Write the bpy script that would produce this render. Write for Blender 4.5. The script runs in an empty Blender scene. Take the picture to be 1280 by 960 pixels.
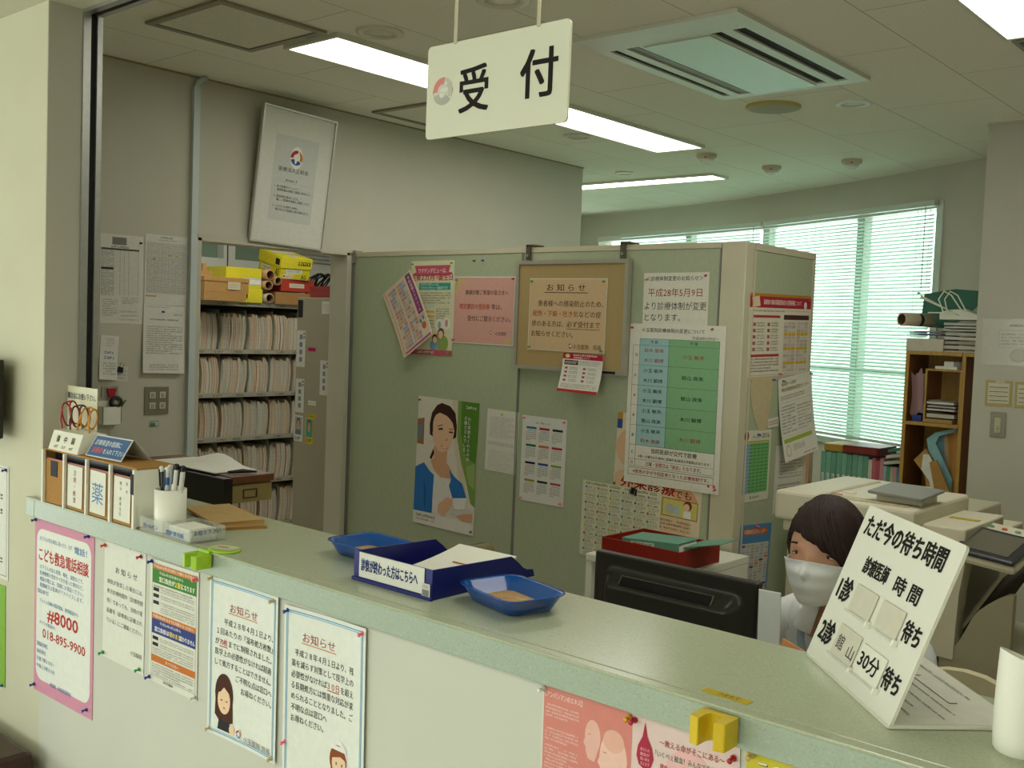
import bpy, bmesh, math, random
from mathutils import Matrix, Vector
random.seed(7)
S = bpy.context.scene
COL = S.collection

# ------------------------------------------------------------------ camera, world, exposure
cam_data = bpy.data.cameras.new('camera')
cam_data.sensor_width = 36.0
cam_data.lens = 36.0 * 1291.0 / 1280.0
cam_data.clip_start = 0.02
cam = bpy.data.objects.new('camera', cam_data)
COL.objects.link(cam)
_R = ((0.754, 0.655, 0.038), (0.064, -0.016, -0.998), (-0.653, 0.755, -0.054))   # right, down, forward
_r, _d, _f = (Vector(a).normalized() for a in _R)
_d = _f.cross(_r).normalized(); _r = _d.cross(_f).normalized()
cam.matrix_world = Matrix(((_r.x, -_d.x, -_f.x, 0.0), (_r.y, -_d.y, -_f.y, 0.0), (_r.z, -_d.z, -_f.z, 1.5), (0, 0, 0, 1)))
S.camera = cam

world = bpy.data.worlds.new('daylight')
S.world = world
world.use_nodes = True
bg = world.node_tree.nodes['Background']
bg.inputs['Color'].default_value = (0.95, 1.0, 0.97, 1)
bg.inputs['Strength'].default_value = 2.5
S.view_settings.view_transform = 'Standard'
S.view_settings.look = 'None'
S.view_settings.gamma = 1.0
S.view_settings.use_curve_mapping = False
S.view_settings.exposure = 0.46
LAMP = 5.6
LAMP_COLOR = (1.0, 0.98, 0.89)

# ------------------------------------------------------------------ materials
def lin(h):
    h = h.lstrip('#')
    o = []
    for i in (0, 2, 4):
        c = int(h[i:i + 2], 16) / 255.0
        o.append(c / 12.92 if c <= 0.04045 else ((c + 0.055) / 1.055) ** 2.4)
    return (o[0], o[1], o[2], 1.0)

MATS = {}
def mat(name, hexc, rough=0.55, var=0.06, scale=40.0, metal=0.0, bump=0.0, spec=0.4, coat=0.0, stretch=None):
    """Principled surface with a procedural tone variation, in object space."""
    if name in MATS:
        return MATS[name]
    m = bpy.data.materials.new(name)
    m.use_nodes = True
    nt = m.node_tree
    b = nt.nodes['Principled BSDF']
    b.inputs['Roughness'].default_value = rough
    b.inputs['Metallic'].default_value = metal
    b.inputs['Specular IOR Level'].default_value = spec
    b.inputs['Coat Weight'].default_value = coat
    c = lin(hexc)
    if var > 0:
        tc = nt.nodes.new('ShaderNodeTexCoord')
        n = nt.nodes.new('ShaderNodeTexNoise')
        n.inputs['Scale'].default_value = scale
        n.inputs['Detail'].default_value = 3
        src = tc.outputs['Object']
        if stretch:
            mp = nt.nodes.new('ShaderNodeMapping')
            mp.inputs['Scale'].default_value = stretch
            nt.links.new(src, mp.inputs['Vector']); src = mp.outputs['Vector']
        nt.links.new(src, n.inputs['Vector'])
        r = nt.nodes.new('ShaderNodeValToRGB')
        r.color_ramp.elements[0].position = 0.3
        r.color_ramp.elements[1].position = 0.7
        r.color_ramp.elements[0].color = tuple(x * (1 - var) for x in c[:3]) + (1,)
        r.color_ramp.elements[1].color = tuple(min(1, x * (1 + var)) for x in c[:3]) + (1,)
        nt.links.new(n.outputs['Fac'], r.inputs['Fac'])
        nt.links.new(r.outputs['Color'], b.inputs['Base Color'])
        if bump > 0:
            bp = nt.nodes.new('ShaderNodeBump')
            bp.inputs['Strength'].default_value = bump
            bp.inputs['Distance'].default_value = 0.002
            nt.links.new(n.outputs['Fac'], bp.inputs['Height'])
            nt.links.new(bp.outputs['Normal'], b.inputs['Normal'])
    else:
        b.inputs['Base Color'].default_value = c
    MATS[name] = m
    return m

def ink(h):
    return mat('print_' + h.lstrip('#'), h, rough=0.7, var=0.03, scale=60, spec=0.2)

def emis(name, color, strength):
    if name in MATS:
        return MATS[name]
    m = bpy.data.materials.new(name); m.use_nodes = True
    nt = m.node_tree
    nt.nodes.remove(nt.nodes['Principled BSDF'])
    e = nt.nodes.new('ShaderNodeEmission')
    e.inputs['Color'].default_value = (*color, 1); e.inputs['Strength'].default_value = strength
    nt.links.new(e.outputs[0], nt.nodes['Material Output'].inputs['Surface'])
    MATS[name] = m
    return m

def glassy(name, hexc, trans=0.9, rough=0.05, ior=1.3, alpha=1.0):
    m = mat(name, hexc, rough=rough, var=0)
    b = m.node_tree.nodes['Principled BSDF']
    b.inputs['Transmission Weight'].default_value = trans
    b.inputs['IOR'].default_value = ior
    b.inputs['Alpha'].default_value = alpha
    return m

def ceiling_material():
    m = bpy.data.materials.new('ceiling_tile'); m.use_nodes = True
    nt = m.node_tree; b = nt.nodes['Principled BSDF']; b.inputs['Roughness'].default_value = 0.9
    b.inputs['Specular IOR Level'].default_value = 0.1
    tc = nt.nodes.new('ShaderNodeTexCoord'); mp = nt.nodes.new('ShaderNodeMapping')
    mp.inputs['Rotation'].default_value = (0, 0, math.radians(-90))
    mp.inputs['Location'].default_value = (0.067, 0.0, 0)
    br = nt.nodes.new('ShaderNodeTexBrick'); br.inputs['Scale'].default_value = 1.0
    br.inputs['Brick Width'].default_value = 0.9; br.inputs['Row Height'].default_value = 0.44
    br.inputs['Mortar Size'].default_value = 0.0016; br.inputs['Mortar Smooth'].default_value = 0.0
    br.offset = 0.5
    br.inputs['Color1'].default_value = lin('#ebe9d9'); br.inputs['Color2'].default_value = lin('#e7e5d5')
    br.inputs['Mortar'].default_value = lin('#a5a28e')
    vo = nt.nodes.new('ShaderNodeTexVoronoi'); vo.inputs['Scale'].default_value = 55.0
    no = nt.nodes.new('ShaderNodeTexNoise'); no.inputs['Scale'].default_value = 9.0
    add = nt.nodes.new('ShaderNodeMath'); add.operation = 'MULTIPLY_ADD'; add.inputs[1].default_value = 0.16; add.inputs[2].default_value = 0.0
    lt = nt.nodes.new('ShaderNodeMath'); lt.operation = 'LESS_THAN'
    mx = nt.nodes.new('ShaderNodeMixRGB'); mx.inputs['Color2'].default_value = lin('#9a9682')
    L = nt.links.new
    L(tc.outputs['Object'], mp.inputs['Vector']); L(mp.outputs['Vector'], br.inputs['Vector'])
    L(tc.outputs['Object'], vo.inputs['Vector']); L(tc.outputs['Object'], no.inputs['Vector'])
    L(no.outputs['Fac'], add.inputs[0]); L(vo.outputs['Distance'], lt.inputs[0]); L(add.outputs[0], lt.inputs[1])
    L(lt.outputs[0], mx.inputs['Fac']); L(br.outputs['Color'], mx.inputs['Color1']); L(mx.outputs[0], b.inputs['Base Color'])
    return m

def speckle_material(name, base, dark, light, rough, scale):
    m = bpy.data.materials.new(name); m.use_nodes = True
    nt = m.node_tree; b = nt.nodes['Principled BSDF']; b.inputs['Roughness'].default_value = rough
    tc = nt.nodes.new('ShaderNodeTexCoord'); n = nt.nodes.new('ShaderNodeTexNoise')
    n.inputs['Scale'].default_value = scale; n.inputs['Detail'].default_value = 2
    r = nt.nodes.new('ShaderNodeValToRGB')
    e = r.color_ramp.elements
    e[0].position = 0.32; e[0].color = lin(dark); e[1].position = 0.7; e[1].color = lin(light)
    k = e.new(0.42); k.color = lin(base); k = e.new(0.6); k.color = lin(base)
    nt.links.new(tc.outputs['Object'], n.inputs['Vector']); nt.links.new(n.outputs['Fac'], r.inputs['Fac'])
    nt.links.new(r.outputs['Color'], b.inputs['Base Color'])
    return m

def fabric_material():
    m = bpy.data.materials.new('woven_green_fabric'); m.use_nodes = True
    nt = m.node_tree; b = nt.nodes['Principled BSDF']; b.inputs['Roughness'].default_value = 0.95
    b.inputs['Specular IOR Level'].default_value = 0.1
    tc = nt.nodes.new('ShaderNodeTexCoord')
    outs = []
    for sc in ((40, 40, 700), (700, 700, 40)):
        mp = nt.nodes.new('ShaderNodeMapping'); mp.inputs['Scale'].default_value = sc
        n = nt.nodes.new('ShaderNodeTexNoise'); n.inputs['Scale'].default_value = 1.0; n.inputs['Detail'].default_value = 2
        nt.links.new(tc.outputs['Object'], mp.inputs['Vector']); nt.links.new(mp.outputs['Vector'], n.inputs['Vector'])
        outs.append(n.outputs['Fac'])
    a = nt.nodes.new('ShaderNodeMath'); a.operation = 'ADD'
    nt.links.new(outs[0], a.inputs[0]); nt.links.new(outs[1], a.inputs[1])
    h = nt.nodes.new('ShaderNodeMath'); h.operation = 'MULTIPLY'; h.inputs[1].default_value = 0.5
    nt.links.new(a.outputs[0], h.inputs[0])
    r = nt.nodes.new('ShaderNodeValToRGB')
    r.color_ramp.elements[0].position = 0.34; r.color_ramp.elements[0].color = lin('#a2ab8c')
    r.color_ramp.elements[1].position = 0.66; r.color_ramp.elements[1].color = lin('#b2ba9d')
    nt.links.new(h.outputs[0], r.inputs['Fac']); nt.links.new(r.outputs['Color'], b.inputs['Base Color'])
    bp = nt.nodes.new('ShaderNodeBump'); bp.inputs['Strength'].default_value = 0.15; bp.inputs['Distance'].default_value = 0.0006
    nt.links.new(h.outputs[0], bp.inputs['Height']); nt.links.new(bp.outputs['Normal'], b.inputs['Normal'])
    return m

def wood_material(name, a, c, rough=0.5, axis=(60, 60, 3)):
    m = bpy.data.materials.new(name); m.use_nodes = True
    nt = m.node_tree; b = nt.nodes['Principled BSDF']; b.inputs['Roughness'].default_value = rough
    tc = nt.nodes.new('ShaderNodeTexCoord'); mp = nt.nodes.new('ShaderNodeMapping'); mp.inputs['Scale'].default_value = axis
    n = nt.nodes.new('ShaderNodeTexNoise'); n.inputs['Scale'].default_value = 1.2; n.inputs['Detail'].default_value = 4
    r = nt.nodes.new('ShaderNodeValToRGB')
    r.color_ramp.elements[0].position = 0.3; r.color_ramp.elements[0].color = lin(a)
    r.color_ramp.elements[1].position = 0.7; r.color_ramp.elements[1].color = lin(c)
    nt.links.new(tc.outputs['Object'], mp.inputs['Vector']); nt.links.new(mp.outputs['Vector'], n.inputs['Vector'])
    nt.links.new(n.outputs['Fac'], r.inputs['Fac']); nt.links.new(r.outputs['Color'], b.inputs['Base Color'])
    return m

M_WALL = mat('painted_wall', '#bdbaa9', rough=0.85, var=0.02, scale=6, spec=0.2)
M_LOBBYWALL = mat('painted_lobby_wall', '#c6c6aa', rough=0.85, var=0.025, scale=5, spec=0.2)
M_CWALL = mat('painted_counter_wall', '#c6c9ba', rough=0.85, var=0.02, scale=5, spec=0.2)
M_REVEAL = mat('painted_reveal', '#b3b1a2', rough=0.8, var=0.02, scale=6, spec=0.2)
M_TRIM = mat('painted_steel_frame', '#b9b5a0', rough=0.5, var=0.03, scale=8)
M_CEIL = ceiling_material()
M_FLOOR = speckle_material('vinyl_floor', '#cfcabb', '#c4bfae', '#d8d4c6', 0.4, 30)
M_COUNTER = speckle_material('green_laminate', '#aeb698', '#a2ab8c', '#b8c0a4', 0.2, 320)
M_EDGE = speckle_material('green_laminate_edge', '#9eae9a', '#93a38f', '#a9b7a3', 0.35, 320)
M_FABRIC = fabric_material()
M_STEEL = mat('cream_steel', '#c4bea2', rough=0.45, var=0.02, scale=10)
M_ALU = mat('brushed_aluminium', '#b5b6b0', rough=0.35, var=0.05, scale=90, metal=0.85)
M_DARK = mat('black_plastic', '#1e1c18', rough=0.35, var=0.05, scale=30)
M_BLACK = mat('matte_black', '#0b0a09', rough=0.7, var=0.05)
M_WHITE = mat('white_plastic', '#e9ead9', rough=0.35, var=0.015, scale=12)
M_PAPER = mat('white_paper', '#e6e6d8', rough=0.75, var=0.02, scale=14, spec=0.2)
M_CARD = mat('brown_cardboard', '#a97f45', rough=0.85, var=0.08, scale=60, stretch=(1, 1, 12), spec=0.15)
M_WOODRED = wood_material('red_brown_wood', '#7a4a1e', '#935c2a', 0.45)
M_WOODEDGE = wood_material('light_wood_edge', '#a9803a', '#bb9448', 0.45)
M_DESKWOOD = wood_material('dark_brown_wood', '#5a3418', '#6e4322', 0.35, (4, 40, 40))
M_BEIGE = mat('beige_office_plastic', '#cdc7ae', rough=0.5, var=0.02, scale=12)
M_GREYPL = mat('grey_office_plastic', '#7f7f76', rough=0.5, var=0.03, scale=20)
M_CLEAR = glassy('clear_acrylic', '#cfd6c8', 0.0, 0.06, 1.4, 0.22)

# ------------------------------------------------------------------ mesh builder
def frame(origin, u, v):
    u = Vector(u).normalized(); v = Vector(v).normalized(); n = u.cross(v)
    o = Vector(origin)
    return Matrix(((u.x, v.x, n.x, o.x), (u.y, v.y, n.y, o.y), (u.z, v.z, n.z, o.z), (0, 0, 0, 1)))

def F_FRONT(x, y, z, rot=0.0):     # a sheet that faces the lobby (-Y)
    return frame((x, y, z), (1, 0, 0), (0, 0, 1)) @ Matrix.Rotation(math.radians(rot), 4, 'Z')
def F_SIDE(x, y, z, rot=0.0):      # a sheet that faces +X
    return frame((x, y, z), (0, 1, 0), (0, 0, 1)) @ Matrix.Rotation(math.radians(rot), 4, 'Z')
def F_TOP(x, y, z, rot=0.0):
    return Matrix.Translation((x, y, z)) @ Matrix.Rotation(math.radians(rot), 4, 'Z')

def world_loc(o):
    v = Vector((0, 0, 0))
    while o is not None:
        v += o.location; o = o.parent
    return v

class MB:
    def __init__(s, M=None):
        s.v = []; s.f = []; s.m = []; s.s = []; s.mats = []; s.M = M or Matrix.Identity(4); s.warp = None
    def mi(s, m):
        if m not in s.mats: s.mats.append(m)
        return s.mats.index(m)
    def add(s, vs, fs, m, smooth=False):
        b = len(s.v); k = s.mi(m)
        for p in vs:
            p = Vector(p)
            if s.warp: p = s.warp(p)
            s.v.append(s.M @ p)
        for f in fs:
            s.f.append([b + i for i in f]); s.m.append(k); s.s.append(smooth)
    def bx(s, x0, x1, y0, y1, z0, z1, m):
        s.add([(x0, y0, z0), (x1, y0, z0), (x1, y1, z0), (x0, y1, z0), (x0, y0, z1), (x1, y0, z1), (x1, y1, z1), (x0, y1, z1)],
              [(3, 2, 1, 0), (4, 5, 6, 7), (0, 1, 5, 4), (1, 2, 6, 5), (2, 3, 7, 6), (3, 0, 4, 7)], m)
    def box(s, c, d, m, R=None):
        M0 = s.M
        s.M = M0 @ Matrix.Translation(c) @ (R if R is not None else Matrix.Identity(4))
        s.bx(-d[0] / 2, d[0] / 2, -d[1] / 2, d[1] / 2, -d[2] / 2, d[2] / 2, m)
        s.M = M0
    def prism(s, poly, z0, z1, m, smooth=False):
        n = len(poly)
        a = sum(poly[i][0] * poly[(i + 1) % n][1] - poly[(i + 1) % n][0] * poly[i][1] for i in range(n))
        if a < 0: poly = poly[::-1]
        vs = [(x, y, z0) for x, y in poly] + [(x, y, z1) for x, y in poly]
        s.add(vs, [list(range(n))[::-1], list(range(n, 2 * n))], m)
        s.add(vs, [(i, (i + 1) % n, n + (i + 1) % n, n + i) for i in range(n)], m, smooth)
    def tube(s, pts, r, m, n=10, caps=True, closed=False):
        pts = [Vector(p) for p in pts]; k = len(pts)
        rs = r if isinstance(r, (list, tuple)) else [r] * k
        vs = []; prev = None
        for i, p in enumerate(pts):
            if closed: t = (pts[(i + 1) % k] - pts[i - 1])
            else: t = pts[min(i + 1, k - 1)] - pts[max(i - 1, 0)]
            t.normalize()
            if prev is None:
                a = Vector((0, 0, 1)) if abs(t.z) < 0.9 else Vector((1, 0, 0))
            else: a = prev
            u = a - t * a.dot(t); u.normalize(); w = t.cross(u); prev = u
            for j in range(n):
                g = 2 * math.pi * j / n
                vs.append(p + (u * math.cos(g) + w * math.sin(g)) * rs[i])
        fs = []
        for i in range(k if closed else k - 1):
            a = i * n; b = ((i + 1) % k) * n
            for j in range(n):
                fs.append((a + j, a + (j + 1) % n, b + (j + 1) % n, b + j))
        s.add(vs, fs, m, True)
        if caps and not closed:
            s.add(vs[:n], [list(range(n))[::-1]], m); s.add(vs[-n:], [list(range(n))], m)
    def lathe(s, prof, m, c=(0, 0, 0), n=28, smooth=True, sx=1.0, sy=1.0, caps=True):
        vs = []; c = Vector(c)
        for r, z in prof:
            for j in range(n):
                g = 2 * math.pi * j / n
                vs.append(c + Vector((r * sx * math.cos(g), r * sy * math.sin(g), z)))
        fs = []
        for i in range(len(prof) - 1):
            for j in range(n):
                fs.append((i * n + j, i * n + (j + 1) % n, (i + 1) * n + (j + 1) % n, (i + 1) * n + j))
        s.add(vs, fs, m, smooth)
        if caps and prof[0][0] > 1e-5: s.add(vs[:n], [list(range(n))[::-1]], m)
        if caps and prof[-1][0] > 1e-5: s.add(vs[-n:], [list(range(n))], m)
    def grid(s, fn, nu, nv, m, smooth=True):
        vs = [fn(i / nu, j / nv) for j in range(nv + 1) for i in range(nu + 1)]
        fs = [(j * (nu + 1) + i, j * (nu + 1) + i + 1, (j + 1) * (nu + 1) + i + 1, (j + 1) * (nu + 1) + i) for j in range(nv) for i in range(nu)]
        s.add(vs, fs, m, smooth)
    def build(s, name, parent=None, bevel=0.0, origin=None):
        if parent is not None: L = world_loc(parent); off = Vector((0, 0, 0))
        else:
            if origin is not None: L = Vector(origin)
            else:
                xs = [p.x for p in s.v]; ys = [p.y for p in s.v]; zs = [p.z for p in s.v]
                L = Vector(((min(xs) + max(xs)) / 2, (min(ys) + max(ys)) / 2, min(zs)))
            off = L
        me = bpy.data.meshes.new(name)
        me.from_pydata([tuple(p - L) for p in s.v], [], s.f)
        for m in s.mats: me.materials.append(m)
        me.polygons.foreach_set('material_index', s.m)
        me.polygons.foreach_set('use_smooth', s.s)
        me.update()
        o = bpy.data.objects.new(name, me)
        COL.objects.link(o)
        if parent is not None: o.parent = parent
        o.location = off
        if bevel > 0:
            md = o.modifiers.new('bevel', 'BEVEL'); md.width = bevel; md.segments = 2; md.limit_method = 'ANGLE'; md.angle_limit = math.radians(40)
        return o

def tag(o, label=None, cat=None, group=None, kind=None):
    if label: o['label'] = label
    if cat: o['category'] = cat
    if group: o['group'] = group
    if kind: o['kind'] = kind
    return o
def merge(d, s_):
    o = len(d.v); mp = [d.mi(m) for m in s_.mats]
    d.v += s_.v; d.f += [[i + o for i in f] for f in s_.f]; d.m += [mp[i] for i in s_.m]; d.s += s_.s
    return d
def thing(name, label, cat, loc, group=None):
    o = bpy.data.objects.new(name, None); COL.objects.link(o); o.location = loc; o.empty_display_size = 0.05
    return tag(o, label, cat, group)
def struct(mb, name, **k):
    o = mb.build(name, **k); o['kind'] = 'structure'; return o
def copy_tree(o, parent=None):
    c = o.copy(); COL.objects.link(c)
    if parent is not None: c.parent = parent
    for ch in list(o.children): copy_tree(ch, c)
    return c

# ------------------------------------------------------------------ lettering
GLY = {}
def letters(t, bold):
    key = t
    if key not in GLY:
        c = bpy.data.curves.new('lettering', 'FONT'); c.body = t; c.resolution_u = 2; c.dimensions = '2D'; c.fill_mode = 'FRONT'
        o = bpy.data.objects.new('lettering', c)
        me = bpy.data.meshes.new_from_object(o)
        vs = [(v.co.x, v.co.y) for v in me.vertices]; fs = [tuple(p.vertices) for p in me.polygons]
        bpy.data.objects.remove(o); bpy.data.curves.remove(c); bpy.data.meshes.remove(me)
        GLY[key] = (vs, fs)
    return GLY[key]

def put_text(mb, t, x, y, h, m, z=0.0, w=None, bold=0.012, align='C', rot=0.0):
    """Lettering on the local xy plane: x,y = anchor at mid height, h = height of the line, w = width to fill."""
    vs, fs = letters(t, bold)
    if not vs: return
    x0 = min(v[0] for v in vs); x1 = max(v[0] for v in vs)
    if any(ord(ch) > 0x2fff for ch in t): y0, y1 = -0.10, 0.86
    else: y0, y1 = min(v[1] for v in vs), max(v[1] for v in vs)
    sy = h / max(1e-6, (y1 - y0)); sx = sy if w is None else w / max(1e-6, x1 - x0)
    ax = {'C': (x0 + x1) / 2, 'L': x0, 'R': x1}[align]
    c, s_ = math.cos(rot), math.sin(rot)
    out = []
    for a, b in vs:
        px = (a - ax) * sx; py = (b - (y0 + y1) / 2) * sy
        out.append((x + c * px - s_ * py, y + s_ * px + c * py, z))
    if bold > 0.006:
        d = bold * h * 0.75
        sh = ((-d, 0), (d, 0)) if bold < 0.02 else ((-d, -d * .6), (d, -d * .6), (d, d * .6), (-d, d * .6), (0, 0))
        for i, (ex, ey) in enumerate(sh): mb.add([(a + ex, b + ey, c_ + i * 6e-6) for a, b, c_ in out], fs, m)
    else: mb.add(out, fs, m)

class Paper(MB):
    """One printed sheet: fractions 0..1 from its top left corner."""
    def __init__(s, M, w, h, col='#e6e6d8', t=0.0008, curl=None, nu=8, nv=8, m=None):
        super().__init__(M); s.w = w; s.h = h; s.warp = curl; s.lay = t
        mm = m or ink(col)
        s.grid(lambda a, b: (w * (a - .5), h * (b - .5), t), nu, nv, mm, smooth=bool(curl))
        s.grid(lambda a, b: (w * (.5 - a), h * (b - .5), 0), nu, nv, mm, smooth=bool(curl))
        n = 8
        for k in range(n):
            a0 = w * (k / n - .5); a1 = w * ((k + 1) / n - .5); b0 = h * (k / n - .5); b1 = h * ((k + 1) / n - .5)
            for y, q in ((-h / 2, 0), (h / 2, 1)):
                s.add([(a0, y, 0), (a1, y, 0), (a1, y, t), (a0, y, t)], [(0, 1, 2, 3) if not q else (3, 2, 1, 0)], mm)
            for x, q in ((-w / 2, 1), (w / 2, 0)):
                s.add([(x, b0, 0), (x, b1, 0), (x, b1, t), (x, b0, t)], [(0, 1, 2, 3) if not q else (3, 2, 1, 0)], mm)
        s.z = t + 0.0004
    def P(s, x, y): return ((x - .5) * s.w, (.5 - y) * s.h)
    def cell(s, *a): return s.rect(*a, inc=0.0)
    def up(s, d=0.00012): s.z += d; return s
    def rect(s, x0, y0, x1, y1, col, inc=1.2e-5):
        a = s.P(x0, y1); b = s.P(x1, y0); z = s.z; m = ink(col); s.z += inc
        nu = max(1, int((b[0] - a[0]) / 0.03)) if s.warp else 1; nv = max(1, int((b[1] - a[1]) / 0.03)) if s.warp else 1
        s.grid(lambda u, v: (a[0] + (b[0] - a[0]) * u, a[1] + (b[1] - a[1]) * v, z), nu, nv, m, smooth=bool(s.warp))
        return s
    def poly(s, pts, col):
        q = [(*s.P(x, y), s.z) for x, y in pts]; s.z += 1.6e-5
        n = len(q)
        ar = sum(q[i][0] * q[(i + 1) % n][1] - q[(i + 1) % n][0] * q[i][1] for i in range(n))
        s.add(q, [list(range(n)) if ar > 0 else list(range(n))[::-1]], ink(col)); return s
    def ell(s, x, y, rx, ry, col, n=20, rot=0.0):
        c, d = math.cos(rot), math.sin(rot); k = s.w / s.h
        pts = []
        for j in range(n):
            g = 2 * math.pi * j / n; px = rx * math.cos(g); py = ry * math.sin(g) / k
            pts.append((x + c * px - d * py, y + (d * px + c * py) * k))
        return s.poly(pts, col)
    def frame(s, x0, y0, x1, y1, t, col):
        ty = t * s.w / s.h
        return s.rect(x0, y0, x1, y0 + ty, col).rect(x0, y1 - ty, x1, y1, col).rect(x0, y0, x0 + t, y1, col).rect(x1 - t, y0, x1, y1, col)
    def txt(s, t, x, y, h, col='#1c1a18', w=None, align='C', bold=0.012):
        px, py = s.P(x, y); s.z += 1.6e-5
        put_text(s, t, px, py, h * s.h, ink(col), s.z, None if w is None else w * s.w, bold, align); return s
    def vtxt(s, t, x, y, h, col='#1c1a18', step=None, bold=0.012):
        for i, ch in enumerate(t):
            if ch.strip(): s.txt(ch, x, y + i * (step or h * 1.08), h, col, bold=bold)
        return s
    def lines(s, x0, y0, x1, y1, n, col='#55524c', fill=0.5, last=0.7, seed=1):
        """rows of print too small to read: short strokes of uneven length"""
        rg = random.Random(seed * 131 + n); dy = (y1 - y0) / n; m = ink(col)
        vs = []; fs = []
        for i in range(n):
            y = y0 + dy * (i + .5); hh = dy * fill / 2
            x = x0; xe = x1 if i % 4 != 3 else x0 + (x1 - x0) * last
            cw = dy * fill * s.h / s.w * 0.95
            while x < xe - cw * .4:
                l = cw * rg.uniform(.55, 1.0)
                if rg.random() > .1:
                    k = rg.choice((0, 1, 2))
                    for (ya, yb) in (((-1, -.45), (.35, 1)), ((-1, -.2), (.1, .6)), ((-.6, 0), (.5, 1)))[k]:
                        a = s.P(x, y + hh * yb); b = s.P(min(x + l, xe), y + hh * ya); q = len(vs)
                        vs += [(a[0], a[1], s.z), (b[0], a[1], s.z), (b[0], b[1], s.z), (a[0], b[1], s.z)]; fs.append((q, q + 1, q + 2, q + 3))
                x += cw * 1.12
        s.add(vs, fs, m)
        return s
    def done(s, name, label, cat, group=None):
        return tag(s.build(name), label, cat, group)

def logo(p, x, y, r, faded=False):
    """round emblem: red crescent, orange side, blue base around a pale bird shape"""
    red, org, blu, pale = ('#d98a80', '#c3c2b2', '#b4b5a8', '#dcddcc') if faded else ('#b03048', '#c97a3c', '#2f5a9c', '#e4e3d6')
    k = p.w / p.h
    if faded: p.ell(x, y, r * 1.04, r * 1.04, '#8f9086', 28).up()
    p.ell(x, y, r, r, pale if not faded else '#cfd0c0', 28).up()
    def arc(a0, a1, r0, r1, col):
        pts = [(x + r * r1 * math.cos(a), y - r * k * r1 * math.sin(a)) for a in [a0 + (a1 - a0) * i / 10 for i in range(11)]]
        pts += [(x + r * r0 * math.cos(a), y - r * k * r0 * math.sin(a)) for a in [a1 + (a0 - a1) * i / 10 for i in range(11)]]
        p.poly(pts, col)
    arc(1.35, 3.2, .52, 1, red); arc(-.5, 1.2, .58, 1, org); arc(3.5, 5.6, .45, 1, blu)
    p.up().ell(x + r * .15, y - r * k * .1, r * .42, r * .34, pale).ell(x - r * .1, y + r * k * .3, r * .2, r * .35, pale).ell(x + r * .3, y - r * k * .55, r * .16, r * .2, pale)

PIN_MESH = {}
def pin_mesh(col):
    if col not in PIN_MESH:
        b = MB(); m = mat('pin_' + col.lstrip('#'), col, rough=0.3, var=0.03, scale=200)
        b.lathe([(0.0001, 0), (0.0042, 0.0002), (0.0044, 0.0016), (0.0022, 0.0030), (0.0021, 0.0075), (0.0036, 0.0092), (0.0036, 0.0108), (0.0001, 0.0112)], m, n=12)
        o = b.build('push_pin', origin=(0, 0, 0)); PIN_MESH[col] = o.data
        bpy.data.objects.remove(o)
    return PIN_MESH[col]
CN = {'#c9405a': 'pink', '#d24a6c': 'pink', '#2fa050': 'green', '#1f3f98': 'blue', '#b01f28': 'red', '#d8a02c': 'yellow', '#e05a30': 'orange', '#d8d8d0': 'white', '#ff6f8a': 'pale pink', '#1c1c1c': 'black', '#c8b070': 'amber'}
def pin(M, w, h, fx, fy, col, where, z=0.0012, group='push pins holding up notices'):
    """a pin stuck through a sheet at fraction fx, fy of it"""
    o = bpy.data.objects.new('push_pin', pin_mesh(col)); COL.objects.link(o)
    A = M @ Matrix.Translation(((fx - .5) * w, (.5 - fy) * h, z + .0008))
    o.matrix_world = A @ Matrix.Rotation(0.12, 4, 'X')
    return tag(o, '%s push pin at %s' % (CN[col], where), 'push pin', group)

# ================================================================== the room
XW, YP, X3 = -3.9, 3.29, -1.779        # records-room wall, partition face, side partition face
CT = 1.05                              # counter top height
def arc_y(x):                          # plan of the curved outer wall
    pts = ((-5.5, 7.22), (-3.5, 6.68), (-1.78, 5.82))
    (a, ya), (b, yb), (c, yc) = pts
    return ya * (x - b) * (x - c) / ((a - b) * (a - c)) + yb * (x - a) * (x - c) / ((b - a) * (b - c)) + yc * (x - a) * (x - b) / ((c - a) * (c - b))
def arc_strip(x0, x1, z0, z1, d0, d1, n=None):
    b = MB(); n = n or max(2, int(abs(x1 - x0) / 0.12))
    def P(x, d):
        e = 0.01; t = Vector((2 * e, arc_y(x + e) - arc_y(x - e), 0)).normalized(); nn = Vector((-t.y, t.x, 0))
        return Vector((x, arc_y(x), 0)) + nn * d
    xs = [x0 + (x1 - x0) * i / n for i in range(n + 1)]
    inner = [P(x, d0) for x in xs]; outer = [P(x, d1) for x in xs]
    return b, inner, outer
def arc_wall(x0, x1, z0, z1, m, d0=0.0, d1=0.16, b=None):
    b2, inner, outer = arc_strip(x0, x1, z0, z1, d0, d1)
    b = b or b2
    n = len(inner) - 1
    for q, flip in ((inner, False), (outer, True)):
        vs = [(p.x, p.y, z0) for p in q] + [(p.x, p.y, z1) for p in q]
        fs = [(i, i + 1, n + 2 + i, n + 1 + i) if not flip else (i + 1, i, n + 1 + i, n + 2 + i) for i in range(n)]
        b.add(vs, fs, m, True)
    for z, flip in ((z0, True), (z1, False)):
        vs = [(p.x, p.y, z) for p in inner] + [(p.x, p.y, z) for p in outer]
        b.add(vs, [(i, i + 1, n + 2 + i, n + 1 + i) if not flip else (i + 1, i, n + 1 + i, n + 2 + i) for i in range(n)], m)
    for i in (0, n):
        vs = [(inner[i].x, inner[i].y, z0), (outer[i].x, outer[i].y, z0), (outer[i].x, outer[i].y, z1), (inner[i].x, inner[i].y, z1)]
        b.add(vs, [(0, 1, 2, 3)], m)
    return b

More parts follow.
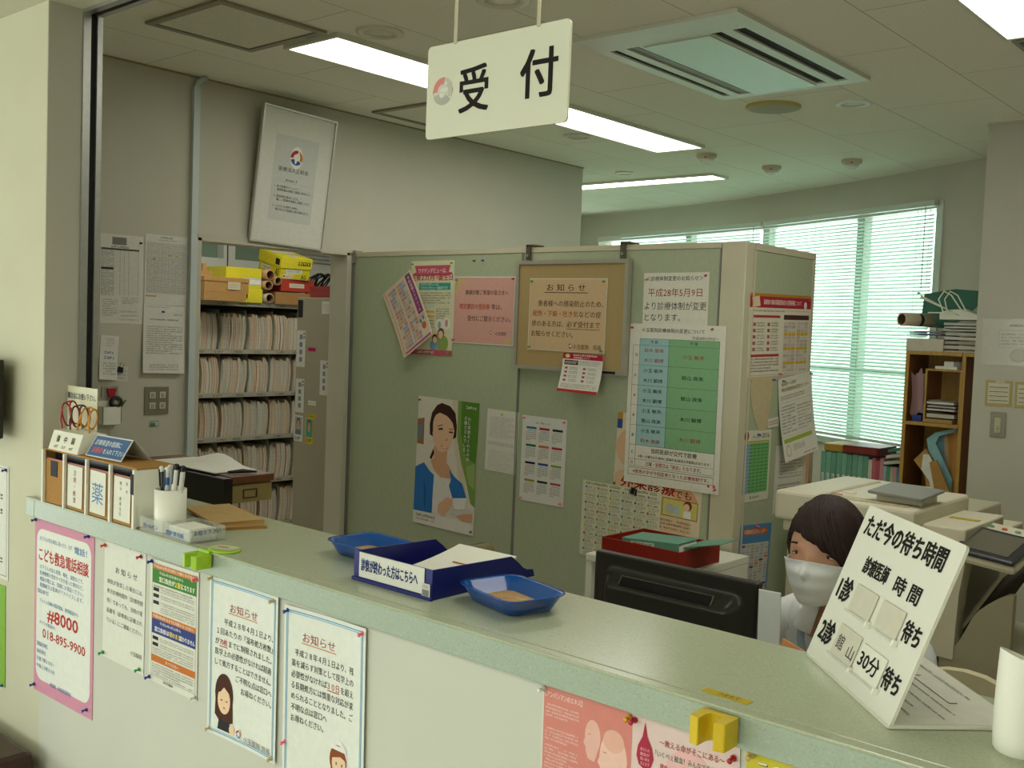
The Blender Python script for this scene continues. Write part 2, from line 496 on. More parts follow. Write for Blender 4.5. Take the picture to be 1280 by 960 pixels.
b = MB(); b.bx(-7.2, 3.0, -8.0, 7.6, -0.1, 0.0, M_FLOOR); struct(b, 'floor')
b = MB()
xs = [-5.62 + i * (1.6 + 5.62) / 30 for i in range(31)]
b.prism([(-5.62, 5.65), (-6.8, 5.65), (-6.8, 1.26), (1.6, 1.26), (1.6, 5.0)] + [(x, arc_y(min(x, -1.45)) + 0.16) for x in reversed(xs)], 2.5, 2.6, M_CEIL)
struct(b, 'ceiling', origin=(0, 0, 2.5))
# lobby side: low ceiling, wall left of the counter opening, wall under the counter
b = MB(); b.bx(-6.8, 3.0, -7.0, 1.26, 2.225, 2.32, mat('lobby_ceiling', '#cfceb8', rough=0.9, var=0.03)); struct(b, 'trim_1')
b = MB(); b.bx(-6.8, 3.0, 1.225, 1.26, 2.32, 2.6, M_WALL); struct(b, 'wall_lintel')
b = MB()
b.bx(-6.8, -2.457, 1.13, 1.2599, 0, 2.225, M_LOBBYWALL)
struct(b, 'wall_lobby')
b = MB(); b.bx(-2.4568, -2.4545, 1.1305, 1.2115, 1.05, 2.225, M_REVEAL); struct(b, 'wall_reveal')
b = MB(); b.bx(-2.457, 3.0, 1.13, 1.26, 0, 1.004, M_CWALL); struct(b, 'wall_counter')
b = MB(); b.bx(-2.72, 3.0, 1.118, 1.13, 0, 0.075, mat('dark_skirting', '#4a2f22', rough=0.5)); struct(b, 'baseboard_front')
b = MB(); b.bx(3.0, 3.1, -8.0, 1.26, 0, 2.32, M_LOBBYWALL); struct(b, 'wall_lobby_right')
# shutter guide rail on the end of the wall
b = MB()
b.bx(-2.4568, -2.447, 1.2116, 1.230, 1.051, 2.2249, M_ALU); b.bx(-2.4568, -2.447, 1.2465, 1.2598, 1.051, 2.2249, M_ALU)
b.bx(-2.4568, -2.453, 1.230, 1.2465, 1.051, 2.2249, M_BLACK)
struct(b, 'trim_2')
b = MB(); b.bx(-2.447, 3.0, 1.2465, 1.2598, 2.216, 2.2249, M_ALU); b.bx(-2.447, 3.0, 1.230, 1.2465, 2.218, 2.2249, M_BLACK); b.bx(-2.447, 3.0, 1.2116, 1.230, 2.216, 2.2249, M_ALU)
struct(b, 'trim_3')
# wall with the opening into the records room
D0, D1, DT = 2.435, 3.262, 1.832
b = MB()
for y0, y1, z0, z1 in ((1.26, D0, 0, 2.5), (D1, 5.1, 0, 2.5), (D0, D1, DT, 2.5)):
    b.bx(-4.0, XW, y0, y1, z0, z1, M_WALL)
struct(b, 'wall_left')
b = MB(); b.bx(XW, XW + 0.008, 1.26, 5.1, 2.494, 2.5, mat('ceiling_bead', '#9a8260', rough=0.6)); struct(b, 'trim_4')
b = MB()
for y0, y1, z0, z1 in ((D0 - 0.0, D0 + 0.018, 0, DT), (D1 - 0.014, D1, 0, DT), (D0, D1, DT - 0.012, DT)):
    b.bx(-4.012, XW + 0.012, y0, y1, z0, z1, M_TRIM)
b.bx(XW, XW + 0.012, D0 - 0.03, D0, 0, DT + 0.03, M_TRIM); b.bx(XW, XW + 0.012, D0 - 0.03, D1 + 0.02, DT, DT + 0.02, M_TRIM)
struct(b, 'door_1')
# records room
M_INWALL = mat('white_partition_wall', '#d3d6cc', rough=0.6, var=0.02, scale=5)
b = MB()
b.bx(-6.8, -6.62, 1.9, 5.5, 0, 1.93, M_INWALL); b.bx(-6.8, -6.62, 1.9, 5.5, 2.12, 2.5, M_INWALL)
for y0, y1 in ((1.9, 3.9), (4.36, 4.46), (4.9, 5.5)): b.bx(-6.8, -6.62, y0, y1, 1.93, 2.12, M_INWALL)
b.bx(-6.62, -6.614, 4.39, 4.396, 0, 2.5, M_BLACK)
b.bx(-6.615, -6.60, 4.80, 5.5, 1.955, 1.965, M_ALU); b.bx(-6.615, -6.60, 4.80, 5.5, 1.985, 1.995, M_ALU); b.bx(-6.615, -6.60, 4.80, 5.5, 2.015, 2.025, M_ALU)
struct(b, 'wall_records')
b = MB()
for y0, y1 in ((3.9, 4.36), (4.46, 4.9)): b.bx(-6.73, -6.70, y0, y1, 1.93, 2.12, mat('frosted_green_pane', '#7f9480', rough=0.4, var=0.05))
struct(b, 'window_2')
b = MB(); b.bx(-6.8, -4.0, 1.8, 1.9, 0, 2.5, M_INWALL); struct(b, 'wall_records_near')
b = MB(); b.bx(-6.8, -4.45, 5.5, 5.6, 0, 2.5, M_INWALL); b.bx(-4.55, -4.45, 5.2, 5.5, 0, 2.5, M_INWALL); b.bx(-4.55, XW - 0.1, 5.1, 5.2, 0, 2.5, M_WALL); struct(b, 'wall_records_far')
b = MB(); b.bx(-5.72, -5.6, 5.6, 7.4, 0, 2.5, M_WALL); struct(b, 'wall_back_left')
# curved outer wall with the window band
WX0, WX1, WZ0, WZ1 = -5.3, -2.03, 0.86, 2.285
b = arc_wall(WX1, -1.35, 0, 2.5, M_WALL)
arc_wall(-5.7, WX0, 0, 2.5, M_WALL, b=b); arc_wall(WX0, WX1, 0, WZ0, M_WALL, b=b); arc_wall(WX0, WX1, WZ1, 2.5, M_WALL, b=b)
struct(b, 'wall_back', origin=(-3.5, 6.7, 0))
M_WFRAME = mat('white_window_frame', '#cfd2c8', rough=0.4, var=0.02)
b = arc_wall(WX0, WX1 + 0.02, WZ1 - 0.02, WZ1 + 0.02, M_WFRAME, -0.012, 0.1)
arc_wall(WX0, WX1 + 0.02, WZ0 - 0.02, WZ0 + 0.02, M_WFRAME, -0.02, 0.1, b=b)
arc_wall(WX1 - 0.02, WX1 + 0.025, WZ0, WZ1, M_WFRAME, -0.012, 0.1, b=b)
for x in (-2.66, -3.5, -4.3): arc_wall(x - 0.03, x + 0.03, WZ0, WZ1, M_WFRAME, 0.04, 0.1, b=b)
arc_wall(WX0, WX1, 1.30, 1.33, M_WFRAME, 0.05, 0.09, b=b)
struct(b, 'window_1', origin=(-3.5, 6.7, WZ0))
b = arc_wall(WX0, WX1, WZ0 + 0.02, WZ1 - 0.02, glassy('window_glass', '#dff0e8', 1.0, 0.0, 1.02), 0.066, 0.072)
struct(b, 'trim_5', origin=(-3.5, 6.7, WZ0))
b = MB(); b.bx(-1.49, 1.6, 4.93, 5.9, 0, 2.5, M_WALL); struct(b, 'wall_right')
b = MB(); b.bx(1.5, 1.6, 1.26, 4.93, 0, 2.5, M_WALL); struct(b, 'wall_office_right')
b = MB(); b.bx(-1.495, -1.3, 4.925, 4.93, 2.485, 2.5, M_TRIM); struct(b, 'trim_6')

# ------------------------------------------------------------------ counter top
b = MB()
b.bx(-2.4569, 3.0, 1.112, 1.1299, 1.004, CT - 0.004, M_EDGE)
b.bx(-2.50, -2.4571, 1.112, 1.1299, 1.004, CT - .004, M_EDGE)
b.bx(-2.4540, 3.0, 1.1299, 1.40, 1.0045, CT, M_COUNTER)
b.bx(-2.5, 3.0, 1.109, 1.1299, CT - 0.004, CT, M_COUNTER)
tag(b.build('counter_top', bevel=0.002), 'long green speckled reception counter top running across the picture', 'counter top')

# ------------------------------------------------------------------ ceiling fittings
M_GLOW = emis('lit_diffuser', LAMP_COLOR, LAMP)
M_FIXT = mat('white_fixture_steel', '#d6d6c6', rough=0.4, var=0.01)
def troffer(x0, x1, y0, y1, label, zc=2.5):
    t = thing('ceiling_light', label, 'ceiling light', ((x0 + x1) / 2, (y0 + y1) / 2, zc), 'fluorescent ceiling lights')
    b = MB(); e = 0.014
    for q in ((x0 - e, x1 + e, y0 - e, y0), (x0 - e, x1 + e, y1, y1 + e), (x0 - e, x0, y0, y1), (x1, x1 + e, y0, y1)):
        b.bx(q[0], q[1], q[2], q[3], zc - .016, zc - .0005, M_FIXT)
    b.build('light_frame', t)
    b = MB(); b.bx(x0, x1, y0, y1, zc - .010, zc - .0015, M_GLOW); b.build('diffuser', t)
    return t
troffer(-3.158, -2.882, 2.335, 4.785, 'long lit ceiling light running away behind the reception sign')
troffer(-5.5, -3.31, 5.64, 5.80, 'narrow lit ceiling light across the far end near the window')
troffer(-1.035, -0.74, 1.32, 3.56, 'lit ceiling light at the top right corner of the room')
troffer(-5.55, -5.12, 2.4, 4.7, 'unseen ceiling light added to brighten the records room')  # no fixture in view here; added to brighten the room and its charts
troffer(-2.6, 1.0, -.9, -.62, 'unseen ceiling light added to warm the lobby in front of the counter', 2.225)  # added behind the camera, out of view, to warm the lobby wall

def downlight(x, y, r, label, lens='#c9c8b4', ring='#d8d6c2'):
    t = thing('downlight', label, 'downlight', (x, y, 2.5), 'round ceiling downlights')
    b = MB(); b.lathe([(r, 2.4995), (r, 2.494), (r * .72, 2.490), (r * .66, 2.4992)], mat('downlight_ring_' + ring.lstrip('#'), ring, rough=0.4, var=0.02), (x, y, 0)); b.build('trim_ring', t)
    b = MB(); b.lathe([(r * .655, 2.4985), (r * .655, 2.4965), (r * .3, 2.495), (0.0001, 2.4945)], mat('downlight_lens_' + lens.lstrip('#'), lens, rough=0.3, var=0.04, scale=120), (x, y, 0)); b.build('lens', t)
downlight(-2.743, 2.406, 0.082, 'round downlight left of the reception sign above the wall')
downlight(-2.156, 2.38, 0.082, 'round downlight at the top edge between the sign rods', '#e6e6da')
downlight(-3.30, 4.255, 0.075, 'round downlight just under the right bottom corner of the sign')
downlight(-3.9 + 0.12, 5.37, 0.06, 'small round downlight above the narrow far ceiling light')
downlight(-1.829, 4.245, 0.075, 'round white downlight right of the round ceiling speaker', '#b8b088', '#e4e6dc')
t = thing('ceiling_speaker', 'round yellowed ceiling speaker below the air conditioner', 'ceiling speaker', (-2.141, 4.131, 2.5))
b = MB(); b.lathe([(0.117, 2.4995), (0.117, 2.491), (0.10, 2.487)], mat('yellowed_plastic', '#b3a25c', rough=0.5, var=0.05), (-2.141, 4.131, 0)); b.build('speaker_rim', t)
b = MB(); b.lathe([(0.10, 2.487), (0.05, 2.484), (0.0001, 2.483)], mat('speaker_grille', '#a9a591', rough=0.7, var=0.15, scale=400), (-2.141, 4.131, 0)); b.build('grille', t)
def detector(x, y, label, dome=True):
    t = thing('smoke_detector', label, 'smoke detector', (x, y, 2.5), 'ceiling smoke detectors')
    b = MB(); b.lathe([(0.055, 2.4995), (0.055, 2.482), (0.045, 2.474), (0.036, 2.470)], mat('detector_body', '#c4bba2', rough=0.4, var=0.02), (x, y, 0)); b.build('detector_base', t)
    b = MB(); b.lathe([(0.036, 2.470), (0.036, 2.462), (0.022, 2.452), (0.0001, 2.450)], mat('detector_dome', '#d9dacf', rough=0.2, var=0.02), (x, y, 0)); b.build('detector_head', t)
    b = MB(); b.box((x + 0.02, y - 0.047, 2.477), (0.008, 0.008, 0.006), mat('indicator_red', '#a02a22', rough=0.3, var=0)); b.build('indicator_lamp', t)
detector(-3.0, 5.04, 'grey dome smoke detector near the end of the long ceiling light')
detector(-2.874, 5.564, 'small pale smoke detector left of its neighbour near the window')
detector(-2.392, 5.564, 'white smoke detector nearest to the right hand end of the window')

t = thing('air_conditioner', 'white ceiling cassette air conditioner with long dark slots', 'air conditioner', (-1.92, 3.35, 2.5))
ax0, ax1, ay0, ay1 = -2.238, -1.606, 2.838, 3.866
M_ACP = mat('air_conditioner_panel', '#d2d3c4', rough=0.35, var=0.015, scale=8)
b = MB()
sl = ((-2.196, -2.166), (-2.128, -2.076), (-1.79, -1.752), (-1.712, -1.666))
xs_ = [ax0]
for a, c in sl: xs_ += [a, c]
xs_.append(ax1)
for i in range(0, len(xs_), 2): b.bx(xs_[i], xs_[i + 1], ay0, ay1, 2.486, 2.4995, M_ACP)
for a, c in sl:
    b.bx(a, c, ay0, ay0 + 0.16, 2.486, 2.4995, M_ACP); b.bx(a, c, ay1 - 0.06, ay1, 2.486, 2.4995, M_ACP)
b.build('panel', t)
b = MB()
for a, c in sl: b.bx(a, c, ay0 + 0.16, ay1 - 0.06, 2.493, 2.4994, M_BLACK)
b.build('air_slot', t)
b = MB(); b.box((-2.102, (ay0 + ay1) / 2 + 0.05, 2.4905), (0.046, 0.80, 0.004), M_GREYPL, Matrix.Rotation(0.12, 4, 'Y')); b.build('louver', t)
b = MB(); b.bx(-2.06, -1.80, ay0 + 0.17, ay1 - 0.05, 2.482, 2.486, mat('air_conditioner_cover', '#c6d0c4', rough=0.25, var=0.01)); b.build('intake_cover', t)
def hatch(x0, x1, y0, y1, label):
    t = thing('access_hatch', label, 'access hatch', ((x0 + x1) / 2, (y0 + y1) / 2, 2.5), 'ceiling access hatches')
    m = mat('hatch_frame', '#8f8974', rough=0.45, var=0.03); b = MB(); e = 0.026
    for q in ((x0, x1, y0, y0 + e), (x0, x1, y1 - e, y1), (x0, x0 + e, y0 + e, y1 - e), (x1 - e, x1, y0 + e, y1 - e)):
        b.bx(*q, 2.490, 2.4995, m)
    b.build('hatch_rim', t)
    b = MB(); b.bx(x0 + e + .004, x1 - e - .004, y0 + e + .004, y1 - e - .004, 2.4935, 2.4992, mat('hatch_tile', '#dad8c6', rough=0.9, var=0.05, scale=70)); b.build('hatch_panel', t)
hatch(-3.335, -2.89, 1.865, 2.295, 'square ceiling access hatch at the top left near the counter')
hatch(-3.775, -3.40, 3.275, 3.66, 'square ceiling access hatch partly hidden behind the sign')
t = thing('ceiling_vent', 'blue grey ceiling vent beyond the top right ceiling light', 'ceiling vent', (-0.9, 3.76, 2.5))
b = MB(); b.bx(-1.04, -0.76, 3.62, 3.9, 2.49, 2.4995, mat('vent_frame', '#9a9a8a', rough=0.5)); b.build('vent_frame', t)
b = MB()
for i in range(9): b.bx(-1.02, -0.78, 3.64 + i * 0.028, 3.658 + i * 0.028, 2.485, 2.49, mat('vent_slat', '#5b6a72', rough=0.4))
b.build('vent_grille', t)

# ------------------------------------------------------------------ hanging reception sign
SY = 1.40; k = SY / 1.28
sx0, sx1, sz0, sz1 = -1.33 * k, -1.015 * k, 1.5 + 0.3245 * k, 1.5 + 0.4845 * k
t = thing('hanging_sign', 'white hanging reception sign with two large black characters', 'sign', ((sx0 + sx1) / 2, SY, sz1))
W, H = sx1 - sx0, sz1 - sz0
M0 = F_FRONT((sx0 + sx1) / 2, SY, (sz0 + sz1) / 2)
p = MB(M0)
rr = 0.009; pts = []
for cx, cy, a in ((W / 2 - rr, H / 2 - rr, 0), (-W / 2 + rr, H / 2 - rr, 90), (-W / 2 + rr, -H / 2 + rr, 180), (W / 2 - rr, -H / 2 + rr, 270)):
    for i in range(5):
        g = math.radians(a + i * 22.5); pts.append((cx + rr * math.cos(g), cy + rr * math.sin(g)))
p.prism(pts, -0.005, 0.0, mat('sign_acrylic', '#dcdec6', rough=0.18, var=0.0))
pp = Paper.__new__(Paper); MB.__init__(pp, M0); pp.w, pp.h, pp.z = W, H, 0.0004
K = ink('#1d1712')
for ch, cx, cw, cy in (('受', 0.358, 0.21, 0.525), ('付', 0.808, 0.24, 0.475)):
    x_, y_ = pp.P(cx, cy)
    put_text(pp, ch, x_, y_, 0.50 * H, K, 0.0004, cw * W, 0.026)
logo(pp, 0.125, 0.50, 0.075, True)
pp = merge(p, pp)
pp.build('sign_board', t)
for x in (sx0 + 0.215 * W, sx0 + 0.80 * W):
    b = MB(); b.tube([(x, SY - .0025, sz1 - 0.004), (x, SY - .0025, 2.497)], 0.0032, M_STEEL, 10); b.lathe([(0.018, 2.4995), (0.018, 2.494), (0.006, 2.488)], M_STEEL, (x, SY - .0025, 0), 16); b.build('rod', t)

# ================================================================== green office partition
def panel(name, label, x0, x1, y0, y1, ztop, face):
    t = thing(name, label, 'partition panel', ((x0 + x1) / 2, (y0 + y1) / 2, 0), 'green fabric partition panels')
    b = MB()
    if face == 'y':
        b.bx(x0 + .006, x1 - .006, y0, y1, 0.10, ztop - 0.022, M_FABRIC); b.build('fabric_panel', t)
        b = MB(); b.bx(x0, x1, y0 - .003, y1 + .003, ztop - 0.021, ztop, M_STEEL); b.bx(x0, x1, y0 - .003, y1 + .003, 0.0, 0.099, M_STEEL)
        b.bx(x0, x0 + .0055, y0 - .002, y1 + .002, 0.1, ztop - .022, M_GREYPL); b.bx(x1 - .0055, x1, y0 - .002, y1 + .002, 0.1, ztop - .022, M_GREYPL)
        b.build('steel_frame', t)
    else:
        b.bx(x0, x1, y0 + .012, y1 - .02, 0.10, ztop - 0.026, M_FABRIC); b.build('fabric_panel', t)
        b = MB(); b.bx(x0 - .003, x1 + .003, y0, y1, ztop - 0.025, ztop, M_STEEL); b.bx(x0 - .003, x1 + .003, y0, y1, 0, 0.099, M_STEEL)
        b.bx(x0 - .003, x1 + .003, y0, y0 + .0115, 0.1, ztop - .026, M_STEEL); b.bx(x0 - .003, x1 + .003, y1 - .0195, y1, 0.1, ztop - .026, M_STEEL)
        b.build('steel_frame', t)
    return t
PT = 1.836
panel('partition_panel', 'left green fabric partition panel against the records room wall', -3.885, -2.811, YP, YP + .05, PT, 'y')
panel('partition_panel', 'right green fabric partition panel that carries the big blue and green timetable', -2.809, -1.878, YP, YP + .05, PT, 'y')
panel('partition_panel', 'narrow green fabric partition panel turned towards the window', X3 - .05, X3, YP + .058, 3.845, PT, 'x')
b = MB(); b.bx(-1.8765, X3 + .002, YP - .003, YP + .0575, 0, PT, M_STEEL)
tag(b.build('partition_post', bevel=.004), 'cream steel corner post between the two directions of the partition', 'partition post')
b = MB(); b.bx(-3.899, -3.8855, YP - .004, YP + .05, 0, PT + .01, M_GREYPL); b.bx(-3.899, -3.868, YP - .006, YP - .0042, PT - .05, PT + .01, M_ALU)
tag(b.build('wall_bracket'), 'grey metal bracket fixing the partition to the wall', 'bracket')

CORN = {(0, 0): 'upper left corner', (1, 0): 'upper right corner', (0, 1): 'lower left corner', (1, 1): 'lower right corner', (2, 0): 'top edge', (2, 1): 'bottom edge'}
def pins(M, w, h, name, lst, z=0.0014):
    for fx, fy, col in lst:
        kx = 2 if .3 < fx < .7 else (0 if fx < .5 else 1)
        pin(M, w, h, fx, fy, col, CORN[(kx, 0 if fy < .5 else 1)] + ' of the ' + name, z)
def bow(a, w):     # gentle outward curl of a hanging sheet
    return lambda p: Vector((p.x, p.y, p.z + a * (p.x / w * 2) ** 2))
def lift(a, h):    # bottom edge comes away from the wall
    return lambda p: Vector((p.x, p.y, p.z + a * max(0.0, .5 - p.y / h) ** 2))

# vaccination poster
W, H = .274, .425; M = F_FRONT(-3.342, YP - .0008, 1.577, .5)
p = Paper(M, W, H, '#d9d7b2')
p.poly([(.08, .05), (.92, .05), (.88, .12), (.97, .13), (.9, .16), (.1, .16), (.03, .14), (.12, .12)], '#c0566a').up()
p.txt('ワクチンデビューは、', .5, .105, .055, '#f0eada', .66)
p.up().txt('生後', .13, .175, .07, '#b83a50', .2, bold=.03).txt('2カ月', .40, .175, .075, '#b83a50', .30, bold=.03).txt('の', .62, .18, .045, '#b83a50').txt('誕生日', .81, .175, .075, '#b83a50', .32, bold=.03)
p.rect(.2, .235, .93, .31, '#3f9a8e').up().txt('ワクチンデビューは、', .45, .252, .03, '#eef0e0', .42).txt('ワクチンデビューの基本です！', .55, .288, .034, '#eef0e0', .62)
p.lines(.2, .33, .94, .46, 5, '#4a4a48', seed=2).lines(.62, .5, .92, .62, 5, '#4a4a48', seed=3)
p.rect(.2, .46, .57, .5, '#c7d3c0').rect(.2, .53, .57, .55, '#d9ab5a').rect(.2, .58, .57, .6, '#d9ab5a').lines(.2, .62, .57, .78, 5, '#4a4a48', seed=5)
p.ell(.70, .68, .10, .07, '#e9e6d0').ell(.86, .66, .09, .065, '#e9e6d0')
for x, y, c in ((.70, .68, '#8ab6b0'), (.86, .66, '#c79aa0')): p.up().ell(x, y, .035, .04, c)
p.up().ell(.72, .86, .13, .11, '#cf8f86').ell(.78, .87, .13, .085, '#8ea757').ell(.58, .9, .09, .06, '#7fa0bd').up()
p.ell(.74, .765, .075, .055, '#7a4a2c').ell(.60, .82, .06, .045, '#5b3420').up().ell(.735, .78, .055, .042, '#e8c7a4').ell(.605, .835, .045, .034, '#e8c7a4')
p.rect(0, .945, 1, 1, '#c25a6a').up().lines(.2, .955, .6, .985, 1, '#eadfd0', fill=.8, last=1)
p.done('vaccine_poster', 'yellowish vaccination poster with a pink ribbon banner at the top', 'poster', 'notices on the partition')
pins(M, W, H, 'yellow vaccination poster', [(.04, .03, '#2fa050'), (.95, .03, '#2fa050'), (.93, .97, '#2fa050'), (.5, .975, '#2fa050')])
# tilted booklet
W, H = .212, .345; M = F_FRONT(-3.474, YP - .012, 1.545, 33)
p = Paper(M, W, H, '#d8c6ac', t=.004, curl=lift(.025, H))
p.rect(.80, .02, .97, .62, '#8e3f74').rect(.04, .02, .10, .98, '#cfae9a').up()
for j in range(2):
    for i in range(17):
        for q in range(3):
            c = random.Random(j * 99 + i * 7 + q).choice(('#b98a88', '#9aa0b8', '#c9bfa4', '#c5a07c', '#b7b0a6'))
            p.cell(.15 + j * .32 + q * .09, .05 + i * .052, .235 + j * .32 + q * .09, .095 + i * .052, c)
p.rect(.46, .03, .48, .95, '#b9b09c').vtxt('予防接種スケジュール', .885, .08, .05, '#e3d3d8')
p.ell(.86, .80, .07, .05, '#b86a3a').ell(.80, .72, .04, .03, '#5a86a6').ell(.9, .70, .03, .03, '#5a86a6').lines(.76, .64, .96, .69, 3, '#4a4a48')
p.rect(.1, .95, .98, .98, '#a45a82')
p.done('immunisation_booklet', 'tilted purple edged booklet hanging over the vaccination poster', 'booklet')
pin(M, W, H, .93, .04, '#2fa050', 'the raised corner of the tilted booklet', .0055)
# pink notice
W, H = .357, .292; M = F_FRONT(-3.025, YP - .0016, 1.571, -.3)
p = Paper(M, W, H, '#dedcd0'); p.rect(.012, .015, .988, .985, '#d6a396').up()
p.poly([(.03, .055), (.20, .055), (.17, .10), (.085, .10), (.085, .22), (.04, .28)], '#c9bd72').poly([(.98, .955), (.86, .955), (.89, .91), (.98, .905)], '#c9bd72')
p.txt('健康診断ご希望の皆さまへ', .55, .235, .075, '#241a16', .70).txt('特定健診の受診券', .36, .445, .085, '#b03a22', .50, bold=.02).txt('等は、', .72, .445, .08, '#241a16', .17)
p.txt('受付にご提示ください。', .60, .62, .085, '#241a16', .70).txt('小玉医院', .80, .83, .055, '#241a16', .18)
logo(p, .65, .82, .022)
p.done('pink_notice', 'pink notice with black and red lines left of the cork board', 'notice', 'notices on the partition')
pins(M, W, H, 'pink notice', [(.05, .05, '#2fa050'), (.975, .03, '#c9405a'), (.03, .955, '#c9405a')])
for x, z, c in ((-3.085, 1.786, '#1c1c1c'), (-3.035, 1.786, '#1f3f98')):
    pin(F_FRONT(x, YP - .0004, z), .1, .1, .5, .5, c, 'the bare fabric above the pink notice', 0)

# cork board hung on two clips
t = thing('cork_board', 'aluminium framed cork notice board hung on the partition by two hooks', 'notice board', (-2.535, YP, 1.335))
cx, cz, cw, ch, cy = -2.535, 1.557, .562, .445, YP - .035
b = MB()
e = .016
for q in ((cx - cw / 2, cx + cw / 2, cz + ch / 2 - e, cz + ch / 2), (cx - cw / 2, cx + cw / 2, cz - ch / 2, cz - ch / 2 + e), (cx - cw / 2, cx - cw / 2 + e, cz - ch / 2 + e, cz + ch / 2 - e), (cx + cw / 2 - e, cx + cw / 2, cz - ch / 2 + e, cz + ch / 2 - e)):
    b.bx(q[0], q[1], cy, YP - .008, q[2], q[3], mat('board_aluminium', '#aeab98', rough=.4, var=.03, metal=.35))
b.build('board_frame', t)
b = MB(); b.bx(cx - cw / 2 + e + .0005, cx + cw / 2 - e - .0005, cy + .006, YP - .01, cz - ch / 2 + e + .0005, cz + ch / 2 - e - .0005, mat('cork', '#ac9464', rough=.95, var=.12, scale=420)); b.build('cork_sheet', t)
b = MB(M=F_FRONT(cx + cw / 2 - .07, cy - .0004, cz - ch / 2 + .008)); b.bx(-.045, .03, -.005, .005, 0, .0006, M_BLACK); b.build('maker_plate', t)
for x, side in ((-2.775, 'left'), (-2.30, 'right')):
    k_ = thing('hanging_hook', '%s metal hook holding the cork board over the partition rail' % side, 'hook', (x, YP, PT), 'hooks of the cork board')
    b = MB(); m = mat('hook_steel', '#6e6a5c', rough=.4, metal=.6, var=.1)
    b.bx(x - .012, x + .012, YP - .012, YP - .006, cz + ch / 2 - .012, PT + .008, m); b.bx(x - .012, x + .03, YP - .012, YP + .056, PT + .003, PT + .011, m); b.bx(x - .012, x + .03, YP + .051, YP + .056, PT - .03, PT + .003, m)
    b.build('hook_strap', k_)
    b = MB(); b.tube([(x, YP - .0165, PT - .035), (x, YP - .012, PT - .035)], .006, M_ALU, 10); b.build('screw', k_)
W, H = .39, .292; M = F_FRONT(-2.545, cy + .0035, 1.56, -.2)
p = Paper(M, W, H, '#dedcc8'); p.rect(.006, .008, .994, .992, '#ceb088').up()
p.txt('お 知 ら せ', .48, .125, .10, '#2a1c12', .50).rect(.20, .19, .76, .20, '#2a1c12')
p.txt('患者様への感染防止のため、', .54, .345, .088, '#33251a', .84).txt('発熱・下痢・吐き気', .35, .485, .088, '#a2291c', .60).txt('などの症', .80, .485, .088, '#33251a', .28)
p.txt('状のある方は、', .255, .625, .088, '#33251a', .42).txt('必ず受付まで', .72, .625, .088, '#33251a', .42).rect(.51, .685, .93, .692, '#33251a')
p.txt('お知らせください。', .32, .765, .088, '#33251a', .55).txt('小玉医院　院長', .78, .925, .07, '#33251a', .36)
logo(p, .57, .92, .025)
p.done('cork_board_notice', 'tan notice with a heading underlined pinned on the cork board', 'notice')
pins(M, W, H, 'tan cork board notice', [(.03, .04, '#2fa050'), (.96, .04, '#2fa050'), (.03, .955, '#2fa050'), (.965, .965, '#2fa050')])
W, H = .196, .152; M = F_FRONT(-2.448, cy - .004, 1.333, -1)
p = Paper(M, W, H, '#dcdacb', t=.003, curl=lift(.03, H))
p.rect(0, 0, 1, .15, '#ab2138').rect(0, .93, 1, 1, '#b2302f').up().txt('高齢者の肺炎球菌感染症', .56, .045, .055, '#f0e4d8', .6).txt('定期接種について', .47, .11, .05, '#f0e4d8', .4).ell(.12, .075, .06, .05, '#d9c58a').rect(.05, .18, .40, .30, '#4a1c22')
p.up().lines(.07, .20, .38, .28, 2, '#e0d8cc', fill=.8).lines(.43, .18, .95, .30, 3, '#5a5550')
for i in range(4):
    for j in range(2): p.rect(.08 + j * .46, .36 + i * .105, .15 + j * .46, .41 + i * .105, '#a05050').lines(.2 + j * .46, .35 + i * .105, .42 + j * .46, .43 + i * .105, 2, '#5a5550', seed=i)
p.lines(.05, .78, .95, .9, 3, '#5a5550')
p.done('vaccine_leaflet', 'small red topped leaflet curling off the bottom of the cork board', 'leaflet')

# right panel: change notices
W, H = .281, .25; M = F_FRONT(-2.062, YP - .0008, 1.603, .5)
p = Paper(M, W, H, '#dbd9c6')
p.txt('＜診療体制変更のお知らせ＞', .48, .085, .075, '#3a4a5c', .86).txt('平成28年5月9日', .49, .295, .13, '#a03a30', .83, bold=.004).txt('より診療体制が変更', .5, .495, .125, '#40423c', .95, bold=0).txt('となります。', .31, .665, .12, '#40423c', .56, bold=0)
p.done('change_notice', 'white notice with a red date above the blue and green timetable', 'notice', 'notices on the partition')
pins(M, W, H, 'white notice with the red date', [(.05, .10, '#d8a02c'), (.955, .05, '#c9405a')])
W, H = .395, .44; M = F_FRONT(-2.105, YP - .0008, .965, -2.2)
p = Paper(M, W, H, '#d8c9ac')
for x, y, r, c in ((.3, .3, .3, '#d8b48c'), (.75, .7, .22, '#dba079'), (.6, .85, .3, '#d9bd97'), (.15, .6, .15, '#d9b892')): p.ell(x, y, r, r * .7, c)
p.up().txt('外来診療', .40, .60, .10, '#a0302c', .62, bold=.03).txt('でも', .80, .62, .075, '#44423c', .18).rect(.58, .665, .97, .82, '#cfc470').up().frame(.58, .665, .97, .82, .008, '#8a7a3a')
p.ell(.67, .755, .05, .045, '#b3b5aa').ell(.745, .765, .025, .045, '#9ec0cc').rect(.82, .75, .90, .81, '#e3e2da').up().ell(.86, .705, .045, .04, '#7a3a28').up().ell(.85, .718, .032, .032, '#e2c0a0')
p.rect(0, 0, .06, .06, '#b08a2c').rect(0, .06, .06, .14, '#2f4f92').lines(.42, .84, .92, .94, 3, '#5a5048').rect(.0, .62, .03, .66, '#8a7a3a')
p.done('home_visit_poster', 'peach coloured poster mostly hidden behind the timetable and the dotted list', 'poster', 'notices on the partition')
W, H = .367, .30; M = F_FRONT(-2.267, YP - .0035, .757, -.9)
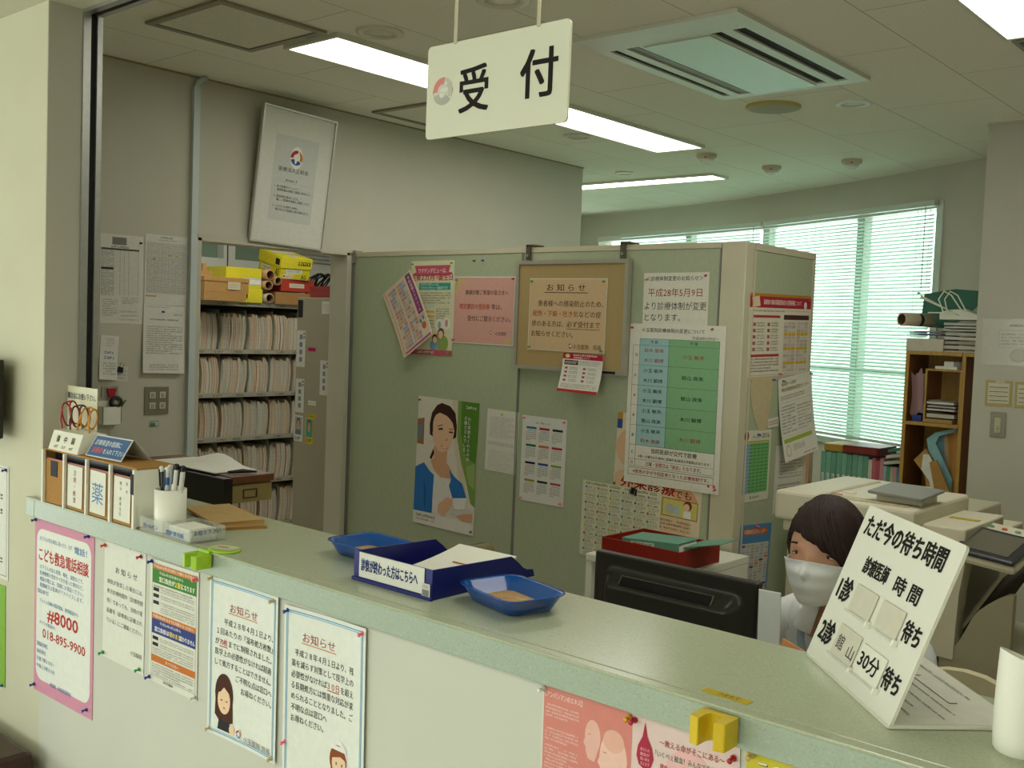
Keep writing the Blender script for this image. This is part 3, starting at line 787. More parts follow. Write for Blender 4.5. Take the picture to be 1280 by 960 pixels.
p = Paper(M, W, H, '#d4d3b6'); p.lines(.04, .015, .5, .05, 1, '#55503c', fill=.8, last=1).lines(.55, .015, .95, .05, 1, '#55503c', fill=.8, last=1)
cs = ('#4c8cb0', '#6aa04a', '#c9b23a', '#cf7f3a', '#b8503c', '#c4577a', '#4a8a6a', '#5a9ab8')
for j in range(6):
    for i in range(9):
        x = .04 + j * .16; y = .07 + i * .103
        p.rect(x, y, x + .025, y + .028, cs[(i * 2 + j * 3 + (i * j) % 4) % 8]).lines(x + .04, y, x + .13, y + .03, 1, '#5c5a54', fill=.7, last=1, seed=i + j).lines(x + .01, y + .035, x + .145, y + .095, 4, '#807d72', seed=i * 7 + j)
p.done('dotted_list_poster', 'pale list poster with rows of small coloured squares behind the red tray', 'poster', 'notices on the partition')
t = thing('bulldog_clip', 'black bulldog clip on the top edge of the dotted list poster', 'clip', (-2.205, YP - .012, .892))
b = MB(M=F_FRONT(-2.205, YP - .005, .895, -14)); b.prism([(-.016, -.012), (.016, -.012), (.012, .012), (-.012, .012)], 0, .006, M_BLACK); b.build('clip_body', t)
b = MB(M=F_FRONT(-2.205, YP - .005, .895, -14)); b.tube([(-.009, .008, .0062), (-.009, -.016, .008), (.009, -.016, .008), (.009, .008, .0062)], .0012, M_GREYPL, 6); b.build('clip_lever', t)
W, H = .412, .607; M = F_FRONT(-2.046, YP - .0062, 1.232, 0)
p = Paper(M, W, H, '#dedccb', t=.0012)
p.txt('小玉医院診療体制の変更について', .46, .038, .028, '#2c2a26', .66).txt('平成28年5月9日〜', .80, .078, .020, '#3c3a36', .27)
x0, x1, x2, x3 = .045, .115, .43, .945
rows = [.092, .133, .258, .384, .510, .635, .760]
p.rect(x1, rows[0], x2, rows[6], '#9cc0be').rect(x2, rows[0], x3, rows[6], '#84b384').up()
for r in rows[1:]: p.rect(x0, r - .0008, x3, r + .0008, '#4c5a50')
for x in (x0, x1, x2, x3): p.rect(x - .0015, rows[0] if x > x0 else rows[1], x + .0015, .892, '#4c5a50') if x != x2 else p.rect(x - .0015, rows[0], x + .0015, rows[6], '#4c5a50')
p.rect(x1, rows[0] - .0008, x3, rows[0] + .0008, '#4c5a50').rect(x0, .848, x3, .8495, '#4c5a50').rect(x0, .891, x3, .8925, '#4c5a50')
p.txt('午 前', (x1 + x2) / 2, .112, .022, '#333833').txt('午 後', (x2 + x3) / 2, .112, .022, '#333833')
N = {'k': '小玉 敏央', 's': '鈴木 朋美', 'g': '木川 顕博', 't': '館山 政美'}
tb = [('月', 's', 'g', 'k', 1, 1, 1), ('火', 'k', 'g', 't', 0, 0, 0), ('水', 'k', 'g', 't', 0, 0, 0), ('木', 'k', 't', 'g', 0, 0, 0), ('金', 'k', 's', 'g', 0, 1, 1)]
R_, B_ = '#a8453c', '#26302c'
for i, (d, a, c, e_, ra, rc, re_) in enumerate(tb):
    y = (rows[i + 1] + rows[i + 2]) / 2
    p.txt(d, (x0 + x1) / 2, y, .022, '#333833').txt(N[a], (x1 + x2) / 2, y - .031, .026, R_ if ra else B_, .21).txt(N[c], (x1 + x2) / 2, y + .031, .026, R_ if rc else B_, .21).txt(N[e_], (x2 + x3) / 2, y, .027, R_ if re_ else B_, .22)
p.txt('土', (x0 + x1) / 2, .805, .022, '#333833').txt('日', (x0 + x1) / 2, .87, .022, R_).txt('当院医師が交代で診療', .53, .787, .032, '#33322e', .48)
p.txt('※第一土曜日の午前中に渡邉外来(秋田大学医師)があります。', .53, .828, .019, '#44423e', .76).txt('日曜・祝祭日は『休診』となります。', .53, .871, .028, R_, .58)
p.frame(x0, .902, x3, .948, .003, '#4c4c48').txt('※紫色の字が今回変更となった診療体制です。', .5, .925, .026, R_, .80)
p.ell(.90, .955, .014, .008, '#d0607a').ell(.955, .955, .012, .012, '#d0607a')
p.done('timetable_poster', 'large doctor timetable with a blue column and a green column', 'timetable', 'notices on the partition')
pins(M, W, H, 'blue and green timetable', [(.03, .025, '#c9405a'), (.87, .02, '#c9405a'), (.97, .97, '#c9405a')], .002)

# advertisement, white sheet and year calendar low on the partition
W, H = .38, .583; M = F_FRONT(-3.219, YP - .0012, .881, -1.1)
p = Paper(M, W, H, '#d9d2c4')
def Q(*pts):
    out = []
    for cx_, cy_ in pts:
        t_ = .5
        for _ in range(6):
            xl = 112 - 27 * t_; xr = 482 - 42 * t_; xn = (cx_ - xl) / (xr - xl); t_ = (cy_ - 67 - 53 * xn) / (758 + 37 * xn)
        out.append((min(1, max(0, xn)), min(1, max(0, t_))))
    return out
def PQ(c, *pts): p.poly(Q(*pts), c)
PQ('#cfc3ac', (320, 96), (380, 105), (400, 700), (370, 640), (335, 400))
PQ('#7c9a4c', (355, 101), (482, 120), (460, 500), (452, 745), (425, 720), (395, 560), (372, 470), (350, 330)); p.up()
PQ('#55802c', (378, 106), (482, 121), (470, 330), (455, 480), (400, 440), (372, 300)); PQ('#96ab6a', (400, 500), (452, 480), (448, 640), (415, 600))
PQ('#9a6a48', (106, 205), (150, 200), (146, 360), (104, 352)); PQ('#6c7f86', (110, 240), (138, 236), (134, 330), (108, 326)); p.up()
PQ('#3a2016', (206, 385), (184, 440), (194, 452), (214, 412)); PQ('#3a2016', (258, 114), (228, 126), (196, 172), (183, 240), (184, 300), (200, 312), (240, 330), (330, 330), (344, 320), (348, 255), (340, 178), (308, 134)); p.up()
PQ('#cf9f7c', (212, 370), (210, 440), (190, 462), (215, 520), (250, 560), (312, 570), (316, 520), (286, 470), (292, 395)); p.up()
PQ('#e0b896', (207, 210), (200, 285), (208, 350), (236, 398), (262, 412), (296, 398), (322, 345), (334, 280), (322, 225), (285, 190), (245, 172), (222, 184)); p.up()
PQ('#3a2016', (258, 150), (218, 178), (204, 230), (203, 290), (192, 280), (192, 200), (225, 140), (270, 128), (318, 150), (338, 220), (338, 300), (322, 232), (290, 190))
PQ('#4a2c20', (236, 266), (262, 262), (266, 274), (240, 277)); PQ('#4a2c20', (300, 284), (326, 287), (324, 297), (302, 294)); PQ('#5a3a2a', (232, 250), (264, 243), (264, 248), (234, 255)); PQ('#5a3a2a', (302, 268), (330, 272), (328, 276), (302, 273))
PQ('#b5604f', (248, 362), (276, 380), (300, 376), (292, 390), (268, 390)); PQ('#f0e8dc', (256, 370), (276, 382), (296, 379), (288, 386), (270, 386)); PQ('#c58e6c', (286, 320), (296, 338), (282, 344))
PQ('#dcd8d2', (205, 528), (250, 560), (312, 572), (304, 620), (322, 685), (250, 775), (190, 772), (202, 600)); p.up()
PQ('#2c70b4', (90, 490), (150, 468), (185, 520), (212, 545), (204, 690), (200, 775), (84, 750)); PQ('#2c70b4', (304, 514), (336, 560), (380, 600), (404, 690), (322, 685), (302, 612), (314, 575)); p.up()
PQ('#235c98', (150, 560), (165, 640), (160, 760), (150, 700)); PQ('#e4e2dc', (320, 686), (406, 686), (394, 755), (334, 757)); PQ('#cfcdc6', (300, 765), (420, 755), (436, 775), (380, 792), (310, 785)); p.up()
PQ('#dcae8a', (238, 722), (290, 680), (324, 688), (318, 720), (296, 765), (258, 796), (236, 764)); PQ('#d29e78', (345, 795), (398, 780), (436, 784), (434, 830), (385, 828)); p.up()
PQ('#dedbd2', (87, 752), (250, 790), (452, 850), (440, 915), (85, 825)); p.up()
(ax_, ay_), (bx_, by_) = Q((425, 195), (404, 192))
p.vtxt('心に笑顔をくれるのは', ax_, ay_ + .02, .030, '#e9ead8', .034).vtxt('介護士さんでした。', bx_, by_ + .02, .030, '#e9ead8', .034)
p.txt('暮らしを支える', .12, .93, .018, '#333').txt('共済', .33, .938, .02, '#333') if False else p.lines(.05, .92, .38, .945, 1, '#3a3a38', fill=.8, last=1).lines(.05, .955, .36, .97, 1, '#77756e', fill=.8, last=1).lines(.80, .03, .97, .055, 1, '#e4e6d6', fill=.8, last=1)
p.done('advert_poster', 'photo poster of a smiling woman in a blue cardigan holding a cup', 'poster', 'notices on the partition')
for x, y in ((.03, .03), (.97, .97)): pin(M, W, H, x, y, '#1c1c1c', CORN[(0 if x < .5 else 1, 0 if y < .5 else 1)] + ' of the blue cardigan poster')
W, H = .178, .265; M = F_FRONT(-2.891, YP - .0008, 1.017, -1.2)
p = Paper(M, W, H, '#dbd9cc')
p.ell(.47, .07, .04, .02, '#a8b83a').lines(.1, .11, .9, .46, 16, '#a8a298').lines(.06, .52, .9, .58, 2, '#8a857c').lines(.1, .65, .92, .98, 14, '#b5afa4', seed=4)
for x in (.3, .5, .7): p.rect(x, .12, x + .004, .46, '#bdb7aa')
p.done('printed_sheet', 'faintly printed white sheet between the cardigan poster and the year calendar', 'sheet', 'notices on the partition')
W, H = .235, .357; M = F_FRONT(-2.661, YP - .0012, .961, -.4)
p = Paper(M, W, H, '#d9d8d0'); p.txt('2016　年間カレンダー', .48, .075, .022, '#444038', .34)
cc = ['#2f6fae', '#a8303a', '#24302a', '#2f6a3a', '#c9692c', '#a83040', '#23244a', '#34529a', '#7fa03a', '#98902c', '#2c3038', '#b04a6a']
for i in range(4):
    for j in range(3):
        x = .10 + j * .295; y = .125 + i * .205
        p.rect(x, y, x + .23, y + .026, cc[i * 3 + j])
        for r in range(6):
            for q in range(7):
                if (r, q) not in ((5, 3), (5, 4), (5, 5), (5, 6), (0, 0)): p.cell(x + q * .033, y + .042 + r * .022, x + q * .033 + .018, y + .052 + r * .022, '#a8504c' if q == 0 else '#7c7a78')
p.done('year_calendar', 'white one-page year calendar with twelve coloured month bars', 'calendar', 'notices on the partition')
pins(M, W, H, 'white year calendar', [(.05, .03, '#ff6f8a'), (.95, .03, '#ff6f8a'), (.05, .97, '#ff6f8a'), (.94, .96, '#ff6f8a')])

# ------------------------------------------------------------------ notices on the narrow panel
W, H = .495, .303; M = F_SIDE(X3 + .0012, 3.578, 1.512, 1.2)
p = Paper(M, W, H, '#d9d3be', t=.0012)
p.rect(0, 0, 1, .17, '#a8283a').rect(0, 0, 1, .035, '#b07f2c').up().txt('高齢者の肺炎球菌感染症の定期接種について', .52, .10, .065, '#efe2cf', .62).poly([(.03, .05), (.14, .03), (.16, .15), (.05, .17)], '#dcc9a0').ell(.9, .13, .025, .05, '#dcd6c4')
p.lines(.05, .19, .55, .225, 1, '#4c4640', last=1).rect(.04, .26, .48, .29, '#a83a3c').rect(.54, .25, .97, .31, '#4a2a2c').rect(.04, .73, .48, .76, '#a83a3c').frame(.02, .2, .985, .985, .004, '#b9b09a')
for i in range(5):
    for j in range(2): p.rect(.06 + j * .22, .35 + i * .075, .10 + j * .22, .39 + i * .075, '#a35a50').lines(.12 + j * .22, .34 + i * .075, .24 + j * .22, .40 + i * .075, 2, '#5c564e', seed=i)
p.lines(.05, .77, .48, .95, 5, '#5c564e')
for j in range(2):
    for i in range(14):
        for q in range(3): p.cell(.55 + j * .215 + q * .066, .335 + i * .045, .61 + j * .215 + q * .066, .372 + i * .045, '#c9a42c' if i in (3, 7, 11) else random.Random(i * 5 + j * 3 + q).choice(('#bdb5a6', '#c9b4ac', '#b0aaa0', '#cfc6b4')))
p.done('red_banner_poster', 'poster with a red and gold top banner on the narrow panel', 'poster', 'notices on the narrow panel')
b = MB(M=F_SIDE(X3 + .0004, 3.585, 1.51, 1.0)); b.bx(-.255, .262, -.165, .155, 0, .0007, mat('poster_backing', '#b7b29a', rough=.6)); tag(b.build('backing_card'), 'pale backing card edging out from behind the red banner poster', 'card')
pins(M, W, H, 'red banner poster', [(.95, .06, '#c9405a'), (.5, .98, '#c9405a')], .002)
W, H = .20, .195; M = F_SIDE(X3 + .001, 3.45, 1.258, 0)
p = MB(M); p.prism([(-.10, .1), (.098, .1), (.07, -.02), (.055, -.10), (-.005, -.098), (-.045, -.05), (-.07, .0)], 0, .0009, mat('aged_beige_paper', '#c3b48c', rough=.85, var=.06, scale=50))
tag(p.build('torn_sheet'), 'torn beige sheet pinned under the red banner poster', 'sheet')
pins(M, W, H, 'torn beige sheet', [(.07, .04, '#d8a02c'), (.92, .05, '#1f3f98')])
W, H = .088, .035; M = F_SIDE(X3 + .0022, 3.555, 1.185, 4)
Paper(M, W, H, '#d8d4c4').lines(.08, .2, .9, .8, 2, '#9a5a68', fill=.6, last=1).done('paper_slip', 'small white slip pinned between the torn sheet and the white notice', 'paper slip')
W, H = .262, .26; M = F_SIDE(X3 + .0012, 3.72, .962, -1.2)
Paper(M, W, H, '#d3d1c4').txt('お願い', .45, .13, .05, '#55534e').lines(.12, .22, .88, .5, 6, '#6b6860').lines(.12, .56, .88, .96, 7, '#6b6860', seed=6).done('lower_sheet', 'long white typed sheet hanging lowest beside the copier', 'sheet', 'notices on the narrow panel')
W, H = .285, .315; M = F_SIDE(X3 + .0028, 3.735, 1.205, 6.5)
p = Paper(M, W, H, '#dcdacb', curl=lift(.03, H))
p.txt('秋田県への医院', .30, .075, .045, '#8a8a2c', .42, bold=.02).txt('肺炎球菌感染症認定センター', .50, .145, .05, '#8a8a2c', .82, bold=.02)
p.lines(.05, .21, .75, .27, 2, '#55524c').lines(.05, .33, .45, .68, 9, '#3c3a36').lines(.5, .36, .92, .68, 8, '#77746c', seed=9).rect(.05, .735, .88, .785, '#9cb045').frame(.02, .30, .95, .71, .003, '#a5a295')
p.ell(.14, .88, .07, .07, '#b8a89a').up().ell(.14, .88, .055, .055, '#dcdacb').lines(.28, .82, .62, .9, 3, '#55524c').lines(.55, .95, .95, .98, 1, '#55524c', last=1)
p.done('green_bar_notice', 'white notice with a green bar curling away at the panel edge', 'notice', 'notices on the narrow panel')
pins(M, W, H, 'notice with the green bar', [(.12, .03, '#1f3f98'), (.94, .03, '#1f3f98')])
W, H = .216, .262; M = F_SIDE(X3 + .0009, 3.436, 1.031, -.8)
p = Paper(M, W, H, '#d5d4bf')
p.ell(.12, .075, .075, .075, '#8a2c34').txt('2016', .80, .08, .07, '#3c3f4a', .26).rect(.06, .145, .94, .175, '#b5ac4c').rect(.06, .18, .28, .88, '#8ca6b6').rect(.28, .18, .94, .88, '#6fae66').up().txt('カレンダー', .5, .09, .05, '#3f5a8c', .36)
for r in range(14):
    for q in range(6): p.cell(.10 + q * .14, .20 + r * .049, .19 + q * .14, .216 + r * .049, '#4f7f58' if q > 0 else '#647c94')
p.ell(.36, .94, .025, .025, '#8a857a').lines(.42, .92, .66, .96, 1, '#66625a', fill=.8, last=1)
p.done('green_calendar', 'small green 2016 calendar low on the narrow panel', 'calendar', 'notices on the narrow panel')
pins(M, W, H, 'small green calendar', [(.5, .06, '#1f3f98')])
W, H = .245, .25; M = F_SIDE(X3 + .0009, 3.455, .688, -4)
p = Paper(M, W, H, '#cfd3d0'); p.rect(0, 0, 1, .28, '#4f86b4').rect(0, .28, .05, 1, '#5f90b8').rect(.95, .28, 1, 1, '#5f90b8').up().rect(.1, .06, .88, .16, '#b9683c').up().txt('年間休診日カレンダー', .49, .11, .075, '#efe4d2', .7)
for q in range(6):
    for r in range(15): p.cell(.08 + q * .148, .30 + r * .045, .20 + q * .148, .335 + r * .045, random.Random(q * 17 + r).choice(('#b8bab4', '#c4c6c0', '#aeb0ac', '#c2a4a0', '#b7b59a') if (q + r) % 9 else ('#c98a3c', '#7a4a6a')))
p.done('blue_schedule', 'blue topped schedule sheet behind the monitor and beside the person', 'schedule', 'notices on the narrow panel')
pins(M, W, H, 'blue topped schedule sheet', [(.5, .03, '#ff6f8a')])

# ================================================================== on the records-room wall
M_BLUEPIPE = mat('pale_blue_plastic', '#bcc6c4', rough=.4, var=.02, scale=8)
b = MB(); b.bx(XW, XW + .022, 2.397, 2.427, 0.9, 2.455, M_BLUEPIPE)
b.tube([(XW + .012, 2.412, 2.45), (XW + .014, 2.416, 2.472), (XW + .03, 2.43, 2.486), (XW + .045, 2.44, 2.494)], .012, M_BLUEPIPE, 10)
tag(b.build('cable_duct'), 'pale blue vertical cable duct beside the records room doorway', 'cable duct')
# large framed sheet leaning forward at its top
W, H = .405, .60
u = Vector((0, 1, -.035)).normalized(); v = Vector((.10, .02, 1)); v = (v - u * v.dot(u)).normalized()
base = Vector((XW + .014, 2.865, 1.835))
M = frame(base + v * (H / 2) + u * .02, u, v)
t = thing('framed_notice', 'large white framed notice leaning out above the records room doorway', 'framed notice', (XW, 2.865, 1.835))
b = MB(M); e = .008
for q in ((-W / 2, W / 2, H / 2 - e, H / 2), (-W / 2, W / 2, -H / 2, -H / 2 + e), (-W / 2, -W / 2 + e, -H / 2 + e, H / 2 - e), (W / 2 - e, W / 2, -H / 2 + e, H / 2 - e)): b.bx(*q, -.006, .012, mat('silver_frame', '#c4c4ba', rough=.3, var=.02, metal=.3))
b.build('picture_frame', t)
p = Paper(M, W - 2 * e - .001, H - 2 * e - .001, '#d0cfc2', t=.004)
p.rect(.19, .18, .80, .83, '#c2c3bc').up()
logo(p, .50, .335, .085)
p.txt('医療法人正和会', .48, .435, .035, '#3a3c3a', .42).txt('Action 3', .46, .515, .020, '#3a3c3a', .16).rect(.22, .535, .72, .5365, '#9a9a92')
for i, (a, c) in enumerate((('1. 良き医療のパートナー。', '医療現場の発展と福祉に努めます。'), ('2. 患者様の視点に立ち、', '優しい医療を実践し貢献します。'), ('3. 一人ひとりが誇りを持ち、', '豊かな心で医療の質を高めます。'))):
    p.txt(a, .24, .57 + i * .075, .021, '#55564f', .36, 'L').txt(c, .28, .595 + i * .075, .021, '#55564f', .48, 'L')
p.build('print', t)
# sheets by the reveal
W, H = .183, .353; M = F_SIDE(XW + .0006, 2.102, 1.635, .4)
p = Paper(M, W, H, '#d0cfc4'); p.rect(.27, .03, .60, .115, '#77756c').lines(.25, .125, .65, .15, 1, '#33312e', fill=.9, last=1).rect(.02, .155, .9, .175, '#4a4844')
for i in range(26): p.cell(.02, .18 + i * .0195, .88, .1812 + i * .0195, '#8f8d86')
for x in (.02, .3, .45, .55, .65, .88): p.rect(x, .17, x + .006, .69, '#8f8d86')
p.lines(.03, .18, .3, .69, 25, '#5c5a54', seed=3).rect(.02, .37, .3, .395, '#3c3a38').lines(.05, .72, .4, .92, 8, '#8a8880').lines(.5, .7, .9, .78, 4, '#77756e').lines(.45, .84, .92, .98, 3, '#9a9890', fill=.3)
p.done('form_sheet', 'printed form with a grey photo block nearest to the shutter rail', 'sheet', 'sheets on the wall beside the doorway')
pins(M, W, H, 'printed form nearest to the shutter rail', [(.92, .075, '#1c1c1c')])
W, H = .19, .287; M = F_SIDE(XW + .001, 2.295, 1.683, -.2)
p = Paper(M, W, H, '#d2d1c6'); p.txt('外来担当表', .5, .035, .03, '#3a3936', .3).lines(.3, .06, .75, .085, 1, '#55534c', last=1)
for i in range(33): p.cell(.04, .11 + i * .0225, .97, .1115 + i * .0225, '#8c8a84')
for i in range(12): p.rect(.04 + i * .0845, .11, .044 + i * .0845, .832, '#8c8a84')
for i in range(11): p.lines(.05 + i * .0845, .115, .115 + i * .0845, .83, 30, '#7c7a74', seed=i)
p.rect(.55, .275, .62, .295, '#b8a83c').rect(.71, .28, .78, .30, '#b8a83c').rect(.18, .335, .25, .355, '#c08a4c').rect(.03, .865, .28, .885, '#b99a6c')
p.done('grid_sheet', 'sheet with a dense grid table high beside the blue duct', 'sheet', 'sheets on the wall beside the doorway')
W, H = .188, .28; M = F_SIDE(XW + .0022, 2.289, 1.398, -1)
p = Paper(M, W, H, '#d5d4c9', t=.002, curl=lift(.012, H)); p.lines(.06, .02, .6, .035, 1, '#55534c').lines(.72, .11, .94, .15, 2, '#55534c').lines(.15, .19, .85, .23, 1, '#4a4844', last=1).lines(.08, .30, .95, .72, 13, '#5a5852').lines(.15, .86, .85, .96, 3, '#6a6860')
p.done('letter_sheets', 'stapled typed letter pinned below the grid sheet', 'letter', 'sheets on the wall beside the doorway')
pins(M, W, H, 'stapled typed letter', [(.45, .09, '#1f3f98')], .0028)
W, H = .075, .175; M = F_SIDE(XW + .001, 2.05, 1.322, -4)
p = Paper(M, W, H, '#d4d3ca', curl=lift(.015, H)); p.lines(.3, .05, .8, .25, 4, '#8c8a84').lines(.25, .35, .8, .42, 1, '#3a5a8c', fill=.8, last=1).lines(.25, .46, .8, .54, 1, '#3a5a8c', fill=.8, last=1).lines(.2, .6, .9, .9, 5, '#77756e')
p.done('memo_sheet', 'small narrow memo with blue lines below the printed form', 'memo', 'sheets on the wall beside the doorway')
W, H = .053, .06; M = F_SIDE(XW + .0006, 2.108, 1.257, -2)
Paper(M, W, H, '#cbcac0').lines(.2, .2, .9, .9, 3, '#8c8a84').done('memo_slip', 'little memo slip under the black binder clip', 'memo')
b = MB(M=F_SIDE(XW + .003, 2.098, 1.275, -15)); b.prism([(-.014, -.012), (.012, -.012), (.009, .010), (-.009, .010)], 0, .010, M_BLACK); b.tube([(-.006, .008, .008), (-.008, .026, .014), (.006, .026, .014), (.006, .008, .008)], .0012, mat('clip_yellow_metal', '#a3a04a', rough=.4, metal=.5), 6)
tag(b.build('binder_clip'), 'black binder clip on the wall between the memo and the letter', 'clip')
t = thing('call_plate', 'steel wall plate with a red button behind the pen pocket', 'wall plate', (XW, 2.059, 1.166))
b = MB(); b.bx(XW, XW + .006, 2.025, 2.093, 1.166, 1.208, M_ALU); b.build('plate', t)
b = MB(M=F_SIDE(XW + .006, 2.062, 1.186)); b.prism([(-.02, .014), (.02, .014), (.012, -.02), (-.012, -.02)], 0, .008, mat('red_plastic', '#a8242a', rough=.35)); b.build('red_button', t)
t = thing('wall_pocket', 'white paper pocket fixed to the wall holding a roll of tape', 'pocket', (XW, 2.05, 1.055))
b = MB()
b.bx(XW, XW + .002, 2.012, 2.089, 1.06, 1.15, M_PAPER); b.bx(XW + .038, XW + .040, 2.012, 2.089, 1.06, 1.128, M_PAPER); b.bx(XW, XW + .04, 2.012, 2.014, 1.06, 1.13, M_PAPER); b.bx(XW, XW + .04, 2.087, 2.089, 1.06, 1.13, M_PAPER); b.bx(XW, XW + .04, 2.012, 2.089, 1.058, 1.06, M_PAPER)
b.build('pocket_body', t)
b = MB(M=Matrix.Translation((XW + .022, 2.075, 1.145)) @ Matrix.Rotation(.6, 4, 'X') @ Matrix.Rotation(1.2, 4, 'Y')); b.lathe([(.012, -.012), (.024, -.012), (.024, .012), (.012, .012), (.012, -.012)], M_DARK, n=24, caps=False)
b.lathe([(.0119, -.0119), (.0119, .0119)], mat('tape_core', '#b9ae96', rough=.7), n=24, caps=False)
tag(b.build('tape_roll'), 'roll of black tape standing in the white wall pocket', 'tape')
b = MB(); b.tube([(XW + .02, 2.06, 1.07), (XW + .024, 2.115, 1.152)], .004, mat('green_pen_plastic', '#5a7a34', rough=.4), 8)
tag(b.build('green_pen'), 'green pen leaning out of the white wall pocket', 'pen')
t = thing('switch_plate', 'steel switch plate with four rocker switches', 'light switch', (XW, 2.263, 1.088))
b = MB(); b.bx(XW, XW + .006, 2.209, 2.317, 1.088, 1.203, mat('brushed_switch_steel', '#8f8c7c', rough=.38, metal=.6, var=.06, scale=120)); b.build('plate', t, bevel=.0015)
for j, y in enumerate((2.242, 2.287)):
    for i, z in enumerate((1.168, 1.124)):
        b = MB(); b.bx(XW + .006, XW + .009, y - .013, y + .013, z - .013, z + .013, mat('switch_surround', '#c9c6b4', rough=.4)); b.bx(XW + .009, XW + .012, y - .006, y + .006, z - .008, z + .008, mat('switch_key', '#a9a592', rough=.4)); b.build('rocker_switch', t)
p = Paper(F_SIDE(XW + .0005, 2.255, 1.049), .042, .026, '#8fa8a0'); p.rect(.1, .4, .6, .9, '#5a7a52').rect(.6, .2, .9, .8, '#b9bfb0'); p.done('picture_sticker', 'tiny picture sticker below the four-way switch plate', 'sticker')

# ================================================================== records room
XS = -6.05
SH = [1.607, 1.281, .984, .681, .37, .05]        # shelf board tops
Y0, Y1 = 3.40, 4.86
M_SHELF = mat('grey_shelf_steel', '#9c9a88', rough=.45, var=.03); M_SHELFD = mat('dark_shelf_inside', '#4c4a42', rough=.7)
t = thing('records_shelf', 'steel shelf unit packed with patient charts behind the doorway', 'shelf unit', (XS - .16, (Y0 + Y1) / 2, 0))
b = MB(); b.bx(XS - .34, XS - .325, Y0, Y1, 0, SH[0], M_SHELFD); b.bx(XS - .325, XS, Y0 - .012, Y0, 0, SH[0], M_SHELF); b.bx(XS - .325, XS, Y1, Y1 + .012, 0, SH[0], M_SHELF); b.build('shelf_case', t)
for z in SH:
    b = MB(); b.bx(XS - .325, XS, Y0 + .0005, Y1 - .0005, z - .028, z - (.0 if z != SH[0] else 0), M_SHELF)
    p = Paper.__new__(Paper); MB.__init__(p, F_SIDE(XS + .0004, (Y0 + Y1) / 2, z - .014)); p.w, p.h, p.z, p.warp = Y1 - Y0, .026, .0002, None
    rg = random.Random(int(z * 100))
    for i in range(9):
        x = .03 + i * .11 + rg.uniform(0, .03); p.lines(x, .25, x + .045, .8, 1, '#3a3a36', fill=.8, last=1, seed=i)
    off = len(b.v); nm = len(b.mats); b.v += p.v; b.f += [[i + off for i in f] for f in p.f]; b.m += [i + nm for i in p.m]; b.s += p.s; b.mats += p.mats
    b.build('shelf_board', t)
# one chart of each kind, then copies row by row
def chart_mesh(k):
    rg = random.Random(50 + k); b = MB()
    th = (.013, .016, .019, .022, .015, .018)[k]; h = (.232, .244, .226, .25, .238, .22)[k]
    cols = ['#cfc6ae', '#dcd8c8', '#c99a76', '#d2cab4', '#bcc2ba', '#e0dccc', '#d9c0a0', '#cbbf9f', '#c6c4b2', '#e2dfd2']
    n = 8; bend = .014
    for j in range(n):
        y0 = -th / 2 + th * j / n; y1 = -th / 2 + th * (j + .86) / n; hh = h * rg.uniform(.93, 1.0); d = rg.uniform(0, .008)
        c = rg.choice(cols); m = mat('chart_' + c.lstrip('#'), c, rough=.85, var=.06, scale=70)
        seg = 5; vs = []
        for q in range(seg + 1):
            s_ = q / seg; z = hh * s_; sh = bend * math.sin(math.pi * z / .25)
            vs += [(-.21, y0 + sh, z), (-d, y0 + sh, z), (-d, y1 + sh, z), (-.21, y1 + sh, z)]
        fs = []
        for q in range(seg):
            a = q * 4; fs += [(a, a + 1, a + 5, a + 4), (a + 1, a + 2, a + 6, a + 5), (a + 2, a + 3, a + 7, a + 6), (a + 3, a, a + 4, a + 7)]
        fs += [(3, 2, 1, 0), tuple(seg * 4 + i for i in range(4))]
        b.add(vs, fs, m)
    return b.build('patient_chart', origin=(0, 0, 0)), th
protos = [chart_mesh(k) for k in range(6)]
used = [False] * 6
rg = random.Random(5)
ROWN = {1: 'top row of the steel shelf', 2: 'second row from the top of the steel shelf', 3: 'third row from the top of the steel shelf', 4: 'fourth row from the top of the steel shelf', 5: 'bottom row of the steel shelf'}
div_mesh = None
for r in range(1, 6):
    z = SH[r]; y = 3.62 if r < 5 else 3.80
    while y < 4.67:
        lean = rg.choice((-.05, -.02, .0, .02, .04, .06)); y += .004 + max(0, lean) * .25
        stop = min(4.70, y + rg.uniform(.12, .20)); step = 1 / math.cos(lean)
        while y < stop:
            k = rg.randrange(6); o, th = protos[k]
            if used[k]: o = o.copy(); COL.objects.link(o)
            used[k] = True
            o.location = (XS - .012 - rg.uniform(0, .018), y + th / 2, z + .0015)
            o.rotation_euler = (lean, 0, 0)
            tag(o, 'thin patient chart packed upright in the ' + ROWN[r], 'patient chart', 'charts in the ' + ROWN[r])
            y += (th + .0012) * step
        y += .014 + max(0, -lean) * .25
        b = MB(); b.bx(XS - .32, XS - .03, y, y + .0015, z + .0005, z + .27, M_SHELF); b.build('shelf_divider', t); y += .002

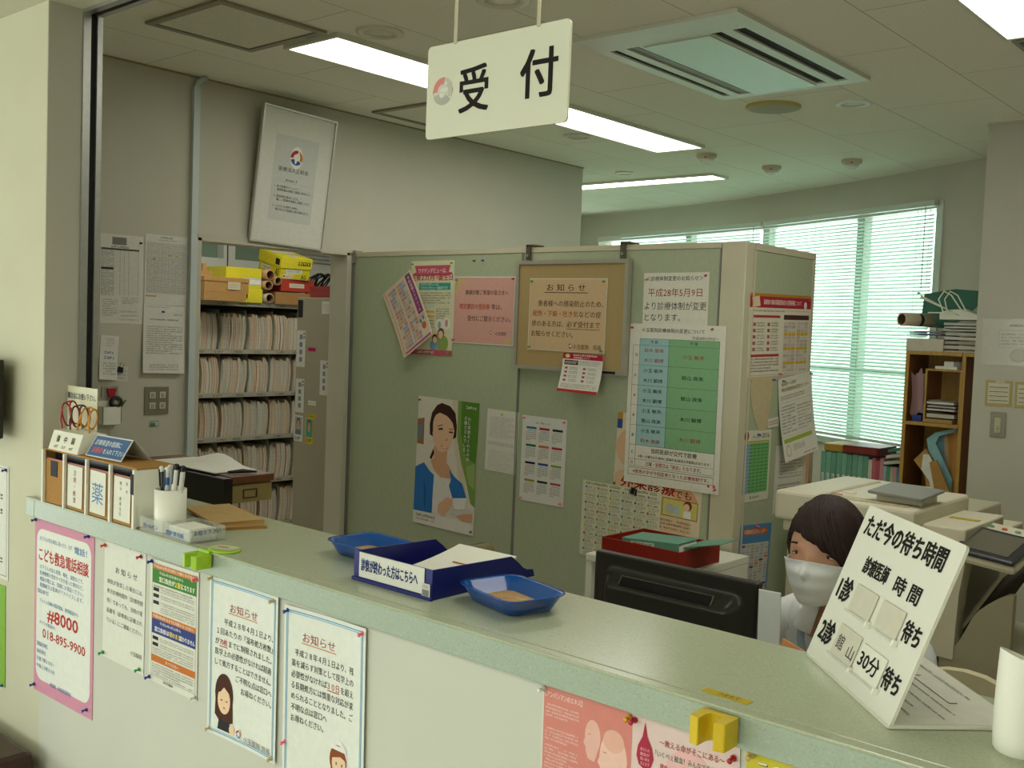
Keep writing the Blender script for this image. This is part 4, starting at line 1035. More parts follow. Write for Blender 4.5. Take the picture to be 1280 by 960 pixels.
def carton(x0, x1, y0, y1, z0, z1, m, name, label, cat='box', lid=0.0, group=None):
    t = thing(name, label, cat, ((x0 + x1) / 2, (y0 + y1) / 2, z0), group)
    b = MB()
    if lid: b.bx(x0 + .004, x1 - .004, y0 + .004, y1 - .004, z0, z1 - lid, m)
    else: b.bx(x0, x1, y0, y1, z0, z1, m)
    b.build('box_body', t)
    if lid:
        b = MB(); b.bx(x0, x1, y0, y1, z1 - lid, z1, m); b.build('box_lid', t, bevel=.002)
    return t
M_YEL = mat('yellow_card', '#c9be22', rough=.5, var=.03, scale=20); M_YEL2 = mat('yellow_card_lid', '#d2c62a', rough=.5, var=.03)
M_REDC = mat('red_card', '#a63524', rough=.55, var=.04); M_BRC = mat('kraft_card', '#a07a44', rough=.8, var=.06, scale=40)
ZT = SH[0]
t = carton(-6.36, XS + .01, 4.00, 4.285, ZT, 1.842, M_YEL, 'yellow_carton', 'plain yellow carton standing left on top of the chart shelf', lid=.0)
b = MB(); b.bx(-6.363, XS + .0135, 3.997, 4.294, ZT + .0005, ZT + .095, M_YEL2); b.build('carton_base_lid', t)
p = Paper(F_SIDE(XS + .0105, 4.21, 1.752), .15, .05, '#d4d3c2', t=.0005); p.frame(0, .05, 1, .95, .012, '#55534c').lines(.02, .15, .2, .9, 3, '#33312e', fill=.7).lines(.25, .15, .95, .3, 1, '#55534c').build('carton_label', t)
p = Paper(F_SIDE(XS + .014, 4.115, 1.653), .12, .04, '#c9be22', t=.0004)
for i in range(3): p.rect(.02 + i * .34, .05, .30 + i * .34, .95, '#23221e')
p.up(); p.poly([(.07, .3), (.16, .1), (.25, .3), (.19, .3), (.19, .85), (.13, .85), (.13, .3)], '#c9be22').poly([(.40, .3), (.5, .15), (.6, .3), (.53, .7), (.47, .7)], '#c9be22').poly([(.75, .2), (.92, .2), (.86, .5), (.92, .85), (.75, .85), (.8, .5)], '#c9be22'); p.build('handling_marks', t)
for z0, z1, lab in ((ZT, ZT + .055, 'flat kraft cardboard box lying beneath the lidded one on the chart shelf'), (ZT + .056, 1.762, 'lidded kraft cardboard box with a pale label in front of the yellow carton')):
    t = carton(-5.98 if False else -6.04, XS + .16, 3.74, 4.085 - (.03 if z0 == ZT else 0), z0, z1, M_BRC, 'cardboard_box', lab, lid=.03 if z0 > ZT else 0, group=None)
    if z0 > ZT:
        Paper(F_SIDE(XS + .1605, 3.965, z0 + .045), .095, .05, '#b9b092', t=.0005).lines(.1, .2, .9, .8, 2, '#9a9072').build('box_label', t)
t = thing('kraft_envelope', 'crumpled kraft envelope poking up at the far left of the chart shelf', 'envelope', (-5.98, 3.79, 1.762))
b = MB(); b.prism([(-6.03, 3.75), (-5.95, 3.75), (-5.94, 3.83), (-6.01, 3.84)], 1.7622, 1.80, M_BRC); b.prism([(-6.0, 3.77), (-5.96, 3.77), (-5.96, 3.80), (-6.0, 3.81)], 1.80, 1.845, M_BRC); b.build('envelope_body', t)
t = carton(-6.34, XS + .02, 4.446, 4.735, 1.70, 1.785, M_REDC, 'red_tray_box', 'shallow red box stacked under the yellow paper box')
Paper(F_SIDE(XS + .0205, 4.58, 1.742), .13, .03, '#c4bda4', t=.0005).lines(.1, .3, .9, .7, 1, '#8a8474').build('box_label', t)
t = thing('cardboard_tray', 'open cardboard tray underneath the shallow red box', 'tray', (-6.19, 4.53, ZT))
b = MB(); m = mat('tray_card', '#9a7442', rough=.85, var=.05)
for q in ((-6.34, XS + .02, 4.40, 4.41), (-6.34, XS + .02, 4.70, 4.71), (-6.34, -6.33, 4.41, 4.70), (XS + .01, XS + .02, 4.41, 4.70)): b.bx(*q, ZT, ZT + .085, m)
b.bx(-6.33, XS + .01, 4.41, 4.70, ZT, ZT + .006, m); b.build('tray_body', t)
b = MB(); b.box((XS - .11, 4.60, ZT + .045), (.10, .08, .06), M_PAPER, Matrix.Rotation(.3, 4, 'Z')); tag(b.build('paper_bundle'), 'crumpled white paper bundle lying in the cardboard tray', 'paper')
# A5 paper box turned a little
t = thing('copy_paper_box', 'yellow flower patterned box of A5 paper on the red box', 'box', (-6.17, 4.55, 1.786))
M = Matrix.Translation((-6.17, 4.565, 1.822)) @ Matrix.Rotation(math.radians(-6), 4, 'Z') @ Matrix.Rotation(math.radians(13), 4, 'Y')
b = MB(M); b.bx(-.155, .155, -.118, .118, 0, .10, M_YEL); b.build('box_body', t)
b = MB(M); b.bx(-.162, .162, -.125, .125, .075, .152, M_YEL2); b.build('box_lid', t, bevel=.002)
q = Paper(M @ F_SIDE(.1555, 0, .038), .22, .07, '#c9be22', t=.0004); q.rect(.15, .05, .75, .48, '#d4d3c2').up().lines(.18, .1, .72, .4, 2, '#55534c', fill=.7).txt('A5', .82, .78, .42, '#2a2618', .18, bold=.02).rect(.05, .6, .45, .95, '#d4d3c2').up().lines(.14, .68, .42, .88, 1, '#8a3030', fill=.9, last=1).ell(.1, .78, .03, .12, '#b02a3a').build('end_print', t)
q = Paper(M @ F_SIDE(.1625, .06, .115), .10, .03, '#d2c62a', t=.0004)
for i in range(3): q.rect(.02 + i * .34, .05, .30 + i * .34, .95, '#23221e')
q.up(); q.poly([(.07, .3), (.16, .1), (.25, .3), (.19, .85), (.13, .85)], '#d2c62a').poly([(.40, .3), (.5, .15), (.6, .3), (.5, .8)], '#d2c62a').poly([(.75, .2), (.92, .2), (.86, .85), (.8, .85)], '#d2c62a'); q.build('handling_marks', t)
q = Paper(M @ F_FRONT(0, -.1255, .112), .30, .072, '#d2c62a', t=.0004)
for i in range(11):
    x = .05 + i * .06 + (i % 2) * .02; y = .25 + (i * 37 % 50) / 100; c = ('#b0502a', '#7a6a1c', '#c98a2c')[i % 3]
    for g in range(5): q.ell(x + .016 * math.cos(g * 1.257), y + .07 * math.sin(g * 1.257), .011, .011, c, 8)
q.rect(.78, .2, .97, .8, '#23221e'); q.build('flower_print', t)
q = Paper(M @ F_FRONT(0, -.1185, .038), .30, .07, '#c9be22', t=.0004); q.rect(.1, .25, .55, .7, '#d4d3c2').up().lines(.2, .35, .53, .6, 1, '#7a2a2a', fill=.9, last=1).ell(.15, .48, .03, .03, '#b02a3a').txt('A5', .86, .5, .7, '#2a2618', .16, bold=.02).build('side_print', t)
q = Paper(M @ F_TOP(0, 0, .1523), .31, .24, '#d2c62a', t=.0004); q.rect(.2, .05, .45, .9, '#d8d7c8').rect(.55, .35, .95, .6, '#d8d7c8').up().lines(.58, .4, .92, .55, 1, '#8a3030', fill=.9, last=1).build('top_print', t)
# rolled tubes
GT = ['topmost cardboard tube between the yellow cartons', 'cardboard tube lying right of the other tubes', 'cardboard tube in the middle of the pile between the cartons', 'wrapped tube at the bottom of the pile between the cartons']
M_TUBE = mat('tube_card', '#b08a5e', rough=.75, var=.06); M_TUBEI = mat('tube_inside', '#7a5a3c', rough=.9)
for i, (y, z, r) in enumerate(((4.345, 1.805, .036), (4.412, 1.768, .030), (4.334, 1.733, .033), (4.345, 1.643, .034))):
    t = thing('cardboard_tube', GT[i], 'tube', (XS - .1, y, z - r), 'cardboard tubes on the chart shelf')
    b = MB(M=Matrix.Translation((XS + .03, y, z)) @ Matrix.Rotation(-math.pi / 2, 4, 'Y') @ Matrix.Rotation(0, 4, 'X'))
    b.lathe([(r * .82, .001), (r, 0), (r, .33), (r * .82, .33)], M_TUBE if i < 3 else mat('wrapped_tube', '#a89a84', rough=.25, var=.2, scale=60), n=22, caps=False); b.build('tube_wall', t)
    b = MB(M=Matrix.Translation((XS + .03, y, z)) @ Matrix.Rotation(-math.pi / 2, 4, 'Y') @ Matrix.Rotation(0, 4, 'X')); b.lathe([(r * .81, .002), (r * .80, .32), (.0001, .321)], M_TUBEI, n=22, caps=False); b.build('tube_bore', t)
# cabinet end beside the doorway
t = thing('steel_cabinet', 'grey beige steel cabinet end with labels and two photo cards', 'cabinet', (-4.5, 3.9, 0))
b = MB(); b.bx(-4.86, -4.12, 3.70, 4.15, 0, 1.63, mat('cabinet_steel', '#8f8870', rough=.45, var=.02, scale=6)); cab = b.build('cabinet_body', t, bevel=.004)
def on_cab(x, z, rot=0): return F_FRONT(x, 3.6995, z, rot)
Paper(on_cab(-4.83, 1.565), .045, .10, '#1c1814').build('dark_label', cab)
for (x, z, w, h, s_) in ((-4.815, 1.335, .088, .215, 1), (-4.815, 1.065, .085, .20, 2), (-4.60, 1.18, .075, .20, 3), (-4.60, 1.575, .07, .07, 4)):
    p = Paper(on_cab(x, z), w, h, '#bdbcae')
    if s_ < 4:
        for i in range(4): p.rect(.35, .12 + i * .2, .65, .25 + i * .2, '#6f767c')
        p.rect(.72, .06, .9, .12, '#77756e').rect(.72, .16, .9, .22, '#77756e').frame(0, 0, 1, 1, .03, '#8f8d80')
    else: p.lines(.15, .2, .9, .8, 3, '#8a8880')
    p.build('name_label', cab)
Paper(on_cab(-4.715, 1.335), .068, .022, '#b02a5a').lines(.1, .25, .9, .75, 1, '#5a1a2c', last=1).build('pink_label', cab)
p = Paper(on_cab(-4.70, 1.03), .07, .025, '#c9c6b8')
for i in range(3): p.ell(.2 + i * .3, .5, .09, .09, '#a02424')
p.build('red_dot_label', cab)
Paper(on_cab(-4.69, .955), .06, .028, '#b8a02c').lines(.1, .2, .7, .8, 1, '#33301c', last=1).build('yellow_label', cab)
for x, z, bgc, shirt, nm, lab in ((-4.82, .875, '#8f9088', '#5a6a78', 'photo_card', None), (-4.72, .87, '#3f8a7a', '#3a8a80', 'photo_card', None)):
    p = Paper(on_cab(x, z), .08 if x < -4.8 else .07, .15, '#c4c3b6' if x < -4.8 else '#c0a82c')
    p.rect(.1, .06, .9, .74, bgc).up().poly([(.15, .74), (.22, .58), (.4, .52), (.6, .52), (.78, .58), (.85, .74)], shirt).ell(.5, .30, .2, .2, '#2a2018').up().ell(.5, .36, .16, .2, '#b58a6c').rect(.42, .48, .58, .55, '#b58a6c').lines(.1, .8, .9, .95, 1, '#2c2a22', fill=.8, last=1)
    p.build(nm, cab)
t = thing('red_lidded_box', 'dark red box on top of the steel cabinet', 'box', (-4.6, 3.85, 1.63))
b = MB(); b.bx(-4.76, -4.42, 3.71, 4.0, 1.631, 1.69, mat('dark_red_card', '#8a2a20', rough=.5)); b.build('box_body', t, bevel=.002)
b = MB(); b.bx(-4.763, -4.417, 3.707, 4.003, 1.676, 1.695, mat('dark_red_card', '#8a2a20')); b.build('box_lid', t)
b = MB()
for q in range(3):
    pts = [(-6.2 + .03 * q + .02 * math.sin(i), 4.84 + .09 * math.sin(i * .9 + q) + .008 * i, ZT + .035 + .21 * abs(math.sin(i * .55 + q * .6))) for i in range(14)]
    sm = []
    for i in range(len(pts) - 1):
        for s_ in range(3): sm.append(Vector(pts[i]).lerp(Vector(pts[i + 1]), s_ / 3))
    b.tube(sm, .006, M_BLACK, 6)
tag(b.build('cable_coil'), 'loose coil of black cable at the right end of the chart shelf top', 'cable')
b = MB(); b.bx(-6.36, -6.1, 4.745, 4.855, ZT, ZT + .03, M_GREYPL); tag(b.build('cable_box'), 'flat grey case under the coil of black cable', 'case')

# low cabinet between counter and doorway
t = thing('drawer_stand', 'dark wooden stand with a beige drawer behind the counter', 'stand', (-2.85, 2.0, 0))
bx0, bx1, by0, by1 = -3.16, -2.62, 1.745, 1.93; zt = 1.025
b = MB(); b.bx(bx0, bx1 - .0, by0, by0 + .03, .0, zt - .004, mat('black_laminate', '#17120d', rough=.35, var=.1, scale=12)); b.build('back_board', t)
b = MB(); b.bx(bx0, bx1 - .008, by0 + .031, by1, zt - .024, zt - .001, M_DESKWOOD); b.build('stand_top', t, bevel=.002)
for q in ((bx0, bx0 + .025, by1 - .03, by1 - .005), (bx1 - .30, bx1 - .275, by1 - .03, by1 - .005)):
    b = MB(); b.bx(*q, 0, zt - .025, mat('black_laminate', '#17120d')); b.build('leg', t)
dr = MB(); dr.bx(bx1 - .33, bx1 - .02, by0 + .035, by0 + .185, zt - .085, zt - .028, mat('beige_drawer', '#8f7f4c', rough=.5, var=.04)); d = dr.build('drawer', t, bevel=.002)
b = MB(M=F_SIDE(bx1 - .0198, by0 + .105, zt - .058))
for q in ((-.025, .025, .011, .014), (-.025, .025, -.014, -.011), (-.025, -.022, -.011, .011), (.022, .025, -.011, .011)): b.bx(*q, 0, .003, mat('label_holder_brass', '#5a4c2c', rough=.35, metal=.7, var=.05))
b.build('label_holder', d)
W, H = .36, .26
b = MB(); 
b.grid(lambda a, c: (-3.06 + .36 * a, 1.765 + .15 * c, zt + .003 + .03 * math.sin(math.pi * min(1, a * 1.1)) ** 2 * (c ** 1.5)), 10, 10, M_PAPER)
b.grid(lambda a, c: (-3.06 + .36 * (1 - a), 1.765 + .15 * c, zt + .0005 + .028 * math.sin(math.pi * min(1, (1 - a) * 1.1)) ** 2 * (c ** 1.5)), 10, 10, M_PAPER)
tag(b.build('loose_papers'), 'loose white papers curling up on the dark wooden stand', 'papers')
b = MB(); b.tube([(-2.685, 1.80, zt + .005), (-2.665, 1.84, zt + .008), (-2.65, 1.88, zt + .005)], [.004, .007, .003], M_DARK, 8); tag(b.build('marker_pen'), 'dark pen lying on the wooden stand beside the papers', 'pen')

# ================================================================== notices on the wall under the counter
YC = 1.13
GF = 'notices under the counter'
W, H = .292, .43; M = F_FRONT(-2.339, YC - .0008, .793, .4)
p = Paper(M, W, H, '#cf8fa4')
rr = []
for cx, cy, a in ((.93, .10, -90), (.93, .90, 0), (.07, .90, 90), (.07, .10, 180)):
    for i in range(7):
        g = math.radians(a + i * 15); sx = .0; rr.append((cx + (-.07 if cx > .5 else .07) + .10 * math.cos(g) * 1.0, cy + (.04 if cy < .5 else -.04) + .068 * math.sin(g)))
p.poly(rr, '#dfe4d8').up()
bl, rd = '#2f6f9c', '#b0322c'
p.txt('お子さんの急な病気に困ったら、まず', .37, .125, .026, bl, .56).txt('電話！', .79, .13, .04, bl, .20, bold=.03)
p.txt('こども救急電話相談', .5, .215, .075, rd, .84, bold=.035)
for i, s_ in enumerate(('お子さんの急な発熱、嘔吐、誤飲などで、', '医療機関を受診すべきか迷った場合など、', '相談の際には、気軽にお電話ください。', '看護師又は医師がアドバイスします。')): p.txt(s_, .10, .285 + i * .034, .026, bl, .74, 'L')
p.txt('【電話番号】', .06, .425, .024, bl, .19, 'L').txt('プッシュ回線の固定電話、携帯電話から', .10, .475, .024, bl, .66, 'L')
p.txt('#8000', .5, .545, .075, rd, .52, bold=.045).txt('すべての電話から', .10, .60, .022, bl, .28, 'L').txt('018-895-9900', .52, .655, .05, rd, .72, bold=.03)
for i, s_ in enumerate(('【相談日時】', '毎日受付', '　午後７時３０分〜', '　午後１０時３０分')): p.txt(s_, .06, .725 + i * .042, .026, bl, None, 'L')
p.txt('秋田県・秋田県医師会', .48, .925, .024, bl, .36)
p.done('phone_poster', 'pink bordered telephone consultation poster at the left end of the counter', 'poster', GF)
pins(M, W, H, 'pink bordered telephone poster', [(.02, .03, '#1f3f98'), (.92, .03, '#1f3f98'), (.02, .97, '#1f3f98'), (.92, .955, '#1f3f98')])
W, H = .175, .26; M = F_FRONT(-2.061, YC - .0008, .868, -.6)
p = Paper(M, W, H, '#d9dccd')
p.txt('お 知 ら せ', .55, .22, .06, '#3a3c36', .52)
for i, s_ in enumerate(('病気が急変した場合には、', '表示診療時間外（診療時間', '外）であっても、当院の電', '話番号（診察券に記載され', 'ている）にご連絡ください。')): p.txt(s_, .09, .335 + i * .083, .042, '#4a4b44', .86, 'L', bold=.005)
p.txt('小玉医院', .82, .86, .042, '#4a4b44', .27, bold=.005)
p.rect(.62, .0, .64, .012, '#a0a394')
p.done('emergency_notice', 'plain white typed notice right of the pink bordered poster', 'notice', GF)
pins(M, W, H, 'plain white typed notice', [(.03, .04, '#e05a30'), (.9, .03, '#b01f28'), (.03, .965, '#2fa050'), (.92, .96, '#2fa050')])
W, H = .181, .258; M = F_FRONT(-1.862, YC - .0016, .865, .3)
p = Paper(M, W, H, '#d9dbcb')
p.rect(.05, .03, .97, .075, '#c57a3c').rect(.05, .075, .97, .19, '#3f7f34').rect(.05, .435, .97, .48, '#c57a3c').rect(.05, .48, .97, .60, '#34427f').rect(.05, .775, .97, .83, '#c0702c').frame(.05, .03, .97, .95, .006, '#9aa090').up()
p.txt('平成26年4月2日以降に70歳となる方へ', .5, .052, .026, '#f0ead8', .84).txt('平成26年5月診療分から', .45, .10, .026, '#dfe8d0', .5).txt('窓口負担が', .36, .15, .046, '#e8ecd8', .32, bold=.03).txt('2割', .60, .15, .05, '#e0d060', .15, bold=.03).txt('になります', .80, .15, .046, '#e8ecd8', .26, bold=.03)
p.txt('平成26年4月1日までに70歳となった方へ', .5, .458, .026, '#f0ead8', .84).txt('平成26年4月以降も', .45, .505, .026, '#d8dcea', .44).txt('窓口負担は', .27, .56, .042, '#e8e8e8', .30, bold=.03).txt('1割のまま', .54, .56, .044, '#e0d060', .24, bold=.03).txt('変わりません', .80, .56, .042, '#e8e8e8', .30, bold=.03)
for y in (.24, .29, .345, .635, .685): p.rect(.08, y - .014, .2, y + .014, '#2c2c28').lines(.24, y - .016, .93, y + .02, 2, '#6a6a62', seed=int(y * 99))
p.lines(.08, .20, .9, .225, 1, '#6a6a62').lines(.24, .37, .93, .42, 3, '#6a6a62').lines(.08, .71, .93, .765, 3, '#6a6a62').txt('すべての方へ', .5, .803, .03, '#f0e8d8', .28).lines(.08, .84, .93, .94, 5, '#6a6a62').txt('厚生労働省', .42, .968, .026, '#55554e', .2)
p.done('copayment_leaflet', 'leaflet with a green band and a navy band on the counter front', 'leaflet', GF)
pins(M, W, H, 'green and navy banded leaflet', [(.05, .02, '#1f3f98'), (.97, .05, '#ff6f8a'), (.03, .97, '#1f3f98'), (.97, .97, '#d8d8d0')])
def oshirase(M, W, H, body, nm, red):
    p = Paper(M, W, H, '#dde2d6', curl=bow(.004, W))
    for e, c in ((.03, '#5a9ac0'), (.045, '#8ab8cf')): p.frame(e, e * .7, 1 - e, 1 - e * .7, .008, c)
    return p
W, H = .219, .308; M = F_FRONT(-1.618, YC - .0012, .845, .4)
p = oshirase(M, W, H, None, None, None)
p.txt('お知らせ', .5, .165, .058, '#9a4a3c', .40).rect(.28, .197, .70, .204, '#d09a74')
L = (('平成２８年４月１日より、', .22, .72), ('１回あたりの『湿布処方枚数』', .12, .82), ('が　　までに制限されました。', .10, .82), ('医学上の必要性がなければ超過', .10, .82), ('して処方することはできません。', .10, .82))
for i, (s_, x, w) in enumerate(L): p.txt(s_, x, .262 + i * .066, .044, '#3c3c38', w, 'L')
p.txt('70枚', .165, .262 + 2 * .066, .044, '#b04038', .105, 'L').rect(.16, .42, .275, .425, '#b04038')
p.txt('ご不明な点は窓口へ', .93, .262 + 5 * .066, .044, '#3c3c38', .53, 'R').txt('お尋ねください。', .93, .262 + 6 * .066, .044, '#3c3c38', .45, 'R')
p.ell(.24, .72, .13, .13, '#4a2a1c').poly([(.12, .72), (.36, .72), (.37, .88), (.30, .90), (.18, .90), (.11, .86)], '#4a2a1c').up().poly([(.15, .95), (.17, .885), (.32, .885), (.35, .95)], '#2c2c30').poly([(.21, .885), (.29, .885), (.25, .93)], '#e0ded4').up()
p.ell(.24, .76, .09, .085, '#e8c9a4').up().poly([(.14, .72), (.19, .645), (.29, .645), (.345, .72), (.30, .70), (.24, .675), (.19, .71)], '#4a2a1c').ell(.205, .76, .018, .004, '#5a3a2c', 8).ell(.28, .76, .018, .004, '#5a3a2c', 8).ell(.245, .805, .018, .005, '#b05a4c', 8).ell(.36, .925, .04, .03, '#e8c9a4')
logo(p, .46, .93, .035)
p.txt('小玉医院 院長', .73, .945, .040, '#6a6a66', .40, bold=0)
p.done('poultice_notice', 'blue bordered notice with a long haired cartoon lady at its lower left', 'notice', GF)
pins(M, W, H, 'notice with the long haired cartoon lady', [(.03, .01, '#c8b070'), (.93, .03, '#c8b070'), (.03, .97, '#c8b070'), (.95, .975, '#c8b070')], .0018)
W, H = .220, .31; M = F_FRONT(-1.378, YC - .0012, .838, 1.0)
p = oshirase(M, W, H, None, None, None)
p.txt('お知らせ', .43, .16, .058, '#9a4a3c', .40).rect(.22, .193, .64, .20, '#d09a74')
L = (('平成２８年４月１日より、残', .14, .72), ('薬を減らす対策として医学上の', .10, .76), ('必要性がなければ　　　を超え', .10, .76), ('る長期処方には慎重な対応が求', .10, .76), ('められることとなりました。ご', .10, .76), ('不明な点は窓口へ', .10, .44), ('お尋ねください。', .10, .40))
for i, (s_, x, w) in enumerate(L): p.txt(s_, x, .258 + i * .064, .044, '#3c3c38', w, 'L')
p.txt('３０日', .54, .258 + 2 * .064, .044, '#b04038', .145, 'L').rect(.54, .41, .685, .415, '#b04038')
p.ell(.69, .755, .11, .09, '#dfe2da').up().ell(.69, .785, .105, .09, '#8a4a28').up().ell(.70, .80, .085, .08, '#e8c9a4').up().poly([(.595, .78), (.63, .71), (.75, .70), (.80, .77), (.72, .755)], '#8a4a28').rect(.60, .70, .79, .725, '#e2e4dc').ell(.67, .80, .008, .01, '#4a3020', 8).ell(.74, .80, .008, .01, '#4a3020', 8).ell(.70, .85, .015, .006, '#b05a4c', 8)
p.poly([(.58, .98), (.62, .885), (.78, .885), (.84, .98)], '#e2e4dc').poly([(.50, .87), (.56, .88), (.60, .95), (.58, .97)], '#e8c9a4').poly([(.76, .93), (.88, .90), (.90, .98), (.78, .99)], '#a9bfd0')
p.done('prescription_notice', 'blue bordered notice with a cartoon nurse at its lower right', 'notice', GF)
pins(M, W, H, 'notice with the cartoon nurse', [(.04, .03, '#1f3f98'), (.96, .03, '#ff6f8a'), (.03, .80, '#ff6f8a')], .0018)
W, H = .155, .225; M = F_FRONT(-.817, YC - .0008, .888, .6)
p = Paper(M, W, H, '#d8d3c8'); p.rect(.015, .012, .985, .99, '#cf8478').up()
p.ell(.72, .92, .24, .22, '#d99c8e').ell(.80, .55, .16, .16, '#d99c8e')
p.ell(.575, .235, .085, .105, '#e0b3a4', 24).poly([(.51, .18), (.495, .25), (.475, .285), (.50, .305), (.505, .335), (.53, .375), (.60, .385), (.64, .30)], '#e0b3a4')
p.ell(.80, .33, .145, .165, '#e6bfae', 28).poly([(.68, .24), (.665, .32), (.635, .375), (.665, .40), (.665, .43), (.685, .455), (.69, .50), (.75, .545), (.86, .54), (.90, .40)], '#e6bfae').ell(.895, .42, .045, .055, '#d5998a').ell(.90, .42, .025, .033, '#c98b7c').rect(.69, .30, .73, .306, '#b87868').rect(.525, .22, .555, .225, '#b87868').ell(.80, .22, .11, .07, '#dfae9c', 20)
p.txt('【アンパンマンのエキス】', .24, .055, .040, '#efe0d2', .42)
for y in (.11, .26, .37, .46, .58, .72): p.lines(.04, y, .42, y + .09, 4, '#e8cfc2', seed=int(y * 90))
p.done('donation_poster', 'salmon poster with two pale child faces in profile on the counter front', 'poster', GF)
pins(M, W, H, 'salmon poster with the child faces', [(.01, .03, '#d8d8d0'), (.96, .04, '#d8a02c')])
W, H = .158, .225; M = F_FRONT(-.660, YC - .0014, .892, 2.2)
p = Paper(M, W, H, '#d9c3bb'); p.ell(.55, .28, .22, .14, '#e0b3ae').ell(.7, .5, .2, .14, '#ddb0aa').up()
p.poly([(.13, .045), (.155, .13), (.20, .19), (.215, .25), (.19, .30), (.13, .325), (.07, .30), (.045, .25), (.06, .19), (.105, .13)], '#a83048').up()
for i, s_ in enumerate(('あなたの', '献血が', '救い命を', '支えます')): p.txt(s_, .13, .205 + i * .028, .022, '#e0a8ac', .09)
p.txt('〜救える命がそこにある〜', .57, .135, .042, '#9c3a3c', .60).txt('「いくべぇ献血！みんなでやるべぇ！」', .58, .205, .040, '#4f7a68', .70).txt('献血へのご協力をお願いします', .54, .275, .038, '#b04a44', .52)
p.txt('日にち', .05, .39, .03, '#3a3530', .09, 'L').txt('受付時間', .05, .45, .03, '#3a3530', .12, 'L').txt('７月　８日（金）', .25, .405, .045, '#3a3530', .4, 'L')
p.done('blood_drive_poster', 'pale pink poster with a dark red drop at its upper left', 'poster', GF)
pins(M, W, H, 'pale pink poster with the red drop', [(.03, .045, '#b01f28'), (.95, .10, '#b01f28')])
W, H = .16, .225; M = F_FRONT(-.492, YC - .0008, .898, 2.8)
p = Paper(M, W, H, '#c9bf3a'); p.rect(0, .15, 1, 1, '#d8d6b8').up()
for dx, dy, c, bo in ((.006, .004, '#5a5a34', .05), (0, 0, '#e4e2cc', .03)): p.txt('このような', .38 + dx, .11 + dy, .085, c, .56, bold=bo).up()
p.lines(.08, .25, .9, .9, 10, '#6a6850')
p.done('yellow_poster', 'yellow topped poster at the right end of the counter front', 'poster', GF)
pins(M, W, H, 'yellow topped poster', [(.05, .05, '#c8b070')])
# left wall
W, H = .30, .29; M = F_FRONT(-2.785, YC - .0008, .957, .6)
p = Paper(M, W, H, '#d8dccd'); p.frame(.02, .02, .97, .97, .006, '#a0787c').lines(.1, .2, .92, .9, 5, '#6a6a66', fill=.4)
p.done('wall_notice', 'white notice cut off by the left edge of the picture', 'notice')
pins(M, W, H, 'white notice at the left picture edge', [(.96, .03, '#1f3f98')])
W, H = .26, .26; M = F_FRONT(-2.776, YC - .0008, .665, 1)
p = Paper(M, W, H, '#7fae3c'); p.rect(.1, .1, .85, .5, '#c8c04a').lines(.1, .6, .85, .9, 3, '#dfe4c8')
p.done('green_poster', 'bright green poster at the lower left edge of the picture', 'poster')
pins(M, W, H, 'bright green poster at the left edge', [(.95, .99, '#1f3f98')])
t = thing('wall_monitor', 'black screen on the lobby wall at the left picture edge', 'screen', (-2.80, 1.1, 1.18))
b = MB(); b.bx(-3.0, -2.60, 1.07, 1.10, 1.18, 1.375, M_DARK); b.build('screen_case', t, bevel=.004)
b = MB(); b.bx(-2.99, -2.61, 1.068, 1.0699, 1.19, 1.365, mat('dark_screen', '#0a0c0e', rough=.1)); b.build('screen_face', t)
b = MB(); b.bx(-2.9, -2.7, 1.1005, 1.1295, 1.22, 1.34, M_BLACK); b.build('wall_mount', t)
t = thing('bench', 'dark brown padded bench in the bottom left corner', 'bench', (-2.9, .85, 0))
b = MB(); b.bx(-3.6, -2.40, .55, 1.10, .36, .452, mat('brown_vinyl', '#3a2018', rough=.4, var=.06)); b.build('seat_cushion', t, bevel=.02)
b = MB(); b.bx(-3.58, -2.42, .57, 1.08, .30, .3595, mat('bench_frame', '#2a1a12', rough=.5)); b.build('bench_frame', t)
for x in (-3.5, -2.5):
    for y in (.62, 1.03): b = MB(); b.bx(x - .02, x + .02, y - .02, y + .02, 0, .2995, M_GREYPL); b.build('leg', t)

# ================================================================== things on the counter
# card drop boxes
RX0, RX1, RY0, RY1, RZ = -2.410, -1.990, 1.108, 1.212, CT + .127
t = thing('card_drop_box', 'cardboard row of four card slots standing at the left end of the counter', 'card box', ((RX0 + RX1) / 2, (RY0 + RY1) / 2, CT))
b = MB()
b.bx(RX0, RX1, RY0 + .012, RY1, CT, CT + .004, M_CARD); b.bx(RX0, RX1, RY1 - .004, RY1, CT + .004, RZ, M_CARD)
b.bx(RX0, RX1, RY0 + .006, RY1 - .004, RZ - .0035, RZ, M_CARD); b.bx(RX0, RX0 + .003, RY0, RY1 - .004, CT + .004, RZ - .0035, M_CARD)
b.bx(RX0 + .004, RX1 - .004, RY0 + .03, RY0 + .034, CT + .004, RZ - .004, M_DARK)
b.build('box_shell', t)
wS = (RX1 - RX0) / 4
b = MB(); b.bx(RX1 - .0035, RX1, RY0 + .002, RY1 - .006, CT + .003, RZ - .004, M_PAPER); b.bx(RX1 - .0032, RX1 + .0003, RY1 - .016, RY1 - .0045, CT + .004, RZ - .004, M_CARD); b.build('side_panel', t)
for i in range(4):
    a = RX0 + i * wS
    b = MB(); b.bx(a + .008, a + wS - .0005, RY0 + .006, RY0 + .0095, CT + .001, RZ - .024, M_CARD); fp = b.build('front_panel', t); FP = (FP if i else []) + [fp]
    b = MB(); b.bx(a + .008, a + wS - .0005, RY0 + .0058, RY0 + .0098, RZ - .0238, RZ - .021, mat('red_tape', '#8f2a22', rough=.4)); b.build('slot_edge_tape', fp)
